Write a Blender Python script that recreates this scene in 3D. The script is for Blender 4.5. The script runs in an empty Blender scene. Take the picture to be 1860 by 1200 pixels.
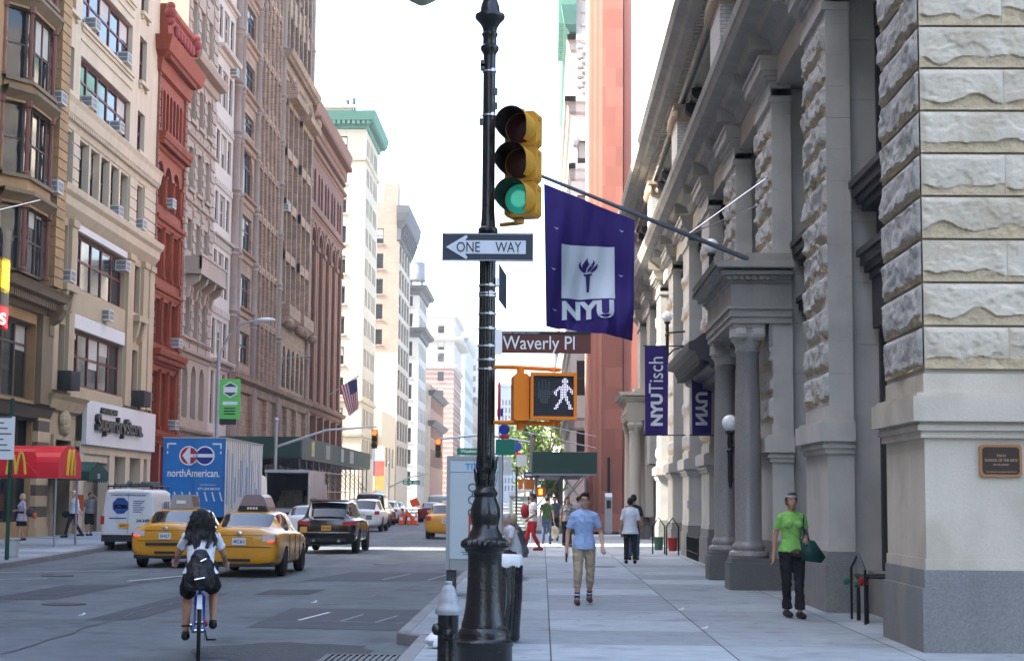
import bpy, bmesh, math, random
from math import sin, cos, tan, pi, radians, atan, atan2, sqrt, hypot, floor
from mathutils import Vector, Matrix, noise
random.seed(7)
S = bpy.context.scene
COL = S.collection
# ---------------------------------------------------------------- camera
FPX, RHO = 3000.0, 0.008
PSI, TH = atan(57.4/FPX), atan(304.6/FPX)
CZ = 1.65
cf = Vector((-sin(PSI)*cos(TH), cos(PSI)*cos(TH), sin(TH)))
cr0 = Vector((cos(PSI), sin(PSI), 0))
cu0 = cr0.cross(cf)
cr = cos(RHO)*cr0+sin(RHO)*cu0
cu = -sin(RHO)*cr0+cos(RHO)*cu0
cd = bpy.data.cameras.new('camera'); cam = bpy.data.objects.new('camera', cd); COL.objects.link(cam)
cd.sensor_width = 36; cd.lens = FPX/1860*36; cd.clip_end = 5000; cd.clip_start = .1
cam.matrix_world = Matrix(((cr.x, cu.x, -cf.x, 0), (cr.y, cu.y, -cf.y, 0), (cr.z, cu.z, -cf.z, CZ), (0, 0, 0, 1)))
S.camera = cam
# ---------------------------------------------------------------- light
SUN_AZ, SUN_EL = atan2(-.98, -.2), radians(41)
W = bpy.data.worlds.new('World'); S.world = W; W.use_nodes = True
wn = W.node_tree; wb = wn.nodes['Background']
sky = wn.nodes.new('ShaderNodeTexSky'); sky.sky_type = 'NISHITA'; sky.sun_disc = False
sky.sun_elevation = SUN_EL; sky.sun_rotation = SUN_AZ; sky.air_density = 1.0; sky.dust_density = 4; sky.ozone_density = 1.0
wn.links.new(sky.outputs[0], wb.inputs[0]); wb.inputs[1].default_value = .15
sl = bpy.data.lights.new('sun', 'SUN'); sl.energy = 3.4; sl.angle = radians(.5); sl.color = (1, .94, .84)
so = bpy.data.objects.new('sun', sl); COL.objects.link(so)
sd = Vector((sin(SUN_AZ)*cos(SUN_EL), cos(SUN_AZ)*cos(SUN_EL), sin(SUN_EL)))
so.rotation_euler = sd.to_track_quat('Z', 'Y').to_euler(); so.location = (-60, -30, 80)
S.view_settings.view_transform = 'Standard'; S.view_settings.look = 'None'
S.view_settings.exposure = 3.0; S.view_settings.gamma = 1
S.cycles.max_bounces = 6; S.cycles.diffuse_bounces = 4; S.cycles.glossy_bounces = 3; S.cycles.caustics_reflective = False
S.cycles.use_denoising = True
# ---------------------------------------------------------------- pixel -> place helpers (photo pixels, 1860 x 1200)
def ray(px, py): return cf+(px-930)/FPX*cr+(600-py)/FPX*cu
def atY(px, py, Y):
    d = ray(px, py); t = Y/d.y; return Vector((d.x*t, Y, CZ+d.z*t))
def gnd(px, py, Z=0.0):
    d = ray(px, py); t = (Z-CZ)/d.z; return Vector((d.x*t, d.y*t, Z))
# ---------------------------------------------------------------- materials
_mc = {}
def M(name, col, rough=.8, var=.12, scale=.7, bump=0, bscale=25, metal=0, spec=.3, streak=0, brick=None, block=None, emit=0, fine=0, dirt=None):
    if name in _mc: return _mc[name]
    m = bpy.data.materials.new(name); m.use_nodes = True; nt = m.node_tree; N = nt.nodes; L = nt.links
    b = N['Principled BSDF']; b.inputs['Roughness'].default_value = rough; b.inputs['Metallic'].default_value = metal
    b.inputs['Specular IOR Level'].default_value = spec
    def math_(op, a, c=None):
        n = N.new('ShaderNodeMath'); n.operation = op
        for i, v in enumerate((a, c)):
            if v is None: continue
            if isinstance(v, (int, float)): n.inputs[i].default_value = v
            else: L.new(v, n.inputs[i])
        return n.outputs[0]
    geo = N.new('ShaderNodeNewGeometry'); pos = geo.outputs['Position']
    def nz(sc, vec=pos, det=3):
        n = N.new('ShaderNodeTexNoise'); n.inputs['Scale'].default_value = sc; n.inputs['Detail'].default_value = det
        L.new(vec, n.inputs['Vector']); return n.outputs[0]
    def mulv(vec, v):
        n = N.new('ShaderNodeVectorMath'); n.operation = 'MULTIPLY'; L.new(vec, n.inputs[0]); n.inputs[1].default_value = v; return n.outputs[0]
    if var or streak or fine or brick or block or dirt:
        f = math_('ADD', math_('MULTIPLY', nz(scale), 2*var), 1-var)
        if fine: f = math_('MULTIPLY', f, math_('ADD', math_('MULTIPLY', nz(40, det=2), 2*fine), 1-fine))
        if streak:
            s = nz(1.0, mulv(pos, (2.2, 2.2, .22)))
            f = math_('MULTIPLY', f, math_('ADD', math_('MULTIPLY', s, 2*streak), 1-streak))
        base = None
        if brick or block:
            bw, bh, mortar, mc, bv = brick or block
            sep = N.new('ShaderNodeSeparateXYZ'); L.new(pos, sep.inputs[0])
            cb = N.new('ShaderNodeCombineXYZ'); L.new(math_('ADD', sep.outputs[0], sep.outputs[1]), cb.inputs[0]); L.new(sep.outputs[2], cb.inputs[1])
            br = N.new('ShaderNodeTexBrick'); L.new(cb.outputs[0], br.inputs['Vector'])
            br.inputs['Scale'].default_value = 1; br.inputs['Brick Width'].default_value = bw; br.inputs['Row Height'].default_value = bh
            br.inputs['Mortar Size'].default_value = mortar; br.inputs['Mortar Smooth'].default_value = .1
            br.inputs['Color1'].default_value = (*[c*(1-bv) for c in col], 1); br.inputs['Color2'].default_value = (*[min(1, c*(1+bv)) for c in col], 1)
            br.inputs['Mortar'].default_value = (*mc, 1); base = br.outputs['Color']
        mx = N.new('ShaderNodeMix'); mx.data_type = 'RGBA'; mx.blend_type = 'MULTIPLY'; mx.inputs[0].default_value = 1
        if base: L.new(base, mx.inputs[6])
        else: mx.inputs[6].default_value = (*col, 1)
        cg = N.new('ShaderNodeCombineColor')
        for i in range(3): L.new(f, cg.inputs[i])
        L.new(cg.outputs[0], mx.inputs[7]); out = mx.outputs[2]
        if dirt:   # irregular stains of another colour
            dm = N.new('ShaderNodeMix'); dm.data_type = 'RGBA'
            t = math_('SUBTRACT', nz(dirt[1], det=6), dirt[2]); t2 = N.new('ShaderNodeClamp'); L.new(math_('MULTIPLY', t, 7), t2.inputs[0])
            L.new(math_('MULTIPLY', t2.outputs[0], dirt[3]), dm.inputs[0]); L.new(out, dm.inputs[6]); dm.inputs[7].default_value = (*dirt[0], 1); out = dm.outputs[2]
        L.new(out, b.inputs['Base Color'])
    else: b.inputs['Base Color'].default_value = (*col, 1)
    if bump:
        bp = N.new('ShaderNodeBump'); bp.inputs['Strength'].default_value = bump; bp.inputs['Distance'].default_value = .02
        L.new(nz(bscale, det=5), bp.inputs['Height']); L.new(bp.outputs[0], b.inputs['Normal'])
    if emit:
        b.inputs['Emission Color'].default_value = (*col, 1); b.inputs['Emission Strength'].default_value = emit
    _mc[name] = m; return m
# ---------------------------------------------------------------- frames and mesh building
class Fr:
    def __init__(s, ox, oy, ux, uy, nx, ny): s.o = (ox, oy); s.u = (ux, uy); s.n = (nx, ny)
    def P(s, u, n, z): return (s.o[0]+s.u[0]*u+s.n[0]*n, s.o[1]+s.u[1]*u+s.n[1]*n, z)
ID = Fr(0, 0, 1, 0, 0, 1)
def left_f(x=-20): return Fr(x, 0, 0, 1, 1, 0)
def right_f(x=4.37): return Fr(x, 0, 0, 1, -1, 0)
def front_f(y): return Fr(0, y, 1, 0, 0, -1)
def world_mat(o):
    m = Matrix.LocRotScale(o.location, o.rotation_euler, o.scale)
    return world_mat(o.parent) @ m if o.parent else m
class MB:
    def __init__(s, F=ID): s.v = []; s.f = []; s.m = []; s.F = F; s.mi = 0; s.X = None
    def V(s, u, n, z):
        p = s.F.P(u, n, z); 
        if s.X is not None: p = tuple(s.X @ Vector(p))
        s.v.append(p); return len(s.v)-1
    def face(s, idx): s.f.append(tuple(idx)); s.m.append(s.mi)
    def poly(s, pts): s.face([s.V(*p) for p in pts])
    def box(s, u0, u1, n0, n1, z0, z1):
        i = [s.V(u, n, z) for z in (z0, z1) for n in (n0, n1) for u in (u0, u1)]
        for q in ((0, 2, 3, 1), (4, 5, 7, 6), (0, 1, 5, 4), (2, 6, 7, 3), (0, 4, 6, 2), (1, 3, 7, 5)): s.face([i[k] for k in q])
        return s
    def cbox(s, u, n, z, w, d, h): return s.box(u-w/2, u+w/2, n-d/2, n+d/2, z-h/2, z+h/2)
    def prism(s, pts, a0, a1, axis='u'):   # polygon extruded along axis: 'u' pts=(n,z); 'n' pts=(u,z); 'z' pts=(u,n)
        def mk(p, a): return s.V(*((a, p[0], p[1]) if axis == 'u' else (p[0], a, p[1]) if axis == 'n' else (p[0], p[1], a)))
        A = [mk(p, a0) for p in pts]; B = [mk(p, a1) for p in pts]; k = len(pts)
        s.face(A); s.face(B[::-1])
        for i in range(k): s.face((A[i], A[(i+1) % k], B[(i+1) % k], B[i]))
        return s
    def loft(s, rings, close=True, caps=True):
        R = [[s.V(*p) for p in r] for r in rings]; k = len(rings[0])
        for a, b in zip(R, R[1:]):
            for i in range(k if close else k-1): s.face((a[i], a[(i+1) % k], b[(i+1) % k], b[i]))
        if caps and close: s.face(R[0][::-1]); s.face(R[-1])
        return s
    def tube(s, pts, r, n=8, caps=True):
        pts = [Vector(p) for p in pts]; rs = r if isinstance(r, (list, tuple)) else [r]*len(pts); rings = []; up = None
        for i, p in enumerate(pts):
            t = (pts[min(i+1, len(pts)-1)]-pts[max(i-1, 0)]).normalized()
            if up is None: up = Vector((0, 0, 1)) if abs(t.z) < .9 else Vector((1, 0, 0))
            a = t.cross(up)
            if a.length < 1e-4: a = t.cross(Vector((0, 1, .1)))
            a.normalize(); b = a.cross(t).normalized(); up = b
            rings.append([tuple(p+rs[i]*(cos(2*pi*k/n)*a+sin(2*pi*k/n)*b)) for k in range(n)])
        return s.loft(rings, True, caps)
    def lathe(s, prof, c=(0, 0, 0), n=16, fn=None, axis='z'):
        rings = []
        for r, z in prof:
            ring = []
            for k in range(n):
                a = 2*pi*k/n; rr = r*(fn(a, z) if fn else 1); x, y = rr*cos(a), rr*sin(a)
                ring.append((c[0]+x, c[1]+y, c[2]+z) if axis == 'z' else (c[0]+x, c[1]+z, c[2]+y) if axis == 'y' else (c[0]+z, c[1]+x, c[2]+y))
            rings.append(ring)
        return s.loft(rings)
    def ball(s, c, rx, ry=None, rz=None, n=12, m=8):
        ry = ry or rx; rz = rz or rx
        return s.loft([[(c[0]+rx*sin(t)*cos(2*pi*k/n), c[1]+ry*sin(t)*sin(2*pi*k/n), c[2]-rz*cos(t)) for k in range(n)] for t in [max(.04, min(pi-.04, pi*j/m)) for j in range(m+1)]])
    def disc(s, c, r, n=24, plane='xz', r0=0):
        def q(a, rr): return (c[0]+rr*cos(a), c[1], c[2]+rr*sin(a)) if plane == 'xz' else (c[0]+rr*cos(a), c[1]+rr*sin(a), c[2])
        if not r0: s.poly([q(2*pi*k/n, r) for k in range(n)])
        else:
            for k in range(n): s.poly([q(2*pi*k/n, r), q(2*pi*(k+1)/n, r), q(2*pi*(k+1)/n, r0), q(2*pi*k/n, r0)])
        return s
    def wall(s, u0, u1, z0, z1, n, ops=(), depth=.3):
        us = sorted({u0, u1, *[round(v, 4) for o in ops for v in (o[0], o[1])]}); zs = sorted({z0, z1, *[round(v, 4) for o in ops for v in (o[2], o[3])]})
        us = [u for u in us if u0 <= u <= u1]; zs = [z for z in zs if z0 <= z <= z1]
        for za, zb in zip(zs, zs[1:]):
            zc = (za+zb)/2; run = None
            for ua, ub in zip(us, us[1:]):
                uc = (ua+ub)/2; hole = any(o[0] < uc < o[1] and o[2] < zc < o[3] for o in ops)
                if not hole: run = (run[0], ub) if run else (ua, ub)
                if hole or ub == us[-1]:
                    if run: s.poly([(run[0], n, za), (run[1], n, za), (run[1], n, zb), (run[0], n, zb)])
                    run = None
        for a, b, c, d in [o[:4] for o in ops]:
            q = n-depth
            s.poly([(a, n, c), (a, q, c), (a, q, d), (a, n, d)]); s.poly([(b, n, c), (b, n, d), (b, q, d), (b, q, c)])
            s.poly([(a, n, d), (a, q, d), (b, q, d), (b, n, d)]); s.poly([(a, n, c), (b, n, c), (b, q, c), (a, q, c)])
        return s
    def arch(s, a, b, z, n, depth=.3, top=None, k=12, n2=None):  # fills the corners of a rectangular hole above springing z, with a round soffit
        r = (b-a)/2; c = (a+b)/2; top = top or z+r; q = n-depth
        pts = [(c+r*cos(pi*i/k), z+r*sin(pi*i/k)) for i in range(k+1)]
        for (x0, z0), (x1, z1) in zip(pts, pts[1:]):
            s.poly([(x0, n, z0), (x0, n, top), (x1, n, top), (x1, n, z1)]); s.poly([(x0, n, z0), (x1, n, z1), (x1, q, z1), (x0, q, z0)])
        return s
    def cornice(s, u0, u1, prof, ret=True):   # prof (n,z) from bottom to top, as a moulding with mitred end returns
        for (n0, z0), (n1, z1) in zip(prof, prof[1:]):
            a0, a1 = (u0-n0, u1+n0) if ret else (u0, u1); b0, b1 = (u0-n1, u1+n1) if ret else (u0, u1)
            s.poly([(a0, n0, z0), (a1, n0, z0), (b1, n1, z1), (b0, n1, z1)])
            if ret: s.poly([(a0, n0, z0), (b0, n1, z1), (b0, -.3, z1), (a0, -.3, z0)]); s.poly([(a1, n0, z0), (a1, -.3, z0), (b1, -.3, z1), (b1, n1, z1)])
        n1, z1 = prof[-1]; n0, z0 = prof[0]; e = n1 if ret else 0; g = n0 if ret else 0
        s.poly([(u0-e, n1, z1), (u1+e, n1, z1), (u1+e, -.3, z1), (u0-e, -.3, z1)]); s.poly([(u0-g, n0, z0), (u0-g, -.3, z0), (u1+g, -.3, z0), (u1+g, n0, z0)])
        if not ret:
            for u in (u0, u1): s.poly([(u, -.3, z0)]+[(u, p[0], p[1]) for p in prof]+[(u, -.3, z1)])
        return s
    def mesh(s, name, mats, smooth=False, inv=None, merge=False):
        me = bpy.data.meshes.new(name); vs = s.v if inv is None else [tuple(inv @ Vector(p)) for p in s.v]
        me.from_pydata(vs, [], s.f)
        if not isinstance(mats, (list, tuple)): mats = [mats]
        for m in mats: me.materials.append(m)
        me.polygons.foreach_set('material_index', [min(i, len(mats)-1) for i in s.m])
        bm = bmesh.new(); bm.from_mesh(me)
        if merge: bmesh.ops.remove_doubles(bm, verts=bm.verts, dist=1e-4)
        bmesh.ops.recalc_face_normals(bm, faces=bm.faces); bm.to_mesh(me); bm.free()
        if smooth:
            me.polygons.foreach_set('use_smooth', [True]*len(me.polygons))
            if smooth != 'all': me.set_sharp_from_angle(angle=radians(38))
        return me
    def pieces(s, gap=.012):   # groups of faces whose boxes touch
        F_ = s.f; par = list(range(len(F_)))
        def find(i):
            while par[i] != i: par[i] = par[par[i]]; i = par[i]
            return i
        seen = {}
        for i, f in enumerate(F_):
            for v in f:
                if v in seen: par[find(i)] = find(seen[v])
                else: seen[v] = i
        g = {}
        for i in range(len(F_)): g.setdefault(find(i), []).append(i)
        items = []
        for fs in g.values():
            vs = [s.v[v] for i in fs for v in F_[i]]; items.append([fs, [min(p[k] for p in vs)-gap for k in range(3)], [max(p[k] for p in vs)+gap for k in range(3)]])
        p2 = list(range(len(items))); items.sort(key=lambda t: t[1][2])
        def f2(i):
            while p2[i] != i: p2[i] = p2[p2[i]]; i = p2[i]
            return i
        for i in range(len(items)):
            for j in range(i+1, len(items)):
                a, c = items[i], items[j]
                if c[1][2] > a[2][2]: break
                if all(a[1][k] <= c[2][k] and c[1][k] <= a[2][k] for k in range(3)): p2[f2(i)] = f2(j)
        out = {}
        for i, it in enumerate(items): out.setdefault(f2(i), []).extend(it[0])
        return list(out.values())
    def split(s, name, mats, parent, smooth=False):
        P_ = s.pieces()
        if len(P_) == 1 or len(P_) > 90: return s.build(name, mats, parent, smooth)
        for fs in P_:
            q = MB(); mp = {}
            for i in fs:
                idx = []
                for v in s.f[i]:
                    if v not in mp: mp[v] = len(q.v); q.v.append(s.v[v])
                    idx.append(mp[v])
                q.f.append(tuple(idx)); q.m.append(s.m[i])
            o = q.build(name, mats, parent, smooth)
        return o
    def build(s, name, mats, parent=None, smooth=False, loc=None, label=None, merge=False):
        inv = world_mat(parent).inverted() if parent else Matrix.Translation(-Vector(loc)) if loc is not None else None
        o = bpy.data.objects.new(name, s.mesh(name, mats, smooth, inv, merge)); COL.objects.link(o)
        if parent: o.parent = parent
        elif loc is not None: o.location = loc
        if label: o['label'] = label
        return o
def tag(o, label=None, cat=None, group=None, kind=None):
    for k, v in (('label', label), ('category', cat), ('group', group), ('kind', kind)):
        if v: o[k] = v
    return o
def thing(name, label, cat, loc=(0, 0, 0), rz=0, group=None):
    o = bpy.data.objects.new(name, None); COL.objects.link(o); o.location = loc; o.rotation_euler = (0, 0, rz); o.empty_display_size = .2
    return tag(o, label, cat, group)
def inst(me, name, parent, mat):
    o = bpy.data.objects.new(name, me); COL.objects.link(o)
    if parent: o.parent = parent; mat = world_mat(parent).inverted() @ mat
    o.matrix_basis = mat; return o
def copy_tree(o, parent=None):
    c = o.copy(); COL.objects.link(c); c.parent = parent
    for ch in o.children: copy_tree(ch, c)
    return c
# a private scene evaluates text and modifiers without touching the main one
TMP = bpy.data.scenes.new('tmp')
def evaluated(ob):
    TMP.collection.objects.link(ob); vl = TMP.view_layers[0]; vl.update(); dg = vl.depsgraph
    me = bpy.data.meshes.new_from_object(ob.evaluated_get(dg), depsgraph=dg); TMP.collection.objects.unlink(ob); return me
_tc = {}
def text_mesh(s, size=1, ext=.004, bold=0, sx=1, spacing=1):
    k = (s, size, ext, bold, sx, spacing)
    if k in _tc: return _tc[k]
    c = bpy.data.curves.new('lettering', 'FONT'); c.body = s; c.size = size; c.extrude = ext; c.offset = bold*size; c.align_x = 'CENTER'; c.align_y = 'CENTER'; c.space_character = spacing; c.resolution_u = 3
    o = bpy.data.objects.new('lettering', c); me = evaluated(o); bpy.data.objects.remove(o)
    xs = [v.co.x for v in me.vertices]; ys = [v.co.y for v in me.vertices]; mx, my = (max(xs)+min(xs))/2, (max(ys)+min(ys))/2
    for v in me.vertices: v.co.x = (v.co.x-mx)*sx; v.co.y -= my
    _tc[k] = me; return me
def text(s, loc, xdir, zdir, mat, parent=None, height=None, width=None, name='lettering', bold=0, ext=.004, spacing=1):
    me = text_mesh(s, 1, .01, bold, 1, spacing).copy(); xs = [v.co.x for v in me.vertices]; ys = [v.co.y for v in me.vertices]
    w, h = max(xs)-min(xs), max(ys)-min(ys); sy = height/h if height else width/w; sx = width/w if width else sy
    for v in me.vertices: v.co.x *= sx; v.co.y *= sy; v.co.z *= ext/.01
    me.materials.clear(); me.materials.append(mat)
    x = Vector(xdir).normalized(); y = Vector(zdir).normalized(); z = x.cross(y)
    m = Matrix(((x.x, y.x, z.x, loc[0]), (x.y, y.y, z.y, loc[1]), (x.z, y.z, z.z, loc[2]), (0, 0, 0, 1)))
    return inst(me, name, parent, m)
# ---------------------------------------------------------------- windows
GLASS = M('window_glass', (.016, .019, .022), rough=.06, var=.4, scale=1.3, spec=.42)
BLIND = M('window_blind', (.42, .40, .36), rough=.8, var=.2, scale=.6)
_wc = {}
def win_mesh(w, h, frame, lights=1, rails=(.5,), fw=.06, var=0, glass=None):
    k = (round(w, 2), round(h, 2), frame.name, lights, rails, fw, var, glass.name if glass else '')
    if k in _wc: return _wc[k]
    b = MB(); rng = random.Random(hash((round(w, 2), round(h, 2), var)) & 0xffff); b.mi = 0; d = .07
    b.box(-w/2, -w/2+fw, 0, d, 0, h); b.box(w/2-fw, w/2, 0, d, 0, h); b.box(-w/2+fw, w/2-fw, 0, d, 0, fw); b.box(-w/2+fw, w/2-fw, 0, d, h-fw, h)
    lw = w/lights
    for i in range(1, lights): b.box(-w/2+lw*i-fw*.55, -w/2+lw*i+fw*.55, -.005, d, fw, h-fw)
    for i in range(lights):
        x0, x1 = -w/2+lw*i+fw*.55, -w/2+lw*(i+1)-fw*.55
        for r in rails: b.box(x0, x1, .012, d, h*r-fw*.4, h*r+fw*.4)
        b.mi = 1; b.poly([(x0, .05, fw), (x1, .05, fw), (x1, .05, h-fw), (x0, .05, h-fw)]); q = rng.random()
        if q < .5:
            zz = h*(.95-rng.random()*.62); b.mi = 2; b.poly([(x0+.03, .046, zz), (x1-.03, .046, zz), (x1-.03, .046, h-fw), (x0+.03, .046, h-fw)])
        b.mi = 0
    me = b.mesh('window', [frame, glass or GLASS, BLIND]); _wc[k] = me; return me
def put_win(parent, F, u0, u1, z0, z1, n, frame, lights=1, rails=(.5,), fw=.06, name='window', glass=None):
    me = win_mesh(u1-u0, z1-z0, frame, lights, rails, fw, random.randrange(5), glass)
    U = Vector((*F.u, 0)); I = -Vector((*F.n, 0))
    if U.cross(I).z < 0: U = -U
    p = F.P((u0+u1)/2, n, z0)
    return inst(me, name, parent, Matrix(((U.x, I.x, 0, p[0]), (U.y, I.y, 0, p[1]), (0, 0, 1, p[2]), (0, 0, 0, 1))))
def grid_ops(cols, rows): return [(a, b, c, d) for a, b in cols for c, d in rows]
def shell(mb, F, u0, u1, z0, z1, n0, n1):   # sides, back and roof of a building body behind its facade
    mb.F = F; mb.poly([(u0, n0, z0), (u0, n1, z0), (u0, n1, z1), (u0, n0, z1)]); mb.poly([(u1, n0, z0), (u1, n1, z0), (u1, n1, z1), (u1, n0, z1)])
    mb.poly([(u0, n1, z0), (u1, n1, z0), (u1, n1, z1), (u0, n1, z1)]); mb.poly([(u0, n0, z1), (u1, n0, z1), (u1, n1, z1), (u0, n1, z1)])
# ================================================================ LEFT ROW OF BUILDINGS
OCHRE = M('ochre_stone', (0.310, 0.189, 0.082), var=.28, scale=.8, streak=.18, bump=.3, fine=.12)
OCHRE_D = M('brown_stone_trim', (0.172, 0.125, 0.073), var=.2, streak=.15, bump=.2)
CREAM = M('cream_limestone', (0.464, 0.383, 0.275), var=.13, scale=.4, streak=.2, fine=.08)
CREAM2 = M('stained_limestone', (0.378, 0.292, 0.185), var=.2, scale=.5, streak=.2, fine=.05)
TANP = M('tan_panel', (0.361, 0.284, 0.176), var=.15, streak=.12)
MAROON = M('maroon_frame', (.10, .016, .018), rough=.5, var=.15)
BROWNF = M('brown_frame', (.095, .065, .045), rough=.6)
DARKF = M('dark_frame', (.03, .03, .032), rough=.5)
RED = M('red_painted_iron', (.225, .042, .014), rough=.65, var=.25, scale=1.2, streak=.35, spec=.15, fine=.1, dirt=((.13, .035, .018), 1.5, .54, .5))
REDD = M('dark_red_iron', (.22, .03, .02), rough=.55, var=.2)
REDQ = M('red_brown_quoin', (.20, .08, .05), var=.3, scale=2)
GREIGE = M('grey_beige_stone', (0.318, 0.258, 0.202), var=.15, scale=.6, streak=.15, fine=.08, bump=.2)
WHITE = M('pale_stone', (0.464, 0.413, 0.353), var=.08, streak=.1)
TERRA = M('pink_brown_terracotta', (.275, .182, .122), var=.28, scale=1.3, streak=.25, fine=.2, bump=.6, bscale=8, block=(1.1, .45, .02, (.17, .115, .085), .16), dirt=((.12, .09, .075), 1.4, .55, .5))
TERRA2 = M('orange_brown_brick', (0.284, 0.172, 0.107), var=.18, scale=.8, streak=.1, brick=(.3, .1, .012, (.25, .17, .13), .15))
GREYF = M('grey_stucco', (.22, .19, .165), var=.15, streak=.1)
DRED = M('deep_red_brick', (0.146, 0.052, 0.034), var=.22, streak=.15, brick=(.3, .1, .012, (.16, .09, .07), .2))
DRED2 = M('deep_red_sandstone', (.185, .085, .05), var=.15, streak=.12)
SHOPG = M('shop_glass', (.025, .028, .03), rough=.06, var=.5, scale=.6, spec=.6)
WHITEP = M('white_panel', (0.533, 0.516, 0.503), rough=.6, var=.05, streak=.05)
BLACKP = M('black_paint', (.012, .012, .013), rough=.45, var=.2)
STEEL = M('galvanised_steel', (.36, .37, .38), rough=.45, metal=.6, var=.12)
F = left_f()
def bld(name, label, y0, y1, group='buildings along the left side of the street', X=-20): return thing(name, label, 'building', (X, (y0+y1)/2, 0), 0, group)

# ---- A: ochre bay-fronted building
A = bld('apartment_building', 'ochre stone building with curved bay windows behind the red awning', 57.6, 66)
b = MB(F); b.wall(57.6, 66, 0, 42, 0, [(60.0, 64.3, .6, 4.6), (60.0, 64.4, 5.3, 8.3)], .4); shell(b, F, 57.6, 66, 0, 42, 0, -16); b.build('wall', OCHRE, A)
b = MB(F)
for k in range(80):      # quoined pier: courses with open joints
    z = 9.9+k*.40
    b.box(64.75, 65.96, -.1, .55, z, z+.35); b.box(64.8, 65.9, -.1, .5, z+.35, z+.40)
b.build('quoin_pier', OCHRE, A)
plan = [(59.3, .05), (60.3, .75), (63.2, .75), (64.7, .1)]
def facet(i):
    (u0, n0), (u1, n1) = plan[i], plan[i+1]; l = hypot(u1-u0, n1-n0); ux, un = (u1-u0)/l, (n1-n0)/l
    return Fr(-20+n0, u0, un, ux, ux, -un), l
bay = MB(); trim = MB()
storeys = [(9.9, 12.35), (13.46, 16.15), (17.04, 19.75), (20.65, 23.3), (24.2, 26.9), (27.8, 30.5)]
def off(pl, d):   # outset the plan outline
    return [(u+(-d if i == 0 else d*.4 if i == 3 else 0), n+d) for i, (u, n) in enumerate(pl)]
def bayband(mb, z0, z1, d0=0, d1=None):
    d1 = d0 if d1 is None else d1; a, c = off(plan, d0), off(plan, d1)
    for (p, q, r, t) in zip(a, a[1:], c, c[1:]): mb.poly([(-20+p[1], p[0], z0), (-20+q[1], q[0], z0), (-20+t[1], t[0], z1), (-20+r[1], r[0], z1)])
def bayslab(mb, z, d): mb.poly([(-20, 59.3, z)]+[(-20+n, u, z) for u, n in off(plan, d)]+[(-20, 64.7, z)])
for si, (z0, z1) in enumerate(storeys):
    zn = storeys[si+1][0] if si+1 < len(storeys) else z1+1
    bayband(bay, z1, z1+.12); bayband(trim, z1+.1, z1+.35, .02, .28); bayband(trim, z1+.35, z1+.5, .3); bayslab(trim, z1+.1, .02); bayslab(trim, z1+.5, .3)
    bayband(bay, z1+.5, zn-.1); bayband(trim, zn-.14, zn, .12); bayslab(trim, zn, .12); bayslab(trim, zn-.14, .12)
    for i in range(3):
        f2, l = facet(i); nl = 1 if i != 1 else 3
        put_win(A, f2, .08, l-.08, z0, z1+.05, -.22, BROWNF, nl, (.5,), .08)
bay.split('bay_window_wall', OCHRE, A); trim.split('bay_moulding', OCHRE_D, A)
for i in range(4):
    for z0, z1 in storeys[:4]:
        u, n = plan[i]
        c = MB(); zs = [z0+(z1-z0)*t for t in (0, .04, .06, .3, .42, .5, .58, .7, .94, .96, 1.05)]; rr = [.16, .16, .09, .085, .13, .08, .13, .085, .09, .17, .17]
        c.lathe(list(zip(rr, zs)), (-20+n-.06, u, 0), 8); c.build('mullion', M('maroon_brown', (.17, .07, .05), var=.2), A, smooth=True)
b = MB(F); b.cornice(59, 66, [(0, 8.7), (.15, 8.75), (.2, 9.15), (.75, 9.3), (.85, 9.5), (.95, 9.62)], False)
for i in range(28): b.box(59.2+i*.25, 59.34+i*.25, .1, .55, 8.95, 9.22)
b.split('main_cornice', OCHRE_D, A)
b = MB(F)
b.prism([(0, 7.6), (.12, 7.65), (.3, 8.0), (.28, 8.4), (.6, 8.6), (.8, 9.0), (.8, 9.2), (0, 9.2)], 65.3, 65.9); b.build('console', OCHRE_D, A)
put_win(A, F, 60.0, 64.4, 5.3, 8.3, -.35, BROWNF, 3, (.72,), .12)
b = MB(F); b.box(64.5, 65.95, -.1, .25, 5.2, 8.7); b.build('pier', OCHRE_D, A)
b = MB(F); b.cornice(59, 66, [(0, 4.5), (.2, 4.6), (.35, 5.0), (.45, 5.1)], False); b.build('shop_cornice', M('dark_brown_trim', (.075, .055, .042), var=.3), A)
b = MB(F)
for k in range(11):
    z = .35+k*.42; b.mi = k % 2; b.box(64.45, 65.95, -.2, .22, z, z+.415)
b.box(64.4, 66, -.2, .3, 0, .35)
b.build('striped_pier', [M('cream_block', (.46, .34, .2), var=.2, bump=.4), M('brown_block', (.105, .075, .055), var=.2, bump=.4)], A)
b = MB(F); b.poly([(60, -.35, .6), (64.3, -.35, .6), (64.3, -.35, 4.6), (60, -.35, 4.6)]); b.mi = 1
for u in (60, 61.4, 62.9, 64.3): b.box(u-.06, u+.06, -.35, -.2, .6, 4.6)
b.box(60, 64.3, -.36, -.22, 3.2, 3.34); b.build('shopfront', [SHOPG, BLACKP], A)

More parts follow.
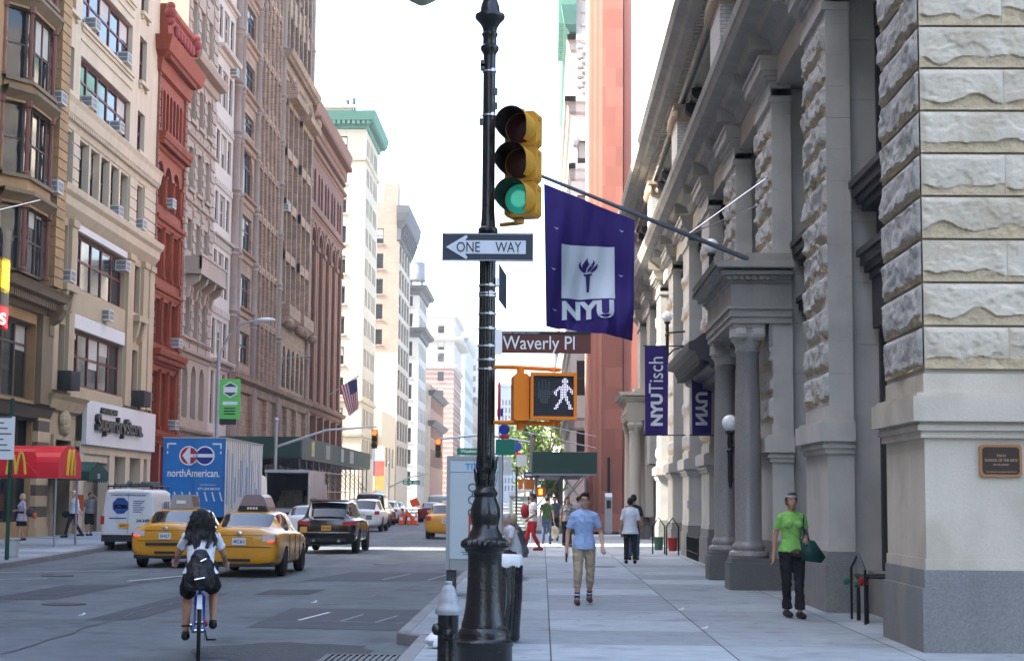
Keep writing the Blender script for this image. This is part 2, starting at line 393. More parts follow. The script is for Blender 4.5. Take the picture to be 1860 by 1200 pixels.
# ---- B: cream limestone office building
B = bld('office_building', 'cream limestone building with maroon window bands above the white shop sign', 66, 83.3)
H_B = 31.5
rows = [(6.28, 8.7), (10.45, 12.86), (14.52, 16.85), (18.42, 20.5), (21.9, 24.25), (25.4, 27.9)]
zb = [5.9, 9.4, 13.7, 17.5, 21.2, 24.7, H_B]
b = MB(F); c = MB(F); d = MB(F)
ops = []
for i, (z0, z1) in enumerate(rows):
    ops += [(69.3, 77.9, z0, z1), (67.0, 68.3, z0+.1, z1), (79.35, 80.8, z0+.1, z1)]
b.wall(66, 83.3, 13.7, H_B, 0, [o for o in ops if o[2] > 13.8], .45); b.box(66, 83.3, -.3, .12, H_B, H_B+1.2)
b.mi = 1; b.wall(66, 83.3, 5.6, 13.7, 0, [o for o in ops if o[2] < 13.8], .5); b.mi = 0
shell(b, F, 66, 83.3, 0, H_B, 0, -18); b.F = F
b.build('wall', [CREAM, CREAM2], B)
for i, (z0, z1) in enumerate(rows):
    put_win(B, F, 69.3, 77.9, z0, z1, -.22 if i != 2 else -.28, MAROON if i != 2 else BROWNF, 5, (.55,), .13)
    for u0, u1 in ((67.0, 68.3), (79.35, 80.8)): put_win(B, F, u0, u1, z0+.1, z1, -.22, MAROON, 1, (.5,), .1)
b = MB(F)
for z0 in (rows[3][0], rows[4][0], rows[5][0]):
    b.box(69.1, 78.1, 0, .14, z0-.16, z0); b.box(69.2, 78.0, 0, .07, z0-.32, z0-.16)
    for u in (66.9, 79.25): b.box(u, u+1.6, 0, .2, z0-.1, z0+.08); b.box(u+.1, u+.3, 0, .12, z0-.3, z0-.1); b.box(u+1.3, u+1.5, 0, .12, z0-.3, z0-.1)
    b.box(69.2, 78, 0, .05, z0-.75, z0-.68)
b.split('window_sill', CREAM, B)
b = MB(F); b.cornice(66, 83.3, [(0, 16.95), (.06, 17.0), (.1, 17.3), (.3, 17.5), (.36, 17.9), (.45, 18.1)], False)
for i in range(62): b.box(66.15+i*.276, 66.3+i*.276, .05, .26, 17.28, 17.46)
b.build('upper_cornice', CREAM, B)
b = MB(F); b.cornice(66, 83.3, [(0, 13.2), (.1, 13.3), (.35, 13.6), (.4, 13.95), (.55, 14.1), (.6, 14.36)], False); b.build('lower_cornice', CREAM, B)
b = MB(F)   # rusticated courses beside the third row
for u0, u1 in ((66.1, 67.0), (68.3, 69.25), (77.95, 79.3), (80.85, 83.2)):
    b.box(u0+.02, u1-.02, 0, .05, 14.4, 16.9)
    for k in range(5): b.box(u0, u1, 0, .1, 14.4+k*.52, 14.4+k*.52+.46)
for i in range(1, 5): u = 69.3+i*8.6/5; b.box(u-.14, u+.14, -.25, .05, 14.45, 16.9)
b.split('rusticated_pier', CREAM, B)
b = MB(F)   # pilasters of the lower floors
for u0, u1 in ((66.05, 66.95), (68.4, 69.2), (78.0, 79.1), (81.0, 82.0), (82.3, 83.25)):
    b.box(u0, u1, 0, .16, 5.9, 12.9); b.box(u0-.05, u1+.05, 0, .24, 12.9, 13.2)
for u0 in (66.9, 79.2): b.box(u0, u0+1.8, 0, .45, 10.05, 10.35); b.prism([(0, 9.0), (.25, 9.3), (.4, 10.05), (0, 10.05)], u0+.2, u0+.55); b.prism([(0, 9.0), (.25, 9.3), (.4, 10.05), (0, 10.05)], u0+1.25, u0+1.6)
b.split('pilaster', CREAM2, B)
b = MB(F); b.box(69.25, 77.95, 0, .06, 9.35, 10.4); b.box(69.25, 77.95, 0, .06, 5.62, 6.2); b.split('tan_spandrel', TANP, B)
b = MB(F); b.box(69.25, 77.95, 0, .075, 8.72, 9.33); b.box(69.25, 77.95, 0, .075, 12.9, 13.2); b.split('white_spandrel', WHITEP, B)
b = MB(F)   # ground floor: entrance bay with a carved keystone, shop piers
b.wall(66, 70.4, 0, 5.6, 0, [(67.2, 69.4, 0, 3.9)], .5); b.cornice(66.1, 70.3, [(0, 5.0), (.2, 5.1), (.35, 5.5), (.5, 5.7)], True)
b.box(66.9, 69.7, 0, .12, 3.9, 4.1); b.box(66.9, 67.2, 0, .12, 0, 3.9); b.box(69.4, 69.7, 0, .12, 0, 3.9)
for k, (z, r) in enumerate(((4.75, .42), (4.45, .3), (4.25, .2))): b.ball((68.3, .1, z), r*1.3, .25, r)
b.build('entrance_surround', CREAM2, B)
b = MB(F); b.box(67.2, 69.4, -.5, -.42, 0, 3.9); b.mi = 1
b.box(67.4, 68.25, -.42, -.38, .3, 2.4); b.box(68.35, 69.2, -.42, -.38, .3, 2.4); b.box(67.4, 69.2, -.42, -.38, 2.7, 3.7); b.build('door', [BROWNF, GLASS], B)
b = MB(F)
for u0, u1 in ((70.4, 71.2), (75.4, 76.3), (78.3, 79.1), (81.2, 81.9), (82.6, 83.3)): b.box(u0, u1, -.3, .2, 0, 3.7)
b.box(70.4, 83.3, -.3, .22, 3.45, 3.95); b.box(71.2, 75.4, -.3, .1, 3.1, 3.45); b.split('shop_pier', CREAM, B)
b = MB(F); b.box(70.4, 83.3, -.6, -.3, 3.9, 5.6); b.build('shop_lintel', CREAM2, B)
b = MB(F); b.poly([(71.2, -.5, 0), (83.3, -.5, 0), (83.3, -.5, 3.5), (71.2, -.5, 3.5)]); b.build('shopfront', M('shop_interior', (.24, .2, .15), rough=.3, var=.4, scale=.5), B)
# white shop sign on the facade
sg = thing('shop_sign', 'white panel sign with black lettering on the cream building', 'shop sign', (-19.7, 76.8, 3.82))
b = MB(F); b.box(70.6, 83.2, .22, .42, 3.82, 5.72); b.build('panel', WHITEP, sg)
text('SuperdryStore.', (-19.5, 75.9, 4.72), (0, 1, 0), (0, 0, 1), BLACKP, sg, height=.95, width=8.2, bold=.03, ext=.1)
text('AMERICAN', (-19.54, 74.0, 5.38), (0, 1, 0), (0, 0, 1), BLACKP, sg, height=.26, width=2.8, bold=.02, ext=.05)

# ---- C: red cast-iron front
Cc = bld('cast_iron_building', 'bright red cast iron front with arches and a heavy cornice', 83.3, 90.1)
b = MB(F)
cols = [(83.75+i*1.85, 83.75+i*1.85+1.5) for i in range(3)]
ops = grid_ops(cols, [(5.1, 8.05), (9.5, 11.8), (12.9, 15.5), (16.7, 19.0)])
ops += [(83.75+i*.79, 83.75+i*.79+.62, 20.7, 22.9) for i in range(7)]
b.wall(83.3, 90.1, 4.2, 26, 0, ops, .4)
for a, e in cols: b.arch(a, e, 18.25, 0, .4, 19.0)
for i in range(7): b.arch(83.75+i*.79, 83.75+i*.79+.62, 22.55, 0, .4, 22.9, 8)
shell(b, F, 83.3, 90.1, 0, 26, 0, -16); b.build('wall', RED, Cc)
for a, e, c_, d_ in ops: put_win(Cc, F, a, e, c_, d_, -.2, REDD, 1, (.5,), .07)
b = MB(F)
for a, e in cols:
    for z0, z1 in ((5.1, 8.05), (9.5, 11.8), (12.9, 15.5), (16.7, 18.2)):
        b.tube([F.P(0, 0, 0) and (e+.17, .04, z0), (e+.17, .04, z1)], .1, 8); b.box(e+.03, e+.31, -.02, .18, z1, z1+.14); b.box(e+.03, e+.31, -.02, .18, z0-.02, z0+.14)
b.split('colonnette', RED, Cc)
def red_corn(z, h, n): return [(0, z-h), (n*.2, z-h*.9), (n*.3, z-h*.5), (n*.85, z-h*.4), (n, z-h*.1), (n, z)]
b = MB(F)
for z, h, n in ((20.4, .9, .5), (16.1, .5, .25), (12.4, .4, .2), (9.15, .8, .55), (4.9, .6, .4)): b.cornice(83.4, 90.0, red_corn(z, h, n), False)
for i in range(26): b.box(83.5+i*.25, 83.64+i*.25, .05, .4, 19.75, 19.98); b.box(83.5+i*.25, 83.64+i*.25, .05, .4, 8.55, 8.75)
b.split('belt_course', RED, Cc)
b = MB(F); b.cornice(83.3, 90.1, [(0, 23.4), (.2, 23.5), (.3, 24.2), (.7, 24.45), (.82, 24.9), (.9, 25.2)], True)
for i in range(23): b.box(83.45+i*.29, 83.62+i*.29, .2, .6, 24.15, 24.42)
b.split('main_cornice', RED, Cc)
b = MB(F); b.prism([(.7, 25.2), (.45, 25.5), (.35, 26.7), (.5, 26.85), (.5, 27.1), (-.3, 27.1), (-.3, 25.2)], 83.4, 90.0)
b.build('parapet', RED, Cc)
b = MB(F)
for i in range(6): b.lathe([(.12, 0), (.19, .1), (.19, .55), (.1, .65)], (85+i*.75, .5, 25.7), 8)
for u in (83.5, 89.8):
    for k, (dz, r) in enumerate(((0, .25), (.4, .34), (.75, .26))): b.ball((u, .5, 26.2+dz), r*.8, r*1.0, r)
b.split('parapet_ornament', REDD, Cc)
b = MB(F); b.box(83.32, 83.6, 0, .06, 4.4, 24); b.box(89.65, 90.08, 0, .06, 4.4, 24)
for k in range(48):
    z = 4.4+k*.42; w = .28 if k % 2 else .2
    b.box(83.3, 83.3+w+.05, 0, .12, z, z+.36); b.box(90.1-w-.3, 90.1, 0, .12, z, z+.36)
b.split('quoins', REDQ, Cc)
b = MB(F)
for u in (83.3, 85.5, 87.7, 89.7): b.box(u, u+.4, -.4, .1, 0, 4.3)
b.split('shop_pier', REDD, Cc)
b = MB(F); b.poly([(83.3, -.4, 0), (90.1, -.4, 0), (90.1, -.4, 4.3), (83.3, -.4, 4.3)]); b.build('shopfront', SHOPG, Cc)

# ---- D: grey-beige rusticated loft
D = bld('loft_building', 'grey beige stone loft with rusticated piers and a corbelled balcony', 90.1, 98.2)
b = MB(F)
cols = [(91.0+i*2.25, 92.35+i*2.25) for i in range(3)]
ops = grid_ops(cols, [(6.0, 9.05), (10.6, 13.2), (15.4, 17.2), (18.9, 21.3), (22.8, 25.0), (27.4, 29.8), (31, 33.4)])
b.wall(90.1, 98.2, 0, 36, 0, ops+[(90.6, 97.6, 0, 4.4)], .32)
for a, e in cols: b.arch(a, e, 8.35, 0, .32, 9.05)
shell(b, F, 90.1, 98.2, 0, 36, 0, -16); b.build('wall', GREIGE, D)
for a, e, c_, d_ in ops: put_win(D, F, a, e, c_, d_, -.22, M('greige_frame', (.26, .21, .16), rough=.6), 1, (.5,), .1)
b = MB(F)
for u in (90.15, 92.45, 94.7, 96.95):
    b.box(u+.03, u+.66, 0, .03, 9.9, 35)
    for k in range(70):
        z = 9.9+k*.36
        if 14 < z < 15.3 or 25.2 < z < 26.6: continue
        b.box(u, u+.72 if u < 96 else 98.15, 0, .1 if k % 2 else .05, z, z+.31)
b.split('rusticated_pier', GREIGE, D)
b = MB(F)
for z, h, n in ((26.4, 1.0, .8), (21.95, .3, .2), (18.2, .3, .2), (9.8, .5, .3), (5.4, .5, .4), (10.45, .2, .2)): b.cornice(90.15, 98.15, red_corn(z, h, n), False)
for z0 in (22.8, 18.9, 27.4):
    for a, e in cols: b.box(a-.1, e+.1, 0, .16, z0-.2, z0); b.ball(((a+e)/2, .02, z0-.75), .2, .14, .28)
b.split('belt_course', GREIGE, D)
b = MB(F); b.box(90.7, 98.0, 0, .95, 13.95, 14.2); b.box(90.75, 97.95, .82, .95, 14.2, 14.95); b.box(90.75, 90.9, 0, .95, 14.2, 14.95); b.box(97.8, 97.95, 0, .95, 14.2, 14.95); b.box(90.6, 98.1, .78, 1.0, 14.95, 15.1)
for u in (91.0, 93.0, 95.25, 97.4): b.prism([(0, 12.6), (.2, 12.7), (.3, 13.3), (.75, 13.6), (.85, 13.95), (0, 13.95)], u, u+.4)
b.split('balcony', GREIGE, D)
b = MB(F); b.poly([(90.6, -.5, 0), (97.6, -.5, 0), (97.6, -.5, 4.4), (90.6, -.5, 4.4)]); b.mi = 1; b.box(90.5, 97.7, 0, .5, 3.6, 4.5); b.build('shopfront', [SHOPG, BLACKP], D)

# ---- E: narrow pale building
E_ = bld('narrow_building', 'narrow pale stone building with slender grouped windows', 98.2, 104)
b = MB(F)
cols = [(98.75, 99.75), (100.2, 101.9), (102.35, 103.4)]
ops = grid_ops(cols, [(6.0, 9.2), (10.2, 12.4), (13.9, 16.6), (18.2, 20.2), (21.9, 24.0), (25.7, 28.0), (29.8, 31.8), (33.5, 35.5)])
b.wall(98.2, 104, 0, 39, 0, ops+[(98.6, 103.6, 0, 4.6)], .22); shell(b, F, 98.2, 104, 0, 39, 0, -14); b.build('wall', WHITE, E_)
for a, e, c_, d_ in ops: put_win(E_, F, a, e, c_, d_, -.12, WHITE if e-a > 1.3 else BROWNF, 2 if e-a > 1.3 else 1, (.5,), .08)
b = MB(F)
for z, h, n in ((29.2, .5, .5), (32.6, .3, .3), (17.5, .3, .3), (9.9, .5, .55), (5.2, .5, .4), (38.6, .8, .8)): b.cornice(98.2, 104, red_corn(z, h, n), False)
for i, z in enumerate((12.6, 16.8, 20.4, 24.2)):
    for k in range(12): b.box(98.4+k*.46, 98.62+k*.46, 0, .12, z+.1, z+.5)
b.split('belt_course', WHITE, E_)
b = MB(F); b.poly([(98.6, -.3, 0), (103.6, -.3, 0), (103.6, -.3, 4.6), (98.6, -.3, 4.6)]); b.build('shopfront', SHOPG, E_)

# ---- F: big terracotta building in three sections
Fb = bld('terracotta_building', 'tall pink brown terracotta building with column shafts and corbelled bays', 104, 138.3)
ZF = 46
b = MB(F)
ops = []; awin = []
rowsL = [(32.7, 34.6), (29.0, 30.7), (25.9, 27.2), (21.6, 25.1), (18.0, 20.3), (14.2, 16.3), (10.4, 12.5), (36, 38.4), (40, 42.5)]
ops += grid_ops([(107.0, 111.3)], rowsL)
mid = [(113.2+i*1.75, 114.4+i*1.75) for i in range(5)]
ops += grid_ops(mid, [(9.9, 13.2), (14.6, 17.0), (18.4, 20.6), (22, 24.4), (25.8, 28.2), (29.6, 32), (33.6, 36.6), (38.6, 41.6)])
R1 = [(123.4+i*2.35, 125.0+i*2.35) for i in range(6)]
arcs = grid_ops(R1, [(10.0, 13.2)]); ops += arcs
ops += grid_ops([(124.6, 126.4), (127.6, 129.4), (132.2, 134.0), (135.2, 137.0)], [(16.6, 19.4), (20.4, 23.4), (24.6, 27.4), (28.8, 31.4)])
up = grid_ops([(a-.2, e+.2) for a, e in R1], [(35.8, 39.2), (41, 44)]); ops += up
b.wall(104, 138.3, 4.5, ZF, 0, ops, .26)
for o in arcs: b.arch(o[0], o[1], 12.4, 0, .26, 13.2)
b.arch(107.0, 111.3, 22.9, 0, .26, 24.2+.9, 16)
b.arch(107.0, 111.3, 22.6, 0, .5, 24.2+.6) if False else None
shell(b, F, 104, 138.3, 0, ZF, 0, -20); b.build('wall', TERRA, Fb)
for a, e, c_, d_ in ops: put_win(Fb, F, a, e, c_, d_, -.16, DARKF, 3 if e-a > 3 else 2 if e-a > 1.7 else 1, (.6,), .11)
b = MB(F)
for u, r in ((104.5, .36), (106.2, .28), (112.2, .3), (122.5, .34), (137.9, .3)):
    prof = [(r*1.5, 5), (r*1.5, 8.6), (r*1.15, 8.8), (r, 9.2)]
    for z in (13.4, 17.4, 21.2, 25, 28.3, 31.8, 35.5, 39.5): prof += [(r, z-.5), (r*1.25, z-.35), (r*1.05, z-.2), (r*1.35, z), (r, z+.2)]
    b.lathe(prof+[(r, ZF)], (u, .04, 0), 12)
b.split('column_shaft', GREYF if False else M('weathered_shaft', (0.224, 0.176, 0.142), var=.3, streak=.35, scale=2, fine=.2), Fb, smooth=True)
b = MB(F)
for z in (14.0, 17.75, 21.5, 25.2, 28.5, 32.1, 35.4): b.cornice(106.7, 111.8, [(0, z-.6), (.12, z-.5), (.12, z-.2), (.3, z-.12), (.34, z)], False)
for i in range(9): b.box(107.1+i*.48, 107.35+i*.48, 0, .1, 9.5, 9.9)
b.split('spandrel_band', TERRA2, Fb)
b = MB(F)
for i in range(6): u = 112.9+i*1.75; b.box(u-.16, u+.16, 0, .12, 9, 44); b.tube([(u, .1, 9), (u, .1, 44)], .11, 8)
for z in (14, 17.7, 21.3, 25, 28.8, 32.8, 37.6):
    for i in range(5): b.box(113.1+i*1.75, 114.45+i*1.75, 0, .16, z-.5, z); b.ball((113.8+i*1.75, .1, z-.28), .3, .16, .2)
b.split('ribbed_pier', TERRA, Fb)
b = MB(F)
b.cornice(122.2, 138.2, [(0, 34.2), (.2, 34.3), (.3, 34.9), (.8, 35.1), (.95, 35.48)], False)
for i in range(40): b.box(122.4+i*.4, 122.6+i*.4, .1, .6, 34.8, 35.05)
b.cornice(104.2, 138.2, [(0, 8.4), (.2, 8.5), (.3, 9.0), (.6, 9.2), (.7, 9.5)], False); b.split('main_cornice', TERRA, Fb)
b = MB(F)
for c0, c1 in ((124.2, 129.8), (131.8, 137.4)):   # two projecting oriels with hoods and brackets
    b.prism([(0, 14.6), (.3, 14.7), (.75, 15.3), (.75, 16.2), (0, 16.2)], c0, c1)
    for u in (c0, (c0+c1)/2-.2, c1-.4): b.box(u, u+.3, 0, .34, 16.4, 32)
    for z in (19.6, 23.6, 27.6, 31.6): b.box(c0, c1, 0, .3, z, z+.75)
    b.prism([(0, 32), (1.0, 32.1), (1.1, 32.5), (.2, 33.5), (0, 33.5)], c0-.2, c1+.2)
    for u in (c0+.1, c1-.4): b.ball((u, .8, 32.9), .35, .35, .5); b.ball((u+.1, .7, 14.7), .3, .4, .4)
b.split('oriel', TERRA, Fb)
b = MB(F)
for u0, u1 in ((104.2, 106.6), (111.6, 113.2), (117.4, 118.6), (122, 123.2), (126.8, 128), (131.4, 132.6), (136.8, 138.2)): b.box(u0, u1, -.2, .3, 0, 8.4)
b.split('shop_pier', TERRA, Fb)
b = MB(F); b.poly([(104, -.4, 0), (138.3, -.4, 0), (138.3, -.4, 8.4), (104, -.4, 8.4)]); b.mi = 1
for z in (2.8, 5.4): b.box(106.6, 138, -.4, -.2, z, z+.25)
b.build('shopfront', [SHOPG, DARKF], Fb)
b = MB(F)
for i in range(7): u = 122.9+i*2.35; b.box(u-.15, u+.15, 0, .16, 35.5, ZF+.6)
for i in range(60): b.ball((104.5+i*.57, .1, 30+(i*7919 % 160)/10), .16, .14, .22, 6, 4)
b.split('ornament', TERRA, Fb)

# ---- G: deep red brick arches
G = bld('brick_arcade_building', 'deep red brick building with five tall arched bays', 138.3, 162)
b = MB(F); bays = [(139.6+i*4.5, 142.4+i*4.5) for i in range(5)]
ops = grid_ops(bays, [(10.0, 25.2)]); up = []
for a, e in bays: up += [(a-.3, a+1.0, 27.2, 30.2), (a+1.5, a+2.8, 27.2, 30.2)]
b.wall(138.3, 162, 8.6, 34.2, 0, ops+up, .5)
for a, e in bays: b.arch(a, e, 23.4, 0, .5, 25.2)
for a, e, c_, d_ in up: b.arch(a, e, 29.5, 0, .4, 30.2, 8)
shell(b, F, 138.3, 162, 0, 34.2, 0, -20); b.build('wall', DRED, G)
for a, e in bays:
    for z0, z1 in ((10.1, 13.2), (14.0, 17.2), (18.0, 21.2), (21.9, 25.1)): put_win(G, F, a+.45, e-.45, z0, z1, -.4, DARKF, 2, (.55,), .12)
for a, e, c_, d_ in up: put_win(G, F, a, e, c_, d_, -.25, DARKF, 1, (.5,), .1)
b = MB(F)
for a, e in bays:
    for z in (13.2, 17.2, 21.2): b.box(a, e, -.45, -.25, z, z+.8)
    for u in (a-.45, e+.1):
        for k in range(3): b.tube([(u+.12+k*.12, .08-.1*(k == 1), 9.5), (u+.12+k*.12, .08-.1*(k == 1), 23.2)], .09, 6)
b.split('pier_shaft', M('pale_red_shaft', (.29, .17, .115), var=.2, streak=.2), G)
b = MB(F)
for a, e in bays:
    c_ = (a+e)/2; r = 1.75
    for k in range(14):
        t0, t1 = pi*k/14, pi*(k+1)/14
        for (ra, rb, nn) in ((r-.3, r+.05, .14), (r+.1, r+.4, .22)):
            b.loft([[(c_+rr*cos(t), n_, 23.4+rr*sin(t)) for rr, n_ in ((ra, 0), (ra, nn), (rb, nn), (rb, 0))] for t in (t0, t1)])
    b.box(a-.75, a-.1, 0, .3, 23.0, 23.4); b.box(e+.1, e+.75, 0, .3, 23.0, 23.4)
b.split('arch_moulding', DRED2, G)
b = MB(F); b.cornice(138.3, 162, [(0, 33.0), (.3, 33.2), (.35, 34.0), (.6, 34.5), (.72, 35.2), (.78, 35.45)], True)
b.cornice(138.3, 162, red_corn(31.6, .5, .35), True); b.cornice(138.3, 162, red_corn(26.4, .4, .3), True); b.cornice(138.3, 162, red_corn(9.6, .8, .6), True)
for i in range(58): b.box(138.6+i*.4, 138.8+i*.4, .3, .9, 33.7, 34.1)
for i in range(28): b.arch(138.5+i*.83, 139.2+i*.83, 32.2, .25, .25, 32.9, 6)
b.split('main_cornice', DRED2, G)
b = MB(F)
for i in range(6): b.box(138.4+i*4.6, 139.3+i*4.6, -.4, .3, 0, 8.7)
b.split('shop_pier', DRED2, G)
b = MB(F); b.poly([(138.3, -.4, 0), (162, -.4, 0), (162, -.4, 8.6), (138.3, -.4, 8.6)]); b.mi = 1; b.box(138.3, 162, -.4, .1, 4.2, 5.2); b.build('shopfront', [SHOPG, DRED], G)

# ---- window air conditioners, each its own thing
ACM = M('air_conditioner_casing', (.52, .50, .46), rough=.5, var=.1); ACD = M('air_conditioner_grille', (.16, .16, .155), rough=.6)
def ac(y, z, n, label, w=.72, X=-20, sc=1.0):
    t = thing('air_conditioner', label, 'air conditioner', (X+n, y, z), 0, 'window air conditioners on the facades')
    a = MB(); h = .5*sc; w *= sc
    a.box(0, .55, -w/2, w/2, 0, h); a.build('casing', ACM, t, loc=None) if False else None
    o = inst(a.mesh('casing', ACM), 'casing', t, Matrix.Translation((X+n, y, z)))
    g = MB()
    for zz in (.06, .27): g.box(.55, .556, -w/2+.05, w/2-.05, h*zz*2, h*(zz*2+.36)); g.box(.06, .5, -w/2-.005, -w/2+.02, h*zz*2, h*(zz*2+.36))
    inst(g.mesh('grille', ACD), 'grille', t, Matrix.Translation((X+n, y, z)))
for y, z, n, l in ((70.6, 21.95, -.2, 'white air conditioner at the top left of the maroon windows of the cream building'),
                   (76.2, 21.95, -.2, 'white air conditioner at the top right of the maroon windows of the cream building'),
                   (70.6, 18.45, -.25, 'white air conditioner below the left end of the second window row from the top'),
                   (75.4, 18.45, -.25, 'white air conditioner below the middle of the second window row from the top'),
                   (75.5, 14.5, -.2, 'larger white air conditioner in the stone mullioned window row of the cream building'),
                   (80.1, 14.65, -.2, 'white air conditioner in the narrow window beside the red building'),
                   (77.3, 12.2, -.25, 'white air conditioner high at the right end of a maroon window row'),
                   (74.2, 9.5, -.15, 'white air conditioner set through the tan spandrel panel'),
                   (67.6, 10.4, -.05, 'white air conditioner on the narrow left window ledge of the cream building'),
                   (86.0, 16.75, -.1, 'white air conditioner below the arched windows of the red building'),
                   (88.2, 9.55, -.05, 'white air conditioner above the lower cornice of the red building'),
                   (87.9, 5.15, -.05, 'white air conditioner low on the red building'),
                   (102.8, 28.2, -.1, 'small air conditioner high on the narrow pale building'),
                   (64.3, 17.1, .3, 'air conditioner at the upper bay window of the ochre building'),
                   (64.2, 13.5, .3, 'air conditioner at the lower bay window of the ochre building'),
                   (123.6, 23.2, .1, 'small air conditioner on the terracotta building')): ac(y, z, n, l)
for y, z, l in ((67.7, 5.95, 'black vent box above the carved entrance keystone'), (80.2, 5.95, 'black vent box at the right end of the white shop sign')):
    b = MB(F); b.box(y-.7, y+.7, .1, .7, z, z+.75)
    for k in range(4): b.box(y-.6, y+.6, .7, .72, z+.1+k*.16, z+.18+k*.16)
    tag(b.build('vent_box', M('black_vent', (.02, .02, .02), var=.2), loc=(-19.6, y, z)), l, 'vent box')

# ---- unseen buildings added to shade the street and let one sun strip through
PLAINB = M('plain_brick', (.30, .2, .14), var=.2, brick=(.3, .1, .012, (.3, .25, .2), .2))
def plain(name, label, Fx, u0, u1, H, depth, mat=PLAINB, pitch=4.0, par=None):
    t = thing(name, label, 'building', Fx.P((u0+u1)/2, 0, 0)); b = MB(Fx)
    n = int((u1-u0)/3.2); ops = grid_ops([(u0+.8+i*(u1-u0)/n, u0+.8+i*(u1-u0)/n+1.5) for i in range(n)], [(5+k*pitch, 7.4+k*pitch) for k in range(int((H-8)/pitch))])
    b.wall(u0, u1, 0, H, 0, ops, .25); shell(b, Fx, u0, u1, 0, H, 0, -depth)
    b.F = Fx; b.mi = 1
    for o in ops: b.poly([(o[0], -.24, o[2]), (o[1], -.24, o[2]), (o[1], -.24, o[3]), (o[0], -.24, o[3])])
    b.mi = 0; b.cornice(u0, u1, red_corn(H, 1, .8), False); b.build('wall', [mat, GLASS], t); return t
plain('unseen_brick_building', 'unseen tall brick building added on the left to shade the street', left_f(), -60, 50, 48, 20)
plain('unseen_low_building', 'unseen low brick building shaped to let the sun strip through', left_f(), 50.1, 57.5, 8, 20)
plain('corner_building', 'unseen brick corner building on the right, kept low to let skylight in', right_f(4.6), -60, -3, 15, 20)  # unseen block, its height kept low so skylight reaches the corner pier
# ================================================================ GROUND
def ground_mat(name, col, kind):
    m = bpy.data.materials.new(name); m.use_nodes = True; nt = m.node_tree; N = nt.nodes; L = nt.links; b = N['Principled BSDF']
    b.inputs['Roughness'].default_value = .82 if kind == 'road' else .75; b.inputs['Specular IOR Level'].default_value = .08
    g = N.new('ShaderNodeNewGeometry')
    def nz(sc, det=4, vec=None):
        n = N.new('ShaderNodeTexNoise'); n.inputs['Scale'].default_value = sc; n.inputs['Detail'].default_value = det; L.new(vec or g.outputs['Position'], n.inputs['Vector']); return n.outputs[0]
    def ma(op, a, c):
        n = N.new('ShaderNodeMath'); n.operation = op
        for i, v in enumerate((a, c)):
            if isinstance(v, (int, float)): n.inputs[i].default_value = v
            else: L.new(v, n.inputs[i])
        return n.outputs[0]
    def amp(v, k): return ma('ADD', ma('MULTIPLY', v, 2*k), 1-k)
    mp = N.new('ShaderNodeVectorMath'); mp.operation = 'MULTIPLY'; L.new(g.outputs['Position'], mp.inputs[0]); mp.inputs[1].default_value = (1.0, .12, 1)
    f = ma('MULTIPLY', amp(nz(.35), .28 if kind == 'road' else .16), amp(nz(60, 2), .3 if kind == 'road' else .16))
    f = ma('MULTIPLY', f, amp(nz(.9, 3, mp.outputs[0]), .3 if kind == 'road' else .05)); f = ma('MULTIPLY', f, amp(nz(3.5, 6), .3 if kind == 'road' else .24)); st = N.new('ShaderNodeClamp'); L.new(ma('MULTIPLY', ma('SUBTRACT', nz(1.15, 7), .56), 9), st.inputs[0]); f = ma('MULTIPLY', f, ma('SUBTRACT', 1, ma('MULTIPLY', st.outputs[0], .22)))
    mx = N.new('ShaderNodeMix'); mx.data_type = 'RGBA'; mx.blend_type = 'MULTIPLY'; mx.inputs[0].default_value = 1
    cg = N.new('ShaderNodeCombineColor'); [L.new(f, cg.inputs[i]) for i in range(3)]; L.new(cg.outputs[0], mx.inputs[7])
    if kind == 'slab':
        ad = N.new('ShaderNodeVectorMath'); ad.operation = 'ADD'; L.new(g.outputs['Position'], ad.inputs[0]); ad.inputs[1].default_value = (1.95*10-.1, .35, 0)
        br = N.new('ShaderNodeTexBrick'); L.new(ad.outputs[0], br.inputs['Vector']); br.offset = 0; br.inputs['Scale'].default_value = 1
        br.inputs['Brick Width'].default_value = 1.95; br.inputs['Row Height'].default_value = 1.95; br.inputs['Mortar Size'].default_value = .009; br.inputs['Mortar Smooth'].default_value = .1
        br.inputs['Color1'].default_value = (*[c*.80 for c in col], 1); br.inputs['Color2'].default_value = (*[c*1.2 for c in col], 1); br.inputs['Mortar'].default_value = (*[c*.2 for c in col], 1)
        L.new(br.outputs['Color'], mx.inputs[6])
        # small dark gum spots
        v = N.new('ShaderNodeTexVoronoi'); v.inputs['Scale'].default_value = 2.2; L.new(g.outputs['Position'], v.inputs['Vector'])
        c = N.new('ShaderNodeMath'); c.operation = 'LESS_THAN'; L.new(v.outputs['Distance'], c.inputs[0]); c.inputs[1].default_value = .075
        m2 = N.new('ShaderNodeMix'); m2.data_type = 'RGBA'; L.new(ma('MULTIPLY', c.outputs[0], .5), m2.inputs[0]); L.new(mx.outputs[2], m2.inputs[6]); m2.inputs[7].default_value = (.04, .04, .042, 1); out = m2.outputs[2]
    else: mx.inputs[6].default_value = (*col, 1); out = mx.outputs[2]
    L.new(out, b.inputs['Base Color'])
    bp = N.new('ShaderNodeBump'); bp.inputs['Strength'].default_value = .35; bp.inputs['Distance'].default_value = .01; L.new(nz(90, 3), bp.inputs['Height']); L.new(bp.outputs[0], b.inputs['Normal'])
    return m
ASPH = ground_mat('asphalt', (.128, .139, .142), 'road'); SLAB = ground_mat('sidewalk_slabs', (.29, .315, .325), 'slab')
ASPH2 = M('newer_asphalt', (.052, .055, .062), var=.25, scale=1.5, fine=.3, bump=.3, bscale=80); ASPH3 = M('broken_asphalt', (.045, .045, .046), var=.5, scale=6, fine=.4, bump=1, bscale=25)
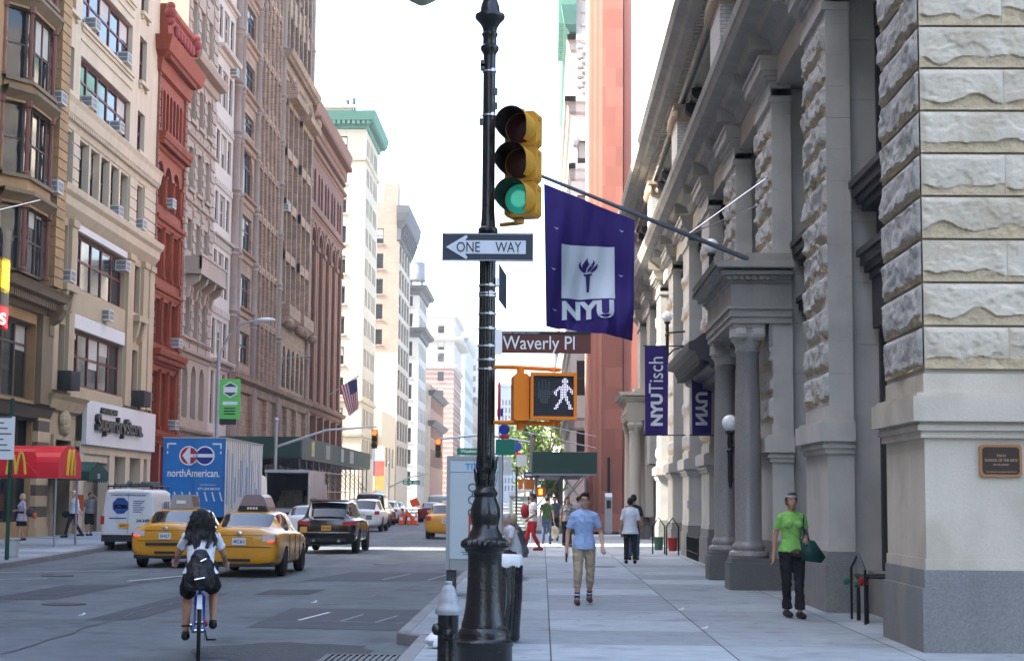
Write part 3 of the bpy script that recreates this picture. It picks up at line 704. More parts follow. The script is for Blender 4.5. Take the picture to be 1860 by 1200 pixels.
KERB = M('kerb_stone', (.21, .205, .20), var=.3, scale=2, fine=.2, bump=.3); PAINT = M('road_paint', (.62, .62, .61), var=.3, scale=5, fine=.2)
WPAINT = M('worn_road_paint', (.22, .225, .23), var=.4, scale=4, fine=.3)
b = MB(); b.poly([(-1500, -300, -.15), (1500, -300, -.15), (1500, 4000, -.15), (-1500, 4000, -.15)]); tag(b.build('road', ASPH), kind='structure')
def slabbed(name, pts, kw=.16, edges=()):   # raised pavement with kerb stones along chosen edges
    b = MB(); b.poly([(x, y, 0) for x, y in pts])
    for (x0, y0), (x1, y1) in zip(pts, pts[1:]+pts[:1]): b.poly([(x0, y0, 0), (x1, y1, 0), (x1, y1, -.16), (x0, y0, -.16)])
    tag(b.build(name, SLAB), kind='structure')
def kerb(pts, w=.16, h=.006, name='kerb'):
    b = MB(); P_ = [Vector((x, y, 0)) for x, y in pts]
    for p, q in zip(P_, P_[1:]):
        d = (q-p); l = d.length; d.normalize(); nn = Vector((d.y, -d.x, 0)); k = max(1, round(l/1.8))
        for i in range(k):
            a = p+d*(l*i/k+.006); c = p+d*(l*(i+1)/k-.006); o = .012
            b.loft([[tuple(e-nn*o+Vector((0, 0, -.17))), tuple(e+nn*w+Vector((0, 0, -.17))), tuple(e+nn*w+Vector((0, 0, h))), tuple(e-nn*(o-.02)+Vector((0, 0, h))), tuple(e-nn*o+Vector((0, 0, h-.02)))] for e in (a, c)])
    tag(b.build(name, KERB), kind='structure')
slabbed('sidewalk', [(-1.47, 13.7), (60, 13.7), (60, 78.5), (-1.75, 78.5), (-1.75, 20.6), (-1.47, 20.2)])
kerb([(-1.47, 13.7), (-1.47, 20.2), (-1.78, 20.65), (-1.75, 78.5)])
slabbed('sidewalk', [(-1.75, 86), (60, 86), (60, 700), (-1.75, 700)]); kerb([(-1.75, 86), (-1.75, 300)])
slabbed('sidewalk', [(-21, -100), (-13.0, -100), (-13.1, 41), (-14.1, 53), (-14.6, 60), (-14.6, 166), (-21, 166)])
kerb([(-14.6, 166), (-14.6, 60), (-14.1, 53), (-13.1, 41), (-13.0, 10)])
slabbed('sidewalk', [(-60, 178), (-14.6, 178), (-14.6, 700), (-60, 700)]); kerb([(-14.6, 400), (-14.6, 178)])
slabbed('sidewalk', [(-1.47, -120), (60, -120), (60, 1), (-1.47, 1)])
def sheet(name, pts, mat, z, kind='structure'):
    b = MB(); b.poly([(p[0], p[1], z) for p in pts]); tag(b.build(name, mat), kind=kind)
g_ = lambda px, py: gnd(px, py, -.15)
sheet('road_patch', [g_(447, 1139), g_(530, 1104), (-1.8, 26.9), (-1.8, 22.7)], ASPH2, -.146)
rp = random.Random(4); blob_ = [(-3.0+ .95*cos(a)*(1+.25*rp.random()), 19.5+1.05*sin(a)*(1+.25*rp.random())) for a in [2*pi*i/26 for i in range(26)]]
sheet('road_patch', blob_, ASPH3, -.1455)
sheet('road_patch', [(-5.2, 35.6), (-1.9, 36.2), (-1.9, 40.3), (-4.6, 40.0)], ASPH2, -.146)
for (x0, y0), (x1, y1), w, mt in (((-8.72, 35.0), (-8.05, 37.6), .1, PAINT), ((-3.62, 18.0), (-3.0, 18.05), .09, PAINT), ((-3.55, 24.4), (-3.32, 26.1), .06, PAINT), ((-2.92, 24.3), (-2.75, 25.7), .05, WPAINT), ((-2.4, 24.1), (-2.2, 25.5), .05, WPAINT),
        ((-3.5, 36.5), (-3.1, 39.5), .06, WPAINT), ((-2.5, 36.6), (-2.2, 39.5), .06, WPAINT), ((-14, 37.2), (-9.2, 40.5), .35, WPAINT), ((-13, 34.6), (-10.6, 35.6), .3, WPAINT), ((-3.2, 24.3), (-2.0, 24.0), .04, WPAINT)):
    d = Vector((x1-x0, y1-y0)).normalized()*w/2; n = (-d.y, d.x)
    sheet('lane_marking', [(x0-n[0], y0-n[1]), (x1-n[0], y1-n[1]), (x1+n[0], y1+n[1]), (x0+n[0], y0+n[1])], mt, -.142)
rg = random.Random(11)   # tar seams and cracks wandering over the asphalt, each a thin ribbon
TAR = M('tar_seam', (.03, .03, .032), rough=.5, var=.3)
for x0, y0, dx, dy, n, w in ((-9.5, 19, .05, 1, 60, .035), (-6.2, 18.5, -.02, 1, 70, .03), (-12, 24, 1, .06, 22, .03), (-10.6, 30, 1, -.04, 16, .03), (-7.6, 21, .9, .35, 9, .02), (-3.2, 30, .1, 1, 26, .025), (-8, 45, 1, .03, 12, .04), (-11.5, 20, .2, 1, 14, .02), (-5.4, 22.5, 1, .3, 5, .018), (-12.2, 33, .15, 1, 12, .03)):
    pts = [(x0, y0)]
    for k in range(n): pts.append((pts[-1][0]+dx*.5+rg.gauss(0, .05), pts[-1][1]+dy*.5+rg.gauss(0, .05)))
    b = MB()
    for p, q in zip(pts, pts[1:]):
        d = Vector((q[0]-p[0], q[1]-p[1])).normalized(); nn = (-d.y*w*.5, d.x*w*.5); b.poly([(p[0]-nn[0], p[1]-nn[1], -.1435), (q[0]-nn[0], q[1]-nn[1], -.1435), (q[0]+nn[0], q[1]+nn[1], -.1435), (p[0]+nn[0], p[1]+nn[1], -.1435)])
    tag(b.build('tar_seam', TAR), kind='structure')
GRATE = M('cast_iron_grate', (.05, .047, .045), rough=.55, metal=.5, var=.3)
t = thing('storm_drain', 'black iron storm drain grate set in the road below the notched kerb', 'drain', (-1.95, 18.6, -.145))
b = MB(); b.box(-2.45, -2.38, 18.0, 19.1, -.149, -.128); b.box(-1.60, -1.53, 18.0, 19.1, -.149, -.128); b.box(-2.38, -1.6, 18.0, 18.07, -.149, -.128); b.box(-2.38, -1.6, 19.03, 19.1, -.149, -.128); b.build('frame', GRATE, t)
b = MB()
for i in range(11): b.box(-2.35+i*.07, -2.315+i*.07, 18.07, 19.03, -.149, -.13)
b.build('grate', GRATE, t)
sheet('drain_shade_sheet', [(-2.38, 18.07), (-1.6, 18.07), (-1.6, 19.03), (-2.38, 19.03)], BLACKP, -.1445)  # flat black sheet painted as the shade under the drain grate
for mx_, my_, l in ((-7.9, 27.5, 'round iron manhole cover in the road right of the cyclist'), (-10.8, 37, 'round iron manhole cover in the road behind the left taxi'), (-4.2, 45, 'round iron manhole cover in the road near the phone kiosk')):
    t = thing('manhole_cover', l, 'manhole cover', (mx_, my_, -.145), 0, 'manhole covers in the street'); b = MB(); b.lathe([(.36, -.148), (.36, -.138), (.33, -.136)], (mx_, my_, 0), 22); b.build('cover', GRATE, t)
for x0, x1, y0, y1, mt in ((-9.6, -8.4, 28.5, 33.5, ASPH2), (-12.2, -10.9, 24, 27.5, ASPH2), (-6.6, -5.9, 24, 31, ASPH2), (-5.3, -4.3, 30.5, 32.5, ASPH3)): sheet('road_patch', [(x0, y0), (x1, y0+.2), (x1+.1, y1), (x0+.05, y1-.15)], mt, -.1452)
t = thing('manhole_cover', 'round iron manhole cover flush in the right sidewalk', 'manhole cover', (1.5, 41, 0)); b = MB(); b.lathe([(.32, 0), (.32, .006), (.28, .008)], (1.5, 41, 0), 20); b.build('cover', GRATE, t)

SCRAP = M('paper_scrap', (.6, .6, .58), var=.1)
for px, py, z, l in ((570, 1094, -.15, 'small white paper scrap on the road by the dark patch'), (1236, 1107, 0, 'small white paper scrap on the pavement joint, the farther of the two'), (1279, 1141, 0, 'small white paper scrap on the pavement joint, the nearer of the two'), (148, 1117, -.15, 'small pale scrap on the road at the lower left')):
    q = gnd(px, py, z); b = MB(); b.poly([(q.x-.05, q.y-.06, z+.006), (q.x+.04, q.y-.07, z+.01), (q.x+.06, q.y+.03, z+.03), (q.x-.02, q.y+.07, z+.012)]); b.poly([(q.x+.04, q.y-.07, z+.01), (q.x+.06, q.y+.03, z+.03), (q.x+.02, q.y+.01, z+.045)]); tag(b.build('paper_scrap', SCRAP, loc=tuple(q)), l, 'litter', 'paper scraps on the ground')
# ================================================================ RIGHT: STONE CORNER BUILDING
STONE = M('blue_grey_limestone', (.475, .455, .41), var=.14, scale=.8, streak=.2, fine=.06, bump=.15, bscale=12, dirt=((.29, .28, .25), 1.1, .5, .35))
ROCKF = M('rock_faced_stone', (.57, .51, .40), var=.16, scale=2.2, fine=.12, bump=.45, bscale=18, dirt=((.40, .335, .23), 1.6, .5, .6))
CHIP = M('chipped_stone', (.48, .385, .245), var=.25, scale=5, fine=.2, bump=.9, bscale=14)
ROCKS = M('weathered_rock_face', (.42, .415, .39), var=.3, scale=3, fine=.2, bump=.8, bscale=14)
SMOOTH = M('smooth_stone', (.53, .475, .38), var=.14, scale=.9, streak=.18, fine=.1, bump=.15, dirt=((.36, .31, .235), 1.1, .5, .5))
GRAN = M('grey_granite', (.20, .20, .195), var=.15, scale=.8, fine=.35, streak=.2, dirt=((.30, .27, .22), 1.2, .5, .4))
PINKG = M('pink_granite', (.235, .222, .215), rough=.35, var=.2, fine=.4, spec=.5, streak=.25)
IRON = M('dark_cast_iron', (.045, .046, .05), rough=.5, var=.2)
IRONB = M('black_iron', (.012, .012, .014), rough=.45, var=.2)
WBRICK = M('white_painted_brick', (.55, .54, .51), var=.06, brick=(.22, .085, .012, (.34, .34, .33), .06))
FRIEZE = M('light_frieze_stone', (.50, .45, .38), var=.12, streak=.15)
CORN = M('weathered_cornice', (.33, .315, .28), var=.25, scale=1.2, streak=.25, fine=.1)
JOINT = M('mortar_joint', (.42, .37, .29), var=.1)
R = right_f(); RF = front_f(18.55)
TB = thing('stone_university_building', 'grey stone corner building with rusticated piers, a columned portico and deep cornices', 'building', (4.37, 18.55, 0))
def rock(mb, u0, u1, z0, z1, n0, bulge, rough, seed, nu, nz_, chip=0):   # one rock-faced block
    idx = []; cu0_, cz0 = u1-u0, z1-z0
    for j in range(nz_+1):
        row = []
        for i in range(nu+1):
            a, c = i/nu, j/nz_; e = min(1, min(min(a, 1-a)*cu0_, min(c, 1-c)*cz0)/.05)
            q = Vector((u0+a*cu0_, seed*3.17, z0+c*cz0))
            f = noise.fractal(q*3.2, 1, 2, 5)+.7*abs(noise.noise(q*7)); nn = n0+e*(bulge+rough*f)
            if chip == 1: g_ = noise.fractal(q*2.3, 1, 2, 4); g2 = noise.fractal(q*5.1+Vector((9, 0, 0)), 1, 2, 4); nn = n0+e*(bulge+.012-.018*max(0, min(1, (g_-.02)*7))-.007*max(0, min(1, (g2-.12)*9))+.006*noise.noise(q*18))
            line = chip*(.24+.34*noise.noise(Vector((u0+a*cu0_*1.7, seed, 0))*1.6))
            if c < line: nn = n0+e*(bulge*.25+rough*1.1*(f+noise.noise(q*16)*.6)-.012)
            row.append((mb.V(u0+a*cu0_, nn, z0+c*cz0), c < line*.93))
        idx.append(row)
    for j in range(nz_):
        for i in range(nu):
            mb.mi = 1 if idx[j][i][1] else 0
            mb.face((idx[j][i][0], idx[j][i+1][0], idx[j+1][i+1][0], idx[j+1][i][0]))
    for j in range(nz_): 
        for i_, s_ in ((0, 1), (nu, 1)):
            pass
    mb.mi = 0
# corner pier: street face and side-street face
PIER = [18.55, 25.0, 31.0, 36.9, 42.8, 48.8, 54.8, 60.8, 66.8, 73.5]
b = MB(R)
b.box(18.57, 20.6, -8, .09, 3.07, 10.2)
b.build('corner_pier_core', JOINT, TB)
b = MB(RF)
for k in range(15):
    z = 3.12+k*.492
    cuts = [4.27] + sorted([4.27+1.02*(k % 2)+.95, 4.27+2.9+.5*(k % 3), 9.5])
    for i, (a, c) in enumerate(zip(cuts, cuts[1:])): rock(b, a+.002, c-.002, z+.014, z+.478, .02, .014, .015, k*5+i, int((c-a)/.02), 34, 1)
b.build('rock_faced_courses', [ROCKF, CHIP], TB, smooth=True)
b = MB(R)
for k in range(15):
    z = 3.12+k*.492
    rock(b, 18.56, 20.62, z+.018, z+.475, .11, .035, .04, 100+k, 60, 18, .5)
b.build('rock_faced_courses', [ROCKS, CHIP], TB, smooth=True)
def pedestal(y0, y1, w_in, front_to=None):   # base, pedestal and cap moulding; w_in = inner depth of the pier
    def ring(d, z0, z1, mat):
        bb = MB(R); bb.box(y0-d, y1+d, w_in, .11+d, z0, z1); return bb
    return ring
def pier_base(y0, y1, n0, n1):
    b = MB(R); b.box(y0-.06, y1+.06, n0, n1+.06, 0, .66); b.prism([(y0-.06, n0), (y0-.06, n1+.06), (y1+.06, n1+.06), (y1+.06, n0)], .66, .7, 'z'); b.box(y0-.03, y1+.03, n0, n1+.03, .7, .9); b.build('granite_base', GRAN, TB)
    b = MB(R); b.box(y0-.015, y1+.015, n0, n1+.015, .9, 1.02); b.box(y0, y1, n0, n1, 1.02, 2.36)
    for k, (d, za, zb) in enumerate(((.05, 2.36, 2.44), (.09, 2.44, 2.5), (.07, 2.5, 2.54), (.15, 2.54, 2.82), (.1, 2.82, 2.86), (.0, 2.86, 3.08))): b.box(y0-d, y1+d, n0, n1+d, za, zb-.001)
    b.build('pedestal', SMOOTH if y0 < 20 else STONE, TB)
pier_base(18.55, 20.6, -8, .11)
def capital(b, y0, y1, n0, n1, z=9.2):
    for d, za, zb in ((.03, 0, .12), (.0, .12, .42), (.05, .42, .5), (.12, .5, .58), (.2, .58, .78), (.24, .78, .86)): b.box(y0-d, y1+d, n0, n1+d, z+za, z+zb-.001)
for i, y in enumerate(PIER[1:]):
    w = 2.05; y1 = y+w
    if y not in (66.8,): pier_base(y, y1, -.32, .08)
    b = MB(R)
    for k in range(13):   # plain ashlar sides with fine joints
        z = 3.08+k*.492; b.box(y, y1, -.32, .05, z, z+.486)
    b.box(y+.01, y1-.01, -.3, .04, 3.08, 9.3)
    b.build('pier', STONE, TB)
    b = MB(R)
    for k in range(7): z = 3.08+k*.95; b.box(y+.2, y1-.2, -.8, -.32, z, min(9.5, z+.944))
    b.box(y+.16, y1-.16, -.8, -.32, 0, .9); b.box(y+.2, y1-.2, -.8, -.32, .9, 3.08); b.build('jamb', STONE, TB)
    if y < 62:
        b = MB(R); far = y > 40
        for k in range(12):
            z = 3.12+k*.492
            if k % 2 == 0 or not far: rock(b, y+.0, y1, z+.02, z+.47, .05, .045, .065, 200+i*20+k, 16 if far else 36, 5 if far else 10, .7)
        b.build('rock_faced_courses', [ROCKS, CHIP], TB, smooth=True)
    b = MB(R); capital(b, y, y1, -.32, .08); b.build('capital', STONE, TB)
# walls, bays, cornices
b = MB(R); b.F = R
b.box(18.6, 76.5, -14, -1.2, 9.3, 26); b.box(18.6, 76.5, -14, -7.9, 0, 9.3); b.build('wall', STONE, TB)
b = MB(R); b.box(20.6, 76.5, -.95, -.05, 9.55, 10.2); b.build('frieze', FRIEZE, TB)
prof1 = [(-.1, 9.3), (.02, 9.32), (.02, 9.55), (-.02, 9.56), (-.02, 10.05), (.08, 10.1), (.14, 10.25), (.36, 10.36), (.42, 10.52), (.68, 10.58), (.74, 10.72), (.77, 10.76), (.8, 10.92)]
b = MB(R); b.cornice(18.6, 76.3, [(n, z) for n, z in prof1 if z > 10.04], True)
for k in range(19): b.box(21.5+k*3, 21.56+k*3, 0, .5, 10.1, 10.4)
b.build('first_floor_cornice', CORN, TB)
b = MB(RF); b.cornice(4.3, 12, [(n, z) for n, z in prof1 if z > 10.04], True); b.build('side_cornice', CORN, TB)
for i, (y, y2) in enumerate(zip(PIER, PIER[1:])):   # iron and glass bays
    a, c = y+2.05, y2
    if c-a < .5: continue
    b = MB(R); b.poly([(a, -.9, .6), (c, -.9, .6), (c, -.9, 9.3), (a, -.9, 9.3)]); b.build('bay_glass', SHOPG, TB)
    b = MB(R)
    b.box(a, c, -1.2, -.7, 8.9, 9.3)
    for z, n in ((6.05, -.28), (5.0, -.38)):
        for d, za, zb in ((.2, 0, .1), (.12, .1, .2), (.06, .2, .34), (0, .34, .44)): b.box(a, c, -1.0, n-d, z+za, z+zb-.001)
    b.box(a, c, -1.0, -.7, 5.44, 6.05); b.box(a, c, -1.0, -.62, 4.25, 5.0); b.split('iron_spandrel', IRON, TB)
    b = MB(R)
    for q in range(5):
        u = a+(c-a)*q/4; b.box(u-.06, u+.06, -.9, -.72, .6, 8.9)
    b.box(a, c, -.9, -.74, 3.1, 3.22); b.build('mullions', IRON, TB)
    b = MB(R); b.box(a, c, -1.2, -.5, 0, .62); b.build('bulkhead', GRAN, TB)
    for u in (a+.25, c-.25) if y > 33 else ():
        b = MB(R); b.prism([(-.9, 8.45), (-.65, 8.55), (-.5, 8.8), (-.25, 8.9), (-.2, 9.0), (-.2, 9.15), (-.25, 9.28), (-.9, 9.28)], u-.18, u+.18); b.build('iron_bracket', IRONB, TB)
# second floor: brick pilasters, loggia soffits, black brackets, upper cornice
prof2 = [(.1, 13.4), (.16, 13.44), (.16, 13.6), (.3, 13.68), (.34, 13.85), (.72, 13.92), (.8, 14.05), (1.0, 14.1), (1.07, 14.3), (1.07, 14.36)]
b = MB(R); b.cornice(18.6, 76.3, prof2, True); b.box(18.6, 76.3, -.3, .1, 13.36, 14.3); b.build('upper_cornice', CORN, TB)
b = MB(R); b.box(19, 76, .28, .32, 13.44, 13.9)
for k in range(190): b.box(19+k*.3, 19.16+k*.3, .3, .5, 13.7, 13.86)
for k in range(70): b.ball((19.2+k*.82, .3, 13.52), .2, .06, .05, 6, 4)
b.build('dentil_band', CORN, TB)
b = MB(R); b.box(18.6, 76.3, -1.3, -.3, 13.3, 13.36); b.build('soffit', M('soffit_plaster', (.55, .53, .49), var=.08), TB)
b = MB(R); b.poly([(18.6, -1.19, 10.9), (76.3, -1.19, 10.9), (76.3, -1.19, 13.3), (18.6, -1.19, 13.3)]); b.build('upper_glass', GLASS, TB)
for y in (24.8, 36.8, 48.7, 60.7, 72.6):
    b = MB(R); b.box(y, y+2.1, -1.2, .4, 10.9, 12.9); b.build('brick_pilaster', WBRICK, TB)
    b = MB(R)
    for d, za, zb in ((.02, 12.9, 13.0), (.06, 13.0, 13.3), (.12, 13.3, 13.42)): b.box(y-d, y+2.1+d, -1.2, .4+d, za, zb-.001)
    for q in range(7): b.ball((y+.15+q*.3, .45, 13.12), .13, .14, .16, 6, 5); 
    for q in range(5): b.ball((y-.03, .4-q*.25, 13.12), .08, .12, .16, 6, 5)
    b.build('terracotta_capital', M('cream_terracotta', (.45, .36, .27), var=.25, bump=.5), TB)
    for u in (y-.75, y-2.6, y+2.5):
        b = MB(R); b.prism([(-1.1, 12.75), (-.35, 12.8), (-.2, 12.95), (-.05, 12.9), (.1, 13.0), (.2, 13.1), (.2, 13.29), (-1.1, 13.29)], u, u+.4); b.build('iron_bracket', IRONB, TB)
up_ = grid_ops([(20.2+i*3.1, 21.9+i*3.1) for i in range(18)], [(16, 18.8), (20.4, 23)])
for o in up_: put_win(TB, R, *o, -1.17, DARKF, 1)
# portico
def portico(y0, tall):
    ya, yb = y0+.3, y0+4.05; xn = .5       # column centres (n = 4.37-3.87)
    for y in (ya, yb):
        b = MB(R); b.box(y-.42, y+.42, -.1, xn+.4, 0, .5); b.box(y-.38, y+.38, -.1, xn+.36, .5, .58); b.build('plinth', M('dark_granite', (.125, .122, .118), rough=.5, var=.2, fine=.3, streak=.2), TB)
        b = MB(R); b.lathe([(.36, .58), (.38, .63), (.36, .69), (.29, .72), (.31, .77), (.30, .82), (.265, .86), (.25, .9), (.252, 2.2), (.235, 3.6), (.215, 4.4), (.235, 4.43), (.235, 4.47), (.215, 4.5)], (y, xn, 0), 24); b.build('column', PINKG if tall == 0 else FRIEZE, TB, smooth=True)
        b = MB(R)
        b.lathe([(.22, 4.5), (.24, 4.56), (.3, 4.7)], (y, xn, 0), 24); b.box(y-.3, y+.3, xn-.3, xn+.3, 4.88, 4.96)
        for sx in (-1, 1):
            for q in (-1, 1): b.lathe([(.02, -.09), (.12, -.1), (.13, 0), (.12, .1), (.02, .09)], (y+sx*.27, xn+q*.16, 4.76), 12, axis='y')
        for q in range(9): b.box(y-.26+q*.06, y-.225+q*.06, xn-.31, xn+.31, 4.72, 4.88)
        b.box(y-.27, y+.27, xn-.27, xn+.27, 4.7, 4.88); b.build('ionic_capital', STONE if tall == 0 else FRIEZE, TB)
        b = MB(R); b.box(y-.24, y+.24, -.27, .065, .92, 4.6); b.box(y-.285, y+.285, -.27, .125, 4.52, 4.958); b.build('portico_pilaster', PINKG if tall == 0 else FRIEZE, TB)
    e0, e1 = ya-.36, yb+.36; pr = xn+.34
    b = MB(R)
    for d, za, zb in ((0, 4.96, 5.08), (.03, 5.08, 5.22), (.07, 5.22, 5.28), (.0, 5.28, 5.72)): b.box(e0-d, e1+d, -.3, pr+d, za, zb-.001)
    b.cornice(e0, e1, [(pr, 5.7), (pr+.05, 5.74), (pr+.06, 5.86), (pr+.22, 5.9), (pr+.26, 6.02), (pr+.34, 6.14)], False)
    b.box(e0-.34, e1+.34, -.3, pr+.3, 5.98, 6.1)
    for n_, z_ in ((.06, 5.86), (.2, 5.93), (.3, 6.04)): b.box(e0-n_, e1+n_, -.3, pr+n_, z_-.07, z_)
    for k in range(34): b.box(e0+k*.13, e0+.07+k*.13, pr+.03, pr+.12, 5.77, 5.85)
    for k in range(8): b.box(e0-.12, e0-.03, .02+k*.12, .09+k*.12, 5.77, 5.85)
    b.box(e0+.05, e1-.05, -.3, pr-.3, 6.1, 6.3); b.build('entablature', CORN if tall == 0 else FRIEZE, TB)
    b = MB(R); b.box(y0+.9, y0+3.4, -1.0, -.85, 0, 3.6); b.build('door', IRON, TB)
portico(31.0, 0); portico(69.4, 1)
CAN = thing('entrance_canopy', 'dark iron canopy with stepped underside beyond the columned portico', 'canopy', (3.9, 40, 4.4))
b = MB(R); b.prism([(.09, 4.35), (.35, 4.4), (.38, 4.55), (.6, 4.62), (.64, 4.76), (.86, 4.82), (.92, 4.98), (1.09, 5.02), (1.09, 5.2), (.95, 5.25), (.12, 5.9), (.09, 5.9)], 37.2, 43.6); b.build('hood', IRON, CAN)
b = MB(R)
for k in range(30): b.box(37.3+k*.21, 37.42+k*.21, .62, .84, 4.7, 4.8)
b.build('dentil', IRONB, CAN)
# plaque
BRONZE = M('dark_bronze', (.055, .04, .03), rough=.45, metal=.3); BRASS = M('brass_border', (.45, .22, .10), rough=.4, metal=.6); BRTXT = M('raised_brass_letter', (.62, .42, .26), rough=.4, metal=.4)
PL = thing('plaque', 'bronze plaque with a brass border on the corner pedestal', 'plaque', (5.1, 18.54, 1.93))
def octo(x0, x1, z0, z1, c): return [(x0+c, z0), (x1-c, z0), (x1, z0+c), (x1, z1-c), (x1-c, z1), (x0+c, z1), (x0, z1-c), (x0, z0+c)]
b = MB(); b.prism(octo(4.86, 5.33, 1.93, 2.29, .03), 18.548, 18.515, 'n'); b.build('border', BRASS, PL)
b = MB(); b.prism(octo(4.89, 5.3, 1.96, 2.26, .025), 18.53, 18.51, 'n'); b.build('plate', BRONZE, PL)
for s_, z_, h_, w_ in (('TISCH', 2.165, .028, .1), ('SCHOOL OF THE ARTS', 2.115, .03, .36), ('NEW YORK UNIVERSITY', 2.065, .016, .18), ('THE MAURICE KANBAR INSTITUTE', 1.985, .014, .34)): text(s_, (5.095, 18.508, z_), (1, 0, 0), (0, 0, 1), BRTXT, PL, height=h_, width=w_, ext=.003)
# ================================================================ FAR LEFT ROW
PALE = M('pale_cream_brick', (0.430, 0.378, 0.297), var=.06, streak=.06)
PALEG = M('pale_grey_stone', (0.361, 0.353, 0.335), var=.08, streak=.08)
COPPER = M('green_copper', (.065, .175, .135), var=.15, streak=.15)
SLATE = M('dark_slate_cornice', (.085, .088, .095), var=.15)
def corner_block(name, label, y0, y1, H, mat, fcols, scols, rows, frame, depth=16, srows=None, X=-20, smat=None, lights=1, sill=True, grp='buildings along the left side of the street'):
    t = thing(name, label, 'building', (X, y0, 0), 0, grp); srows = srows or rows
    FF, SF = front_f(y0), left_f(X); b = MB(FF); fo = grid_ops(fcols, rows); so_ = grid_ops(scols, srows)
    b.wall(X-depth, X, 0, H, 0, fo, .22); b.F = SF; b.mi = 1; b.wall(y0, y1, 0, H, 0, so_, .3); b.mi = 0
    b.poly([(y1, 0, 0), (y1, -depth, 0), (y1, -depth, H), (y1, 0, H)]); b.poly([(y0, 0, H), (y1, 0, H), (y1, -depth, H), (y0, -depth, H)]); b.poly([(y0, -depth, 0), (y1, -depth, 0), (y1, -depth, H), (y0, -depth, H)])
    b.build('wall', [mat, smat or mat], t)
    for o in fo: put_win(t, FF, *o, -.15, frame, 1, (.5,), .1)
    for o in so_[:90]: put_win(t, SF, *o, -.2, frame, lights, (.5,), .1)
    if sill:
        b = MB(FF)
        for o in fo: b.box(o[0]-.12, o[1]+.12, 0, .14, o[2]-.2, o[2])
        b.split('window_sill', mat, t)
    return t
# H: cream block with the green cornice beyond the cross street
rH = [(2.6+3.38*k+.1, 2.6+3.38*k+1.95+.1) for k in range(1, 12)]
H_ = corner_block('corner_building', 'cream corner building with a broad green copper cornice', 181.5, 195.5, 43.2, PALE, [(-23.6, -22.05), (-27.5, -26), (-31, -29.5)], [(183.0+i*1.45+.5*(i > 1)*1.2, 184.0+i*1.45+.5*(i > 1)*1.2) for i in range(4)]+[(190.2+i*1.4, 191.2+i*1.4) for i in range(3)], rH, DARKF)
b = MB(left_f()); b.cornice(181.4, 195.6, [(0, 42.6), (.2, 42.7), (.3, 43.2), (.9, 43.5), (1.05, 44.1), (1.15, 44.5)], True)
b.F = front_f(181.5); b.cornice(-36, -20.0, [(0, 42.6), (.2, 42.7), (.3, 43.2), (.9, 43.5), (1.05, 44.1), (1.15, 44.5)], False)
for i in range(28): b.box(-34.7+i*.55, -34.4+i*.55, .2, .85, 43.1, 43.45)
b.F = left_f()
for i in range(26): b.box(181.6+i*.55, 181.9+i*.55, .2, .85, 43.1, 43.45)
b.build('copper_cornice', COPPER, H_)
b = MB(left_f())
for z in (39.0, 12.0, 8.2): b.cornice(181.5, 195.5, [(0, z), (.2, z+.1), (.25, z+.4)], False)
b.F = front_f(181.5)
for z in (39.0, 12.0, 8.2): b.cornice(-36, -20, [(0, z), (.2, z+.1), (.25, z+.4)], False)
b.split('belt_course', PALE, H_)
b = MB(); b.box(-25.2, -22, 184, 187, 43.2, 46); b.box(-25.6, -21.4, 183.5, 184, 45.6, 45.9); b.build('roof_shed', PALEG, H_)
def tankish(name, label, x, y, z, r, h, legs, mat, roof):
    t = thing(name, label, 'water tank', (x, y, z))
    b = MB(); b.lathe([(r, legs), (r*1.02, legs+h*.3), (r*1.02, legs+h*.31), (r, legs+h*.33), (r, legs+h)], (x, y, z), 18); b.build('tank', mat, t, smooth=True)
    b = MB(); b.lathe([(r*1.06, legs+h), (.05, legs+h+r*roof)], (x, y, z), 18); b.build('roof', mat, t)
    for sx in (-1, 1):
        for sy in (-1, 1): b = MB(); b.box(x+sx*r*.65-.1, x+sx*r*.65+.1, y+sy*r*.65-.1, y+sy*r*.65+.1, z, z+legs); b.build('leg', SLATE, t)
    b = MB(); b.box(x-r, x+r, y-r, y+r, z+legs-.25, z+legs); b.build('platform', SLATE, t)
for x, z, s_, l in ((-22.6, 46, 1, 'left small dark tank on the green corniced building'), (-21.9, 46.2, 1.0, 'right small dark tank on the green corniced building'), (-25.9, 46.6, .9, 'lone small dark tank at the roof edge left of the pair')): tankish('roof_vent', l, x, 185, z-2.9, .28*s_, .75, 2.9, SLATE, .4)
# low cream shop between H and I, with billboards on its side
LB = corner_block('low_shop_building', 'low cream building with colourful billboards between the two tall ones', 205, 224, 12.4, PALE, [(-23.5, -22.3)], [(206.5+i*4.2, 208.8+i*4.2) for i in range(4)], [(5.5, 8)], DARKF)
b = MB(); b.prism([(215, 12.4), (216.5, 12.4), (215.8, 15.6)], -20.3, -19.7, 'u'); b.build('gable', PALE, LB)
bb = thing('billboard', 'tall patchwork billboard of red and blue posters on the low cream building', 'billboard', (-20.3, 204.9, .5)); rr = random.Random(3)
for k in range(9):
    b = MB(); x = -21.9+(k % 2)*1.15; z = .6+(k//2)*1.85; b.box(x, x+1.1, 204.8, 204.95, z, z+1.8)
    b.build('poster', M('poster_%s' % ('red', 'blue', 'pale', 'orange', 'navy')[k % 5], ((.5, .08, .06), (.1, .2, .45), (.6, .55, .5), (.55, .2, .05), (.05, .06, .16))[k % 5], var=.6, scale=1.1), bb)
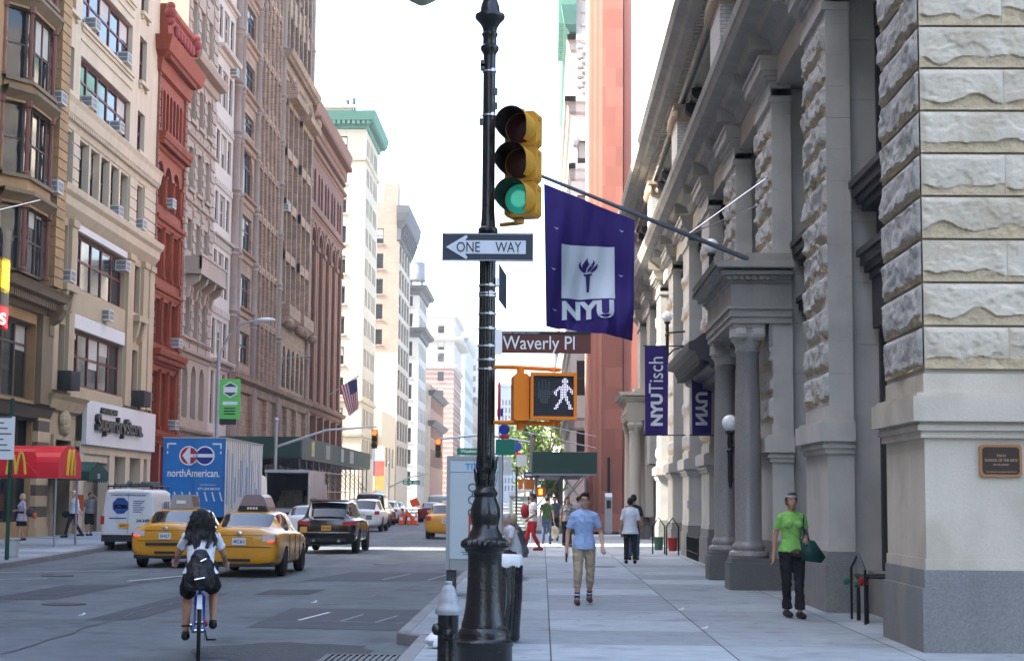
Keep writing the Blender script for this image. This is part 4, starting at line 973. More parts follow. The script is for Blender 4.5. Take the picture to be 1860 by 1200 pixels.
# I: brick tower with a white painted lower wall and dark bracketed cornice
BRICKP = M('pinkish_brick', (.215, .155, .115), var=.15, brick=(.4, .14, .02, (.3, .24, .2), .2))
I_ = corner_block('brick_tower', 'brick tower with a white painted side wall and dark bracketed cornice', 225.4, 245, 41.5, BRICKP, [(-23.3, -22.15), (-27.5, -26.3), (-31, -29.8)], [(226.6+i*4.5, 230+i*4.5) for i in range(4)], [(22.5+k*3.5, 24.6+k*3.5) for k in range(5)], DARKF, srows=[(6+3.5*k, 8.7+3.5*k) for k in range(9)], smat=M('cream_side', (0.361, 0.318, 0.267), var=.12), lights=2)
b = MB(front_f(225.4)); b.box(-36, -20.02, 0, .03, 12, 21.3); b.build('painted_wall', M('white_wall_paint', (0.533, 0.490, 0.413), var=.04), I_)
b = MB(left_f()); b.cornice(225.3, 245, [(0, 36.8), (.25, 37), (.3, 38.6), (1.1, 39.6), (1.35, 40.6), (1.45, 41.6)], True)
for i in range(10): b.prism([(0, 36.5), (.5, 37.5), (1.0, 39), (1.0, 39.7), (0, 39.7)], 225.8+i*2.1, 226.5+i*2.1)
b.build('bracketed_cornice', SLATE, I_)
b = MB(); b.box(-22.3, -20.2, 225.5, 228, 41.5, 45); b.box(-36, -22.3, 225.5, 226, 41.5, 42.3); b.build('chimney', BRICKP, I_)
# J: pale building with dark cornices and a water tower
J_ = corner_block('pale_corner_building', 'pale grey building with two dark cornices below the water tower', 263.2, 281, 34, PALEG, [(-22.6, -21.0), (-26, -24.4)], [(265+i*3.2, 266.8+i*3.2) for i in range(5)], [(32.2, 34-.15)]+[(28.9, 31)]+[(24.2-3.45*k, 26.5-3.45*k) for k in range(7)], DARKF)
b = MB(left_f())
for z, h in ((34, 1.5), (27.2, 1.5)):
    pr = [(0, z), (.3, z+.1), (.4, z+h*.5), (1.1, z+h*.7), (1.3, z+h)]; b.F = left_f(); b.cornice(263.1, 281, pr, True); b.F = front_f(263.2); b.cornice(-36, -20, pr, False)
b.split('dark_cornice', SLATE, J_)
tankish('water_tower', 'round grey water tower with a conical roof above the pale corniced building', -20.8, 268, 35.5, 1.35, 2.7, 1.6, M('weathered_tank', (.20, .215, .235), var=.1, streak=.2), .55)
# small ornate front with its own dark cornice
S_ = corner_block('ornate_row_building', 'small ornate cream and red front with a dark bracketed cornice', 283, 320, 21, M('ornate_cream', (.55, .47, .36), var=.25, scale=1), [(-22, -20.8)], [(285+i*3, 286.8+i*3) for i in range(11)], [(17, 19.3), (12, 15), (7, 10)], DARKF, smat=M('dull_red_brick', (.22, .12, .085), var=.2), X=-19.3)
b = MB(left_f(-19.3))
for z in (20, 14.8): b.cornice(283, 320, [(0, z-.9), (.3, z-.8), (.9, z-.2), (1.1, z)], True)
b.split('dark_cornice', SLATE, S_)
# K: white topped striped brick tower
STRIPE = M('red_and_cream_striped_brick', (.22, .125, .10), var=.1, block=(60, 1.1, .14, (.36, .29, .245), .02))
K_ = corner_block('striped_tower', 'tall building of red brick striped with cream below a white top storey', 367.7, 400, 31, STRIPE, [(-23.6, -22.2), (-27.6, -26.2)], [(369+i*3, 370.6+i*3) for i in range(10)], [(27.5-3.6*k, 29.7-3.6*k) for k in range(7)], DARKF)
b = MB(); b.box(-36, -19.98, 367.65, 400, 31, 42.8); b.build('white_top', PALEG, K_)
for x0 in (-23.6, -27.6):
    for z in (31.9, 34.6, 38.3): put_win(K_, front_f(367.6), x0, x0+1.4, z, z+1.9, 0, DARKF)
b = MB(left_f())
for z, n in ((42.2, .8), (37, 2.0), (31, .7)):
    pr = [(0, z-.7), (n*.4, z-.5), (n*.9, z-.2), (n, z+.3)]; b.F = left_f(); b.cornice(367.5, 400, pr, True); b.F = front_f(367.6); b.cornice(-36, -20, pr, False)
b.split('cornice', PALEG, K_)
# farther blocks
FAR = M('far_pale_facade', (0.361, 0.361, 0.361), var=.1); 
def far_block(name, label, x0, x1, y0, y1, H, mat, cols=4, pitch=4, X=None, grp='far buildings at the end of the street'):
    t = thing(name, label, 'building', ((x0+x1)/2, y0, 0), 0, grp); b = MB(front_f(y0)); w = (x1-x0)/cols
    ops = [(x0+w*(i+.25), x0+w*(i+.75), z*pitch+4.5, z*pitch+6.6) for i in range(cols) for z in range(int((H-7)/pitch))]
    b.wall(x0, x1, 0, H, 0, ops, .3); n = int((y1-y0)/6)
    so_ = [(y0+(y1-y0)*(i+.25)/n, y0+(y1-y0)*(i+.75)/n, z*pitch+4.5, z*pitch+6.6) for i in range(n) for z in range(int((H-7)/pitch))]
    side = x1 if x1 < -5 else x0
    b.F = Fr(side, 0, 0, 1, 1 if side == x1 else -1, 0); b.wall(y0, y1, 0, H, 0, so_, .3)
    b.F = ID; o_ = x0 if side == x1 else x1; b.poly([(x0, y0, H), (x1, y0, H), (x1, y1, H), (x0, y1, H)]); b.poly([(x0, y1, 0), (x1, y1, 0), (x1, y1, H), (x0, y1, H)]); b.poly([(o_, y0, 0), (o_, y1, 0), (o_, y1, H), (o_, y0, H)])
    b.build('wall', mat, t)
    b = MB(front_f(y0-.0))
    for o in ops[:400]: b.poly([(o[0], -.28, o[2]), (o[1], -.28, o[2]), (o[1], -.28, o[3]), (o[0], -.28, o[3])])
    b.F = Fr(side, 0, 0, 1, 1 if side == x1 else -1, 0)
    for o in so_: b.poly([(o[0], -.28, o[2]), (o[1], -.28, o[2]), (o[1], -.28, o[3]), (o[0], -.28, o[3])])
    b.split('window_glazing', GLASS, t)
    b = MB(front_f(y0)); b.cornice(x0, x1, [(0, H-.8), (.4, H-.6), (.8, H), (.9, H+.5)], True); b.F = Fr(side, 0, 0, 1, 1 if side == x1 else -1, 0); b.cornice(y0, y1, [(0, H-.8), (.4, H-.6), (.8, H), (.9, H+.5)], True); b.split('cornice', mat, t); return t
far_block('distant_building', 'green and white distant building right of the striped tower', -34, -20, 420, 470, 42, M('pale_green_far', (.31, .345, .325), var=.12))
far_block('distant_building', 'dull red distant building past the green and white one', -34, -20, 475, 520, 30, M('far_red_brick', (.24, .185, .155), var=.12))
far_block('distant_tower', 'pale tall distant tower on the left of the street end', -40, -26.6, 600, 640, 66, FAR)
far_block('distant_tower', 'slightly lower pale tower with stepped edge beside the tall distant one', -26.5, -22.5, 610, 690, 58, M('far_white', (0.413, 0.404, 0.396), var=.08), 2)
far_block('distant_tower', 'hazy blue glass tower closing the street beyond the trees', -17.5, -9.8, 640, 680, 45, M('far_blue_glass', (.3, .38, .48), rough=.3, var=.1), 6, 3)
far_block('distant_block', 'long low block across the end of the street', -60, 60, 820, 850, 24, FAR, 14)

# ================================================================ RIGHT: BEYOND THE CROSS STREET
REDS = M('red_sandstone', (.31, .118, .085), var=.05, scale=.8, block=(1.05, 1.04, .012, (.3, .11, .08), .17), fine=.05)
REDP = M('red_sandstone_plain', (.40, .155, .115), var=.1, streak=.1); REDL = M('light_red_sandstone', (.40, .20, .15), var=.1)
MH = thing('red_sandstone_tower', 'red sandstone tower with vertical ribs on the far street corner', 'building', (3.4, 84, 0))
b = MB(); b.box(3.0, 4.05, 84, 91, .9, 44); b.build('shaft', REDS, MH)
b = MB(); b.box(4.1, 4.5, 84.15, 91, .9, 44); b.build('side_shaft', REDP, MH)
for i, (x0, x1, y, mt) in enumerate(((2.84, 2.99, 84.15, REDL), (2.7, 2.83, 84.35, REDP), (2.56, 2.69, 84.5, REDL), (2.43, 2.55, 84.7, REDP), (2.3, 2.42, 84.85, REDL))): b = MB(); b.box(x0, x1, y, 91, .9, 44); b.build('rib', mt, MH)
b = MB(); b.box(4.04, 4.11, 84.3, 91, .9, 44); b.build('groove', BLACKP, MH)
b = MB(); b.box(2.25, 4.55, 83.95, 91, 0, .9); b.build('base', REDP, MH)
b = MB(); b.box(3.28, 3.42, 83.97, 84.02, 1.55, 3.75); b.build('slit_window', BLACKP, MH)
b = MB(); b.box(4.5, 22, 92, 115, 0, 17.5); b.build('rear_wall', REDP, MH)
b = MB(); b.box(2.5, 24, 91, 118, 0, .4); b.build('plinth', REDP, MH)
kx = thing('pay_station', 'grey parking pay station standing before the red tower', 'pay station', (3.25, 81, 0)); b = MB(); b.box(3.05, 3.4, 80.85, 81.1, 0, 1.75); b.prism([(80.85, 1.75), (81.1, 1.75), (81.1, 1.95)], 3.05, 3.4); b.build('cabinet', STEEL, kx); b = MB(); b.box(3.12, 3.33, 80.83, 80.86, 1.2, 1.6); b.build('screen', BLACKP, kx)
# pale ornate building further on
PORN = M('pale_ornate_limestone', (0.516, 0.473, 0.404), var=.1, scale=.6, streak=.12)
PB = thing('ornate_pale_building', 'pale ornate limestone building with green copper cornice behind the red tower', 'building', (2, 118, 0))
b = MB(front_f(118)); ops = [(2.4+i*1.4, 3.2+i*1.4, z, z+2.5) for i in range(2) for z in range(5, 26, 4)]
b.wall(1.95, 5.3, 0, 40, 0, ops, .4); b.F = right_f(1.95); so_ = [(120+i*4, 122+i*4, z, z+2.5) for i in range(7) for z in range(5, 26, 4)]; b.wall(118, 150, 0, 40, 0, so_, .4)
b.F = ID; b.poly([(1.95, 118, 40), (5.3, 118, 40), (5.3, 150, 40), (1.95, 150, 40)]); b.poly([(5.3, 118, 0), (5.3, 150, 0), (5.3, 150, 40), (5.3, 118, 40)]); b.build('wall', PORN, PB)
for o in ops: put_win(PB, front_f(118), *o, -.3, DARKF)
for o in so_: put_win(PB, right_f(1.95), *o, -.3, DARKF)
b = MB(front_f(118))
for z, n in ((35.0, .35), (30.4, .5), (25.5, .2), (13, .3), (7.5, .4)):
    pr = [(0, z-1), (n*.4, z-.8), (n*.6, z-.3), (n, z-.1), (n, z+.3)]; b.F = front_f(118); b.cornice(1.95, 5.0, pr, True); b.F = right_f(1.95); b.cornice(118, 150, pr, True)
b.split('belt_course', PORN, PB)
b = MB(front_f(118))
for k in range(12):
    for i in range(3): b.ball((2.5+i*.8+.3*(k % 2), .1, 30.8+k*.36), .32, .25, .16, 6, 4)
for i in range(3): b.ball((2.2+i*.9, .1, 27.5+(i % 3)*.8), .3, .3, .5, 6, 4)
for z in (36, 37, 38, 39): b.box(2.6, 5, 0, .12, z, z+.2)
b.split('carving', M('grey_carving', (.42, .42, .42), var=.3), PB)
b = MB(front_f(118)); pr = [(0, 35.6), (.2, 35.7), (.9, 36.6), (.9, 41), (.4, 41)]; b.F = right_f(1.95); b.cornice(118, 150, [(0, 35.4), (.2, 35.5), (.55, 36), (.8, 37.4), (.85, 40)], True)
for k in range(18): b.box(118+k*.6, 118.25+k*.6, .3, .95, 36.2, 40)
b.build('copper_cornice', COPPER, PB)
far_block('pale_row_building', 'pale stepped building beyond the ornate one on the right side', 2.2, 8, 160, 240, 24, PORN, 3, grp='buildings along the right side of the street')
far_block('pale_row_building', 'farthest pale block of the right side of the street', 2.2, 9, 250, 420, 24, FAR, 3, grp='buildings along the right side of the street')

# ---- sidewalk sheds
SHEDG = M('shed_green_plywood', (.012, .045, .032), var=.2, streak=.1, rough=.6); SHEDL = M('lit_side_shed_green', (.10, .125, .10), var=.2, streak=.15)  # paler green puts the light on the shed's long side into the colour
PIPE = M('scaffold_pipe', (.20, .21, .22), rough=.45, metal=.5, var=.2)
SR = thing('sidewalk_shed', 'dark green sidewalk shed on pipe scaffolding before the red tower', 'sidewalk shed', (1, 83, 0), 0, 'sidewalk sheds')
b = MB(); b.box(-.5, 2.72, 82.9, 83.0, 2.9, 3.98); b.box(-.5, -.4, 83.0, 104, 2.9, 3.98); b.build('parapet_panel', SHEDG, SR)
b = MB(); b.box(-.5, 2.2, 83.0, 104, 2.84, 2.9); b.box(-.55, 2.74, 82.86, 83, 2.8, 2.9); b.build('deck', PIPE, SR)
for x in (-.35, 1.0, 2.15):
    for y in (83.4, 88, 94, 100):
        if x > 2 and y > 84: continue
        b = MB(); b.tube([(x, y, 0), (x, y, 2.84)], .045, 6); b.build('post', PIPE, SR)
for x0, x1, z0, z1, y in ((-.35, 1, 1.2, 2.8, 83.4), (1, 2.15, 1.4, 2.8, 83.4), (2.15, 1, 1.4, 2.8, 83.45), (-.35, 1, 2.8, 1.0, 88), (1, 2.1, 1.2, 2.8, 94), (-.35, 1, 1.2, 2.8, 100)): b = MB(); b.tube([(x0, y, z0), (x1, y, z1)], .03, 6); b.build('brace', PIPE, SR)
for z in (3.98, 4.55):
    b = MB(); b.tube([(2.7, 83.2, z+.2), (-1.2, 84.5, z+1.1)], .03, 6); b.build('guy_rod', PIPE, SR)
SLf = thing('sidewalk_shed', 'long sidewalk shed on scaffolding along the left sidewalk by the brown building', 'sidewalk shed', (-17, 101, 0), 0, 'sidewalk sheds')
b = MB(); b.box(-19.9, -14.8, 101, 101.15, 4.05, 5.3); b.build('end_panel', SHEDG, SLf)
for i in range(8):
    b = MB(); b.box(-14.82, -14.7, 101+i*5, 105.96+i*5, 4.05, 5.3); b.build('side_panel', SHEDL, SLf)
for y, w in ((105, 1.3), (112, 2.1), (120.5, 1.6), (126, 2.4)):
    b = MB(); b.box(-14.7, -14.68, y, y+w, 4.2, 5.15); b.build('notice', M('faded_notice_%d' % y, ((.5, .5, .2), (.3, .36, .3), (.52, .5, .52), (.45, .45, .47))[[105, 112, 120.5, 126].index(y)], var=.3, scale=3), SLf)
b = MB(); b.box(-19.9, -14.75, 101.1, 141, 3.95, 4.05); b.build('deck', BLACKP, SLf)
for i in range(14):
    b = MB(); b.tube([(-14.95, 101.6+i*3, 0), (-14.95, 101.6+i*3, 3.95)], .05, 6); b.build('post', PIPE, SLf)
    b = MB(); b.tube([(-14.95, 101.6+i*3, 2.2), (-16.5, 102+i*3, 3.9)], .035, 6); b.build('brace', PIPE, SLf)
for z in (2.0, 3.3): b = MB(); b.tube([(-14.9, 101.6, z), (-14.9, 140.6, z)], .035, 6); b.build('rail', PIPE, SLf)

# ---- trees
BARK = M('bark', (.10, .075, .055), var=.3, bump=.5); LEAF = M('leaf', (.10, .17, .035), rough=.6, var=.45, scale=.9, spec=.3); LEAF2 = M('bright_leaf', (.19, .27, .055), rough=.6, var=.35, scale=.9)
def tree(label, x, y, h, spread, seed, n=2600):
    rg = random.Random(seed); t = thing('street_tree', label, 'tree', (x, y, 0), 0, 'street trees beyond the shed'); b = MB()
    b.tube([(x, y, 0), (x+.1, y, h*.25), (x+.05, y+.1, h*.5), (x, y, h*.75)], [.16, .13, .1, .04], 8); cl = []
    for k in range(11):
        a = rg.random()*2*pi; z0 = h*(.3+.35*rg.random()); r = spread*(.4+.6*rg.random()); e = Vector((x+r*cos(a), y+r*sin(a), z0+h*.1+rg.random()*h*.35))
        b.tube([(x, y, z0), tuple((Vector((x, y, z0))+e)/2+Vector((0, 0, .2))), tuple(e)], [.06, .04, .015], 5); cl.append(e)
        for q in range(3): cl.append(e+Vector((rg.gauss(0, .5), rg.gauss(0, .5), rg.gauss(0, .45)))*spread*.35)
    b.build('trunk', BARK, t)
    c = MB()
    for i in range(n):
        p = rg.choice(cl)+Vector((rg.gauss(0, .3), rg.gauss(0, .3), rg.gauss(0, .22)))*spread*.42; s_ = (.05+.03*spread)*(1+.9*rg.random())
        d1 = Vector((rg.gauss(0, 1), rg.gauss(0, 1), rg.gauss(0, .6))).normalized(); d2 = d1.cross(Vector((rg.gauss(0, 1), rg.gauss(0, 1), rg.gauss(0, 1)))).normalized(); c.mi = 0 if rg.random() < .55 else 1
        c.poly([tuple(p-d1*s_), tuple(p+d2*s_*.5), tuple(p+d1*s_), tuple(p-d2*s_*.5)])
    c.build('crown', [LEAF, LEAF2], t)
tree('bright green street tree rising behind the dark green shed', .6, 170, 10.2, 3.0, 1, 4200)
tree('darker street tree left of the bright one behind the bus signs', -2.0, 177, 9.0, 2.6, 5, 3000)
tree('tree seen under the shed deck at the far end of the right sidewalk', 1.2, 128, 4.6, 1.7, 9, 2200)
tree('small far street tree past the others on the right sidewalk', -1.4, 200, 10, 3, 12, 2600)
# ================================================================ FOREGROUND STREET FURNITURE
def lb(mb, name, mats, parent, smooth=False, label=None):   # build in the parent's own coordinates
    o = bpy.data.objects.new(name, mb.mesh(name, mats, smooth)); COL.objects.link(o); o.parent = parent
    if label: o['label'] = label
    return o
GLOSSB = M('glossy_black_paint', (.011, .011, .012), rough=.27, var=.35, scale=3, spec=.5, bump=.25, bscale=30, dirt=((.09, .085, .08), 9, .66, .6))
SILVER = M('silver_paint', (.40, .42, .44), rough=.5, metal=.2, var=.15, scale=6, dirt=((.15, .13, .11), 9, .6, .5))
BAND = M('steel_band', (.5, .5, .52), rough=.35, metal=.8)
YEL = M('signal_yellow', (.52, .26, .028), rough=.45, var=.14, scale=4, dirt=((.16, .1, .04), 7, .6, .5)); ORG = M('signal_orange', (.72, .19, .008), rough=.4, var=.1, scale=4, dirt=((.3, .1, .02), 8, .62, .5))
WHITEV = M('white_vinyl', (.72, .72, .70), rough=.5, var=.05); SIGNB = M('sign_black', (.035, .045, .06), rough=.5, var=.1); SIGNW = M('sign_white', (.62, .66, .70), rough=.5, var=.05)
PX, PY = -.525, 15.3
post = thing('street_lamp', 'tall black cast iron street lamp post with ornate base and curled top', 'street lamp', (PX, PY, 0))
SC = 15.3/3000
def zy(y): return CZ+(905.6-y)*SC
base = [(50, 1229), (50, 1170), (52, 1167), (52, 1160), (48, 1157), (46, 1153), (47, 1147), (45, 1141), (41, 1136), (41, 1130), (38, 1120), (35.5, 1105), (33, 1085), (31.5, 1060), (30.5, 1030), (30.5, 1008), (32, 1003), (36, 1000), (37, 996)]
b = MB(); b.lathe([(r*SC, zy(y)) for r, y in base], (PX, PY, 0), 32, lambda a, z: 1+(.012*cos(8*a) if z < .33 else 0)); b.build('base', GLOSSB, post, smooth=True)
b = MB(); b.lathe([(37*SC, zy(996)), (41*SC, zy(993)), (42*SC, zy(988)), (41*SC, zy(983)), (36*SC, zy(979)), (32*SC, zy(976)), (30*SC, zy(970)), (25*SC, zy(962)), (22*SC, zy(956)), (23*SC, zy(950)), (25.5*SC, zy(938)), (25*SC, zy(925)), (21*SC, zy(912)), (19*SC, zy(904)), (22*SC, zy(899)), (22*SC, zy(895)), (18*SC, zy(890)), (16*SC, zy(886))], (PX, PY, 0), 48,
    lambda a, z: 1+(.05*cos(24*a) if zy(996) < z < zy(978) else .06*abs(cos(5*a)) if zy(960) < z < zy(906) else 0)); b.build('ornamental_collar', GLOSSB, post, smooth=True)
b = MB(); b.lathe([(16.5*SC, zy(886)), (15.5*SC, zy(700)), (15*SC, zy(425))], (PX, PY, 0), 48, lambda a, z: 1-.07*max(0, cos(12*a))); b.build('fluted_shaft', GLOSSB, post, smooth=True)
b = MB()
for k in range(14):   # acanthus leaves climbing the foot of the shaft
    a = 2*pi*k/7+(k//7)*.45; z = zy(884 if k < 7 else 862); b.loft([[(PX+(.088+d)*cos(a+w), PY+(.088+d)*sin(a+w), z+dz) for w in (-ww, 0, ww)] for d, dz, ww in ((0, 0, .3), (.018, .06, .32), (.022, .12, .22), (.035, .16, .06))], close=False)
b.build('leaf_ornament', GLOSSB, post)
b = MB(); b.lathe([(15*SC, zy(426)), (18*SC, zy(421)), (18*SC, zy(414)), (14*SC, zy(410)), (13*SC, zy(400)), (11.8*SC, zy(380)), (11.5*SC, zy(90)), (12*SC, zy(86)), (17*SC, zy(78)), (17*SC, zy(72)), (13*SC, zy(68)), (12.6*SC, zy(54)), (15*SC, zy(50)), (15*SC, zy(47)), (12.5*SC, zy(44)), (14*SC, zy(36)), (20*SC, zy(26)), (27*SC, zy(19)), (28*SC, zy(15)), (27*SC, zy(11)), (19*SC, zy(8)), (17*SC, zy(-6)), (12*SC, zy(-20)), (11*SC, zy(-60))], (PX, PY, 0), 24); b.build('upper_shaft', GLOSSB, post, smooth=True)
zt = zy(-60); arm = [(PX, PY, zt)]+[(PX-.32+.32*cos(t)+0, PY, zt+.55+.34*sin(t)) for t in [pi*k/8 for k in range(9)]]+[(PX-.65, PY, zt+.25)]
b = MB(); b.tube(arm, .05, 10); b.tube([(PX, PY, zt-.2), (PX-.2, PY, zt+.1), (PX-.28, PY, zt+.4), (PX-.16, PY, zt+.5)], .022, 8); b.build('crook_arm', GLOSSB, post, smooth=True)
b = MB(); b.lathe([(.05, .62), (.11, .55), (.16, .42), (.2, .3), (.24, .26)], (PX-.65, PY, zy(-8)), 20); b.build('lamp_shade', M('lamp_shade_grey', (.22, .22, .24), rough=.4), post, smooth=True)
b = MB(); b.lathe([(.2, .28), (.19, .16), (.13, .05), (.04, 0)], (PX-.65, PY, zy(-8)), 20); b.build('lamp_globe', M('prismatic_lamp_globe', (.38, .42, .30), rough=.2, var=.2, scale=20), post, smooth=True)
for i, y in enumerate((519, 533, 538, 571, 598, 630, 655, 672, 119, 202)):
    r = (16.4 if y > 300 else 12.6)*SC; b = MB(); b.lathe([(r, zy(y)+.008), (r+.003, zy(y)+.006), (r+.003, zy(y)-.006), (r, zy(y)-.008)], (PX, PY, 0), 24); b.box(PX+.02, PX+.05, PY-r-.02, PY-r+.01, zy(y)-.014, zy(y)+.014); b.build('steel_band', BAND, post, smooth=True)
for y, dx in ((105, -.065), (112, -.065), (185, .06), (215, -.07), (158, .06)): b = MB(); b.box(PX+dx-.02, PX+dx+.02, PY-.05, PY, zy(y)-.03, zy(y)+.03); b.build('bolt_lug', GLOSSB, post)

# traffic signal
sig = thing('traffic_light', 'yellow three lens traffic light with the green lens lit on the black lamp post', 'traffic light', tuple(atY(944, 394, 15.2)), -.31); sig.scale = (.97,)*3
sx_, sy_ = .315, .345
def sbox(m, x0, x1, y0, y1, z0, z1, r=.03): m.prism([(x0+r, z0), (x1-r, z0), (x1, z0+r), (x1, z1-r), (x1-r, z1), (x0+r, z1), (x0, z1-r), (x0, z0+r)], y0, y1, 'n')
LENS = {'red': M('dark_red_lens', (.035, .006, .006), rough=.2), 'amber': M('dark_amber_lens', (.04, .012, .005), rough=.2), 'green': M('lit_green_lens', (.02, .30, .21), rough=.3, emit=.06)}
DOT = M('lit_green_led', (.25, .95, .72), emit=.12); VIN = M('visor_inside', (.012, .012, .012), rough=.6)
for i, c in enumerate(('green', 'amber', 'red')):
    z0 = i*sy_; b = MB(); sbox(b, -.16, .16, 0, .19, z0+.003, z0+sy_-.003); b.box(.16, .175, .06, .12, z0+.05, z0+.08); b.box(.16, .175, .06, .12, z0+.26, z0+.29); lb(b, 'housing', YEL, sig)
    b = MB(); zc = z0+sy_/2; n = 28; R_ = .158; rings = []
    for rr, m_ in ((R_, 0), (R_-.006, 1)):
        b.mi = m_; A = [radians(-58)+radians(296)*k/n for k in range(n+1)]
        def L_(a): return -.30+.17*max(0, min(1, (-.2-sin(a))/.8))
        P0 = [b.V(rr*cos(a), 0, zc+rr*sin(a)) for a in A]; P1 = [b.V(rr*cos(a)*1.02, L_(a), zc+rr*sin(a)*1.02) for a in A]
        for k in range(n): b.face((P0[k], P0[k+1], P1[k+1], P1[k]))
    b.mi = 0; v = lb(b, 'visor', [YEL, VIN], sig, smooth=True)
    b = MB(); b.lathe([(.145, 0), (.14, -.012), (.09, -.03), (.02, -.036)], (0, -.002, zc), 24, axis='y'); lens = lb(b, 'lens', LENS[c], sig, smooth=True, label='lit green lens' if c == 'green' else 'unlit dark %s lens' % c)
    if c == 'green':
        d = MB()
        for q in range(1, 8):
            for k in range(q*6): a = 2*pi*k/(q*6); d.disc((q*.018*cos(a), -.045+.0001*q*q*6, zc+q*.018*sin(a)), .0055, 6)
        lb(d, 'led_dots', DOT, lens)
b = MB()
for z in (-.03, 3*sy_+.02): b.tube([(0, .1, -.03), (0, .1, 3*sy_+.02)], .012, 6); b.tube([(-.02, .1, z), (-.05, .16, z), (-.27, .22, z)], .022, 8); b.tube([(-.04, .1, z-.02), (-.04, .1, z+.02)], .05, 10)
lb(b, 'mounting_arm', YEL, sig)

def plate(mb, x0, x1, z0, z1, y, th=.004): mb.box(x0, x1, y, y+th, z0, z1)
# one way sign
ow = atY(803, 474, 15.05); ox, oz = ow.x, ow.z; wS, hS = .838, .262
t = thing('one_way_sign', 'black and white one way arrow sign on the lamp post pointing left', 'street sign', (ox+wS/2, 15.05, oz)); sg1 = t
b = MB(); plate(b, ox, ox+wS, oz, oz+hS, 15.05); b.build('panel', SIGNB, t)
b = MB(); az = oz+hS/2; ah = .062
pts = [(ox+.035, az), (ox+.22, az+.112), (ox+.235, az+.095), (ox+.21, az+ah), (ox+.77, az+ah), (ox+.77, az-ah), (ox+.21, az-ah), (ox+.235, az-.095), (ox+.22, az-.112)]; b.prism(pts, 15.044, 15.05, 'n')
for x0, x1, z0, z1 in ((ox+.008, ox+wS-.008, oz+hS-.012, oz+hS-.008), (ox+.008, ox+wS-.008, oz+.008, oz+.012)): b.box(x0, x1, 15.046, 15.05, z0, z1)
b.build('arrow', SIGNW, t)
text('ONE', (ox+.24, 15.043, az), (1, 0, 0), (0, 0, 1), SIGNB, t, height=.095, width=.215, bold=.006, ext=.002); text('WAY', (ox+.61, 15.043, az), (1, 0, 0), (0, 0, 1), SIGNB, t, height=.095, width=.24, bold=.006, ext=.002)
t = thing('one_way_sign', 'thin sign seen edge on just below the one way arrow sign', 'street sign', (PX+.12, 15.5, zy(545)))
b = MB(); b.prism([(PX+.105, 15.3), (PX+.109, 15.3), (PX+.16, 16.15), (PX+.156, 16.15)], zy(545), zy(478), 'z'); b.build('panel', SIGNB, t); b = MB(); b.box(PX+.08, PX+.11, 15.25, 15.35, zy(520), zy(505)); b.build('bracket', BAND, t)
# street name sign
BRSIGN = M('brown_sign', (.105, .034, .024), rough=.5, var=.08)
p = atY(908, 641, 15.3); wx, wz = p.x, p.z; t = thing('street_name_sign', 'brown street name sign with white letters on the lamp post', 'street sign', (wx+.42, 15.3, wz))
b = MB(); plate(b, wx, wx+.845, wz, wz+.205, 15.3, .006); b.build('panel', BRSIGN, t)
b = MB(); plate(b, wx+.02, wx+.845, wz+.175, wz+.205, 15.297, .003); b.build('header', BLACKP, t)
text('Waverly Pl', (wx+.36, 15.296, wz+.078), (1, 0, 0), (0, 0, 1), WHITEV, t, height=.165, width=.67, bold=.004, ext=.002)
text('NOHO HISTORIC DISTRICT', (wx+.2, 15.295, wz+.19), (1, 0, 0), (0, 0, 1), SIGNW, t, height=.016, width=.34, ext=.001)
b = MB(); b.box(wx-.05, wx+.02, 15.28, 15.33, wz-.01, wz+.22); b.build('bracket', BAND, t)
# pedestrian signal
pc = atY(1005, 762, 15.1); ped = thing('pedestrian_signal', 'orange pedestrian signal showing the white walking figure on the lamp post', 'pedestrian signal', tuple(pc), .1)
W2, H2 = .213, .43
b = MB(); sbox(b, -W2, W2, 0, .16, 0, H2, .03); lb(b, 'housing', ORG, ped)
b = MB()
for x0, x1, z0, z1 in ((-W2, W2, 0, .03), (-W2, W2, H2-.03, H2), (-W2, -W2+.028, .03, H2-.03), (W2-.028, W2, .03, H2-.03)): b.box(x0, x1, -.03, 0, z0, z1)
lb(b, 'frame', ORG, ped)
scr = MB(); scr.box(-W2+.028, W2-.028, -.004, -.001, .03, H2-.03); so2 = lb(scr, 'screen', M('signal_screen', (.022, .024, .028), rough=.5, var=.2), ped)
MAN = ["......##....", ".....####...", ".....####...", "......##....", ".....####...", "...#######..", "..#########.", ".##.#####.##", "##..####..##", "##..####...#", ".#..####....", "....#####...", "....##.##...", "...##..##...", "...##...##..", "..##....##..", ".##......##.", ".##......##.", "##.......###"]
HAND = ["....#.#.....", "..#.#.#.#...", "..#.#.#.#...", "..#.#.#.#...", "..#.#.#.#...", "..#.#.#.#..#", "..#######.##", "..#########.", "..########..", "..#######...", "..#######...", "...#####....", "...#####....", "....####...."]
def dots(rows, x0, z1, p, mat, name, r=.45):
    d = MB()
    for j, row in enumerate(rows):
        for i, c in enumerate(row):
            if c == '#': x, z = x0+i*p, z1-j*p*1.02; d.box(x-p*r, x+p*r, -.008, -.005, z-p*r, z+p*r)
    lb(d, name, mat, so2)
dots(MAN, .01, .375, .0148, M('lit_white_led', (.92, .85, 1.0), emit=.125), 'walking_figure', .31); dots(HAND, -.165, .36, .0155, M('unlit_led', (.12, .12, .125), var=.2), 'hand_symbol', .3)
b = MB(); sbox(b, -W2-.15, -W2-.01, .0, .33, -.01, H2-.01, .02); lb(b, 'side_housing', ORG, ped)
b = MB()
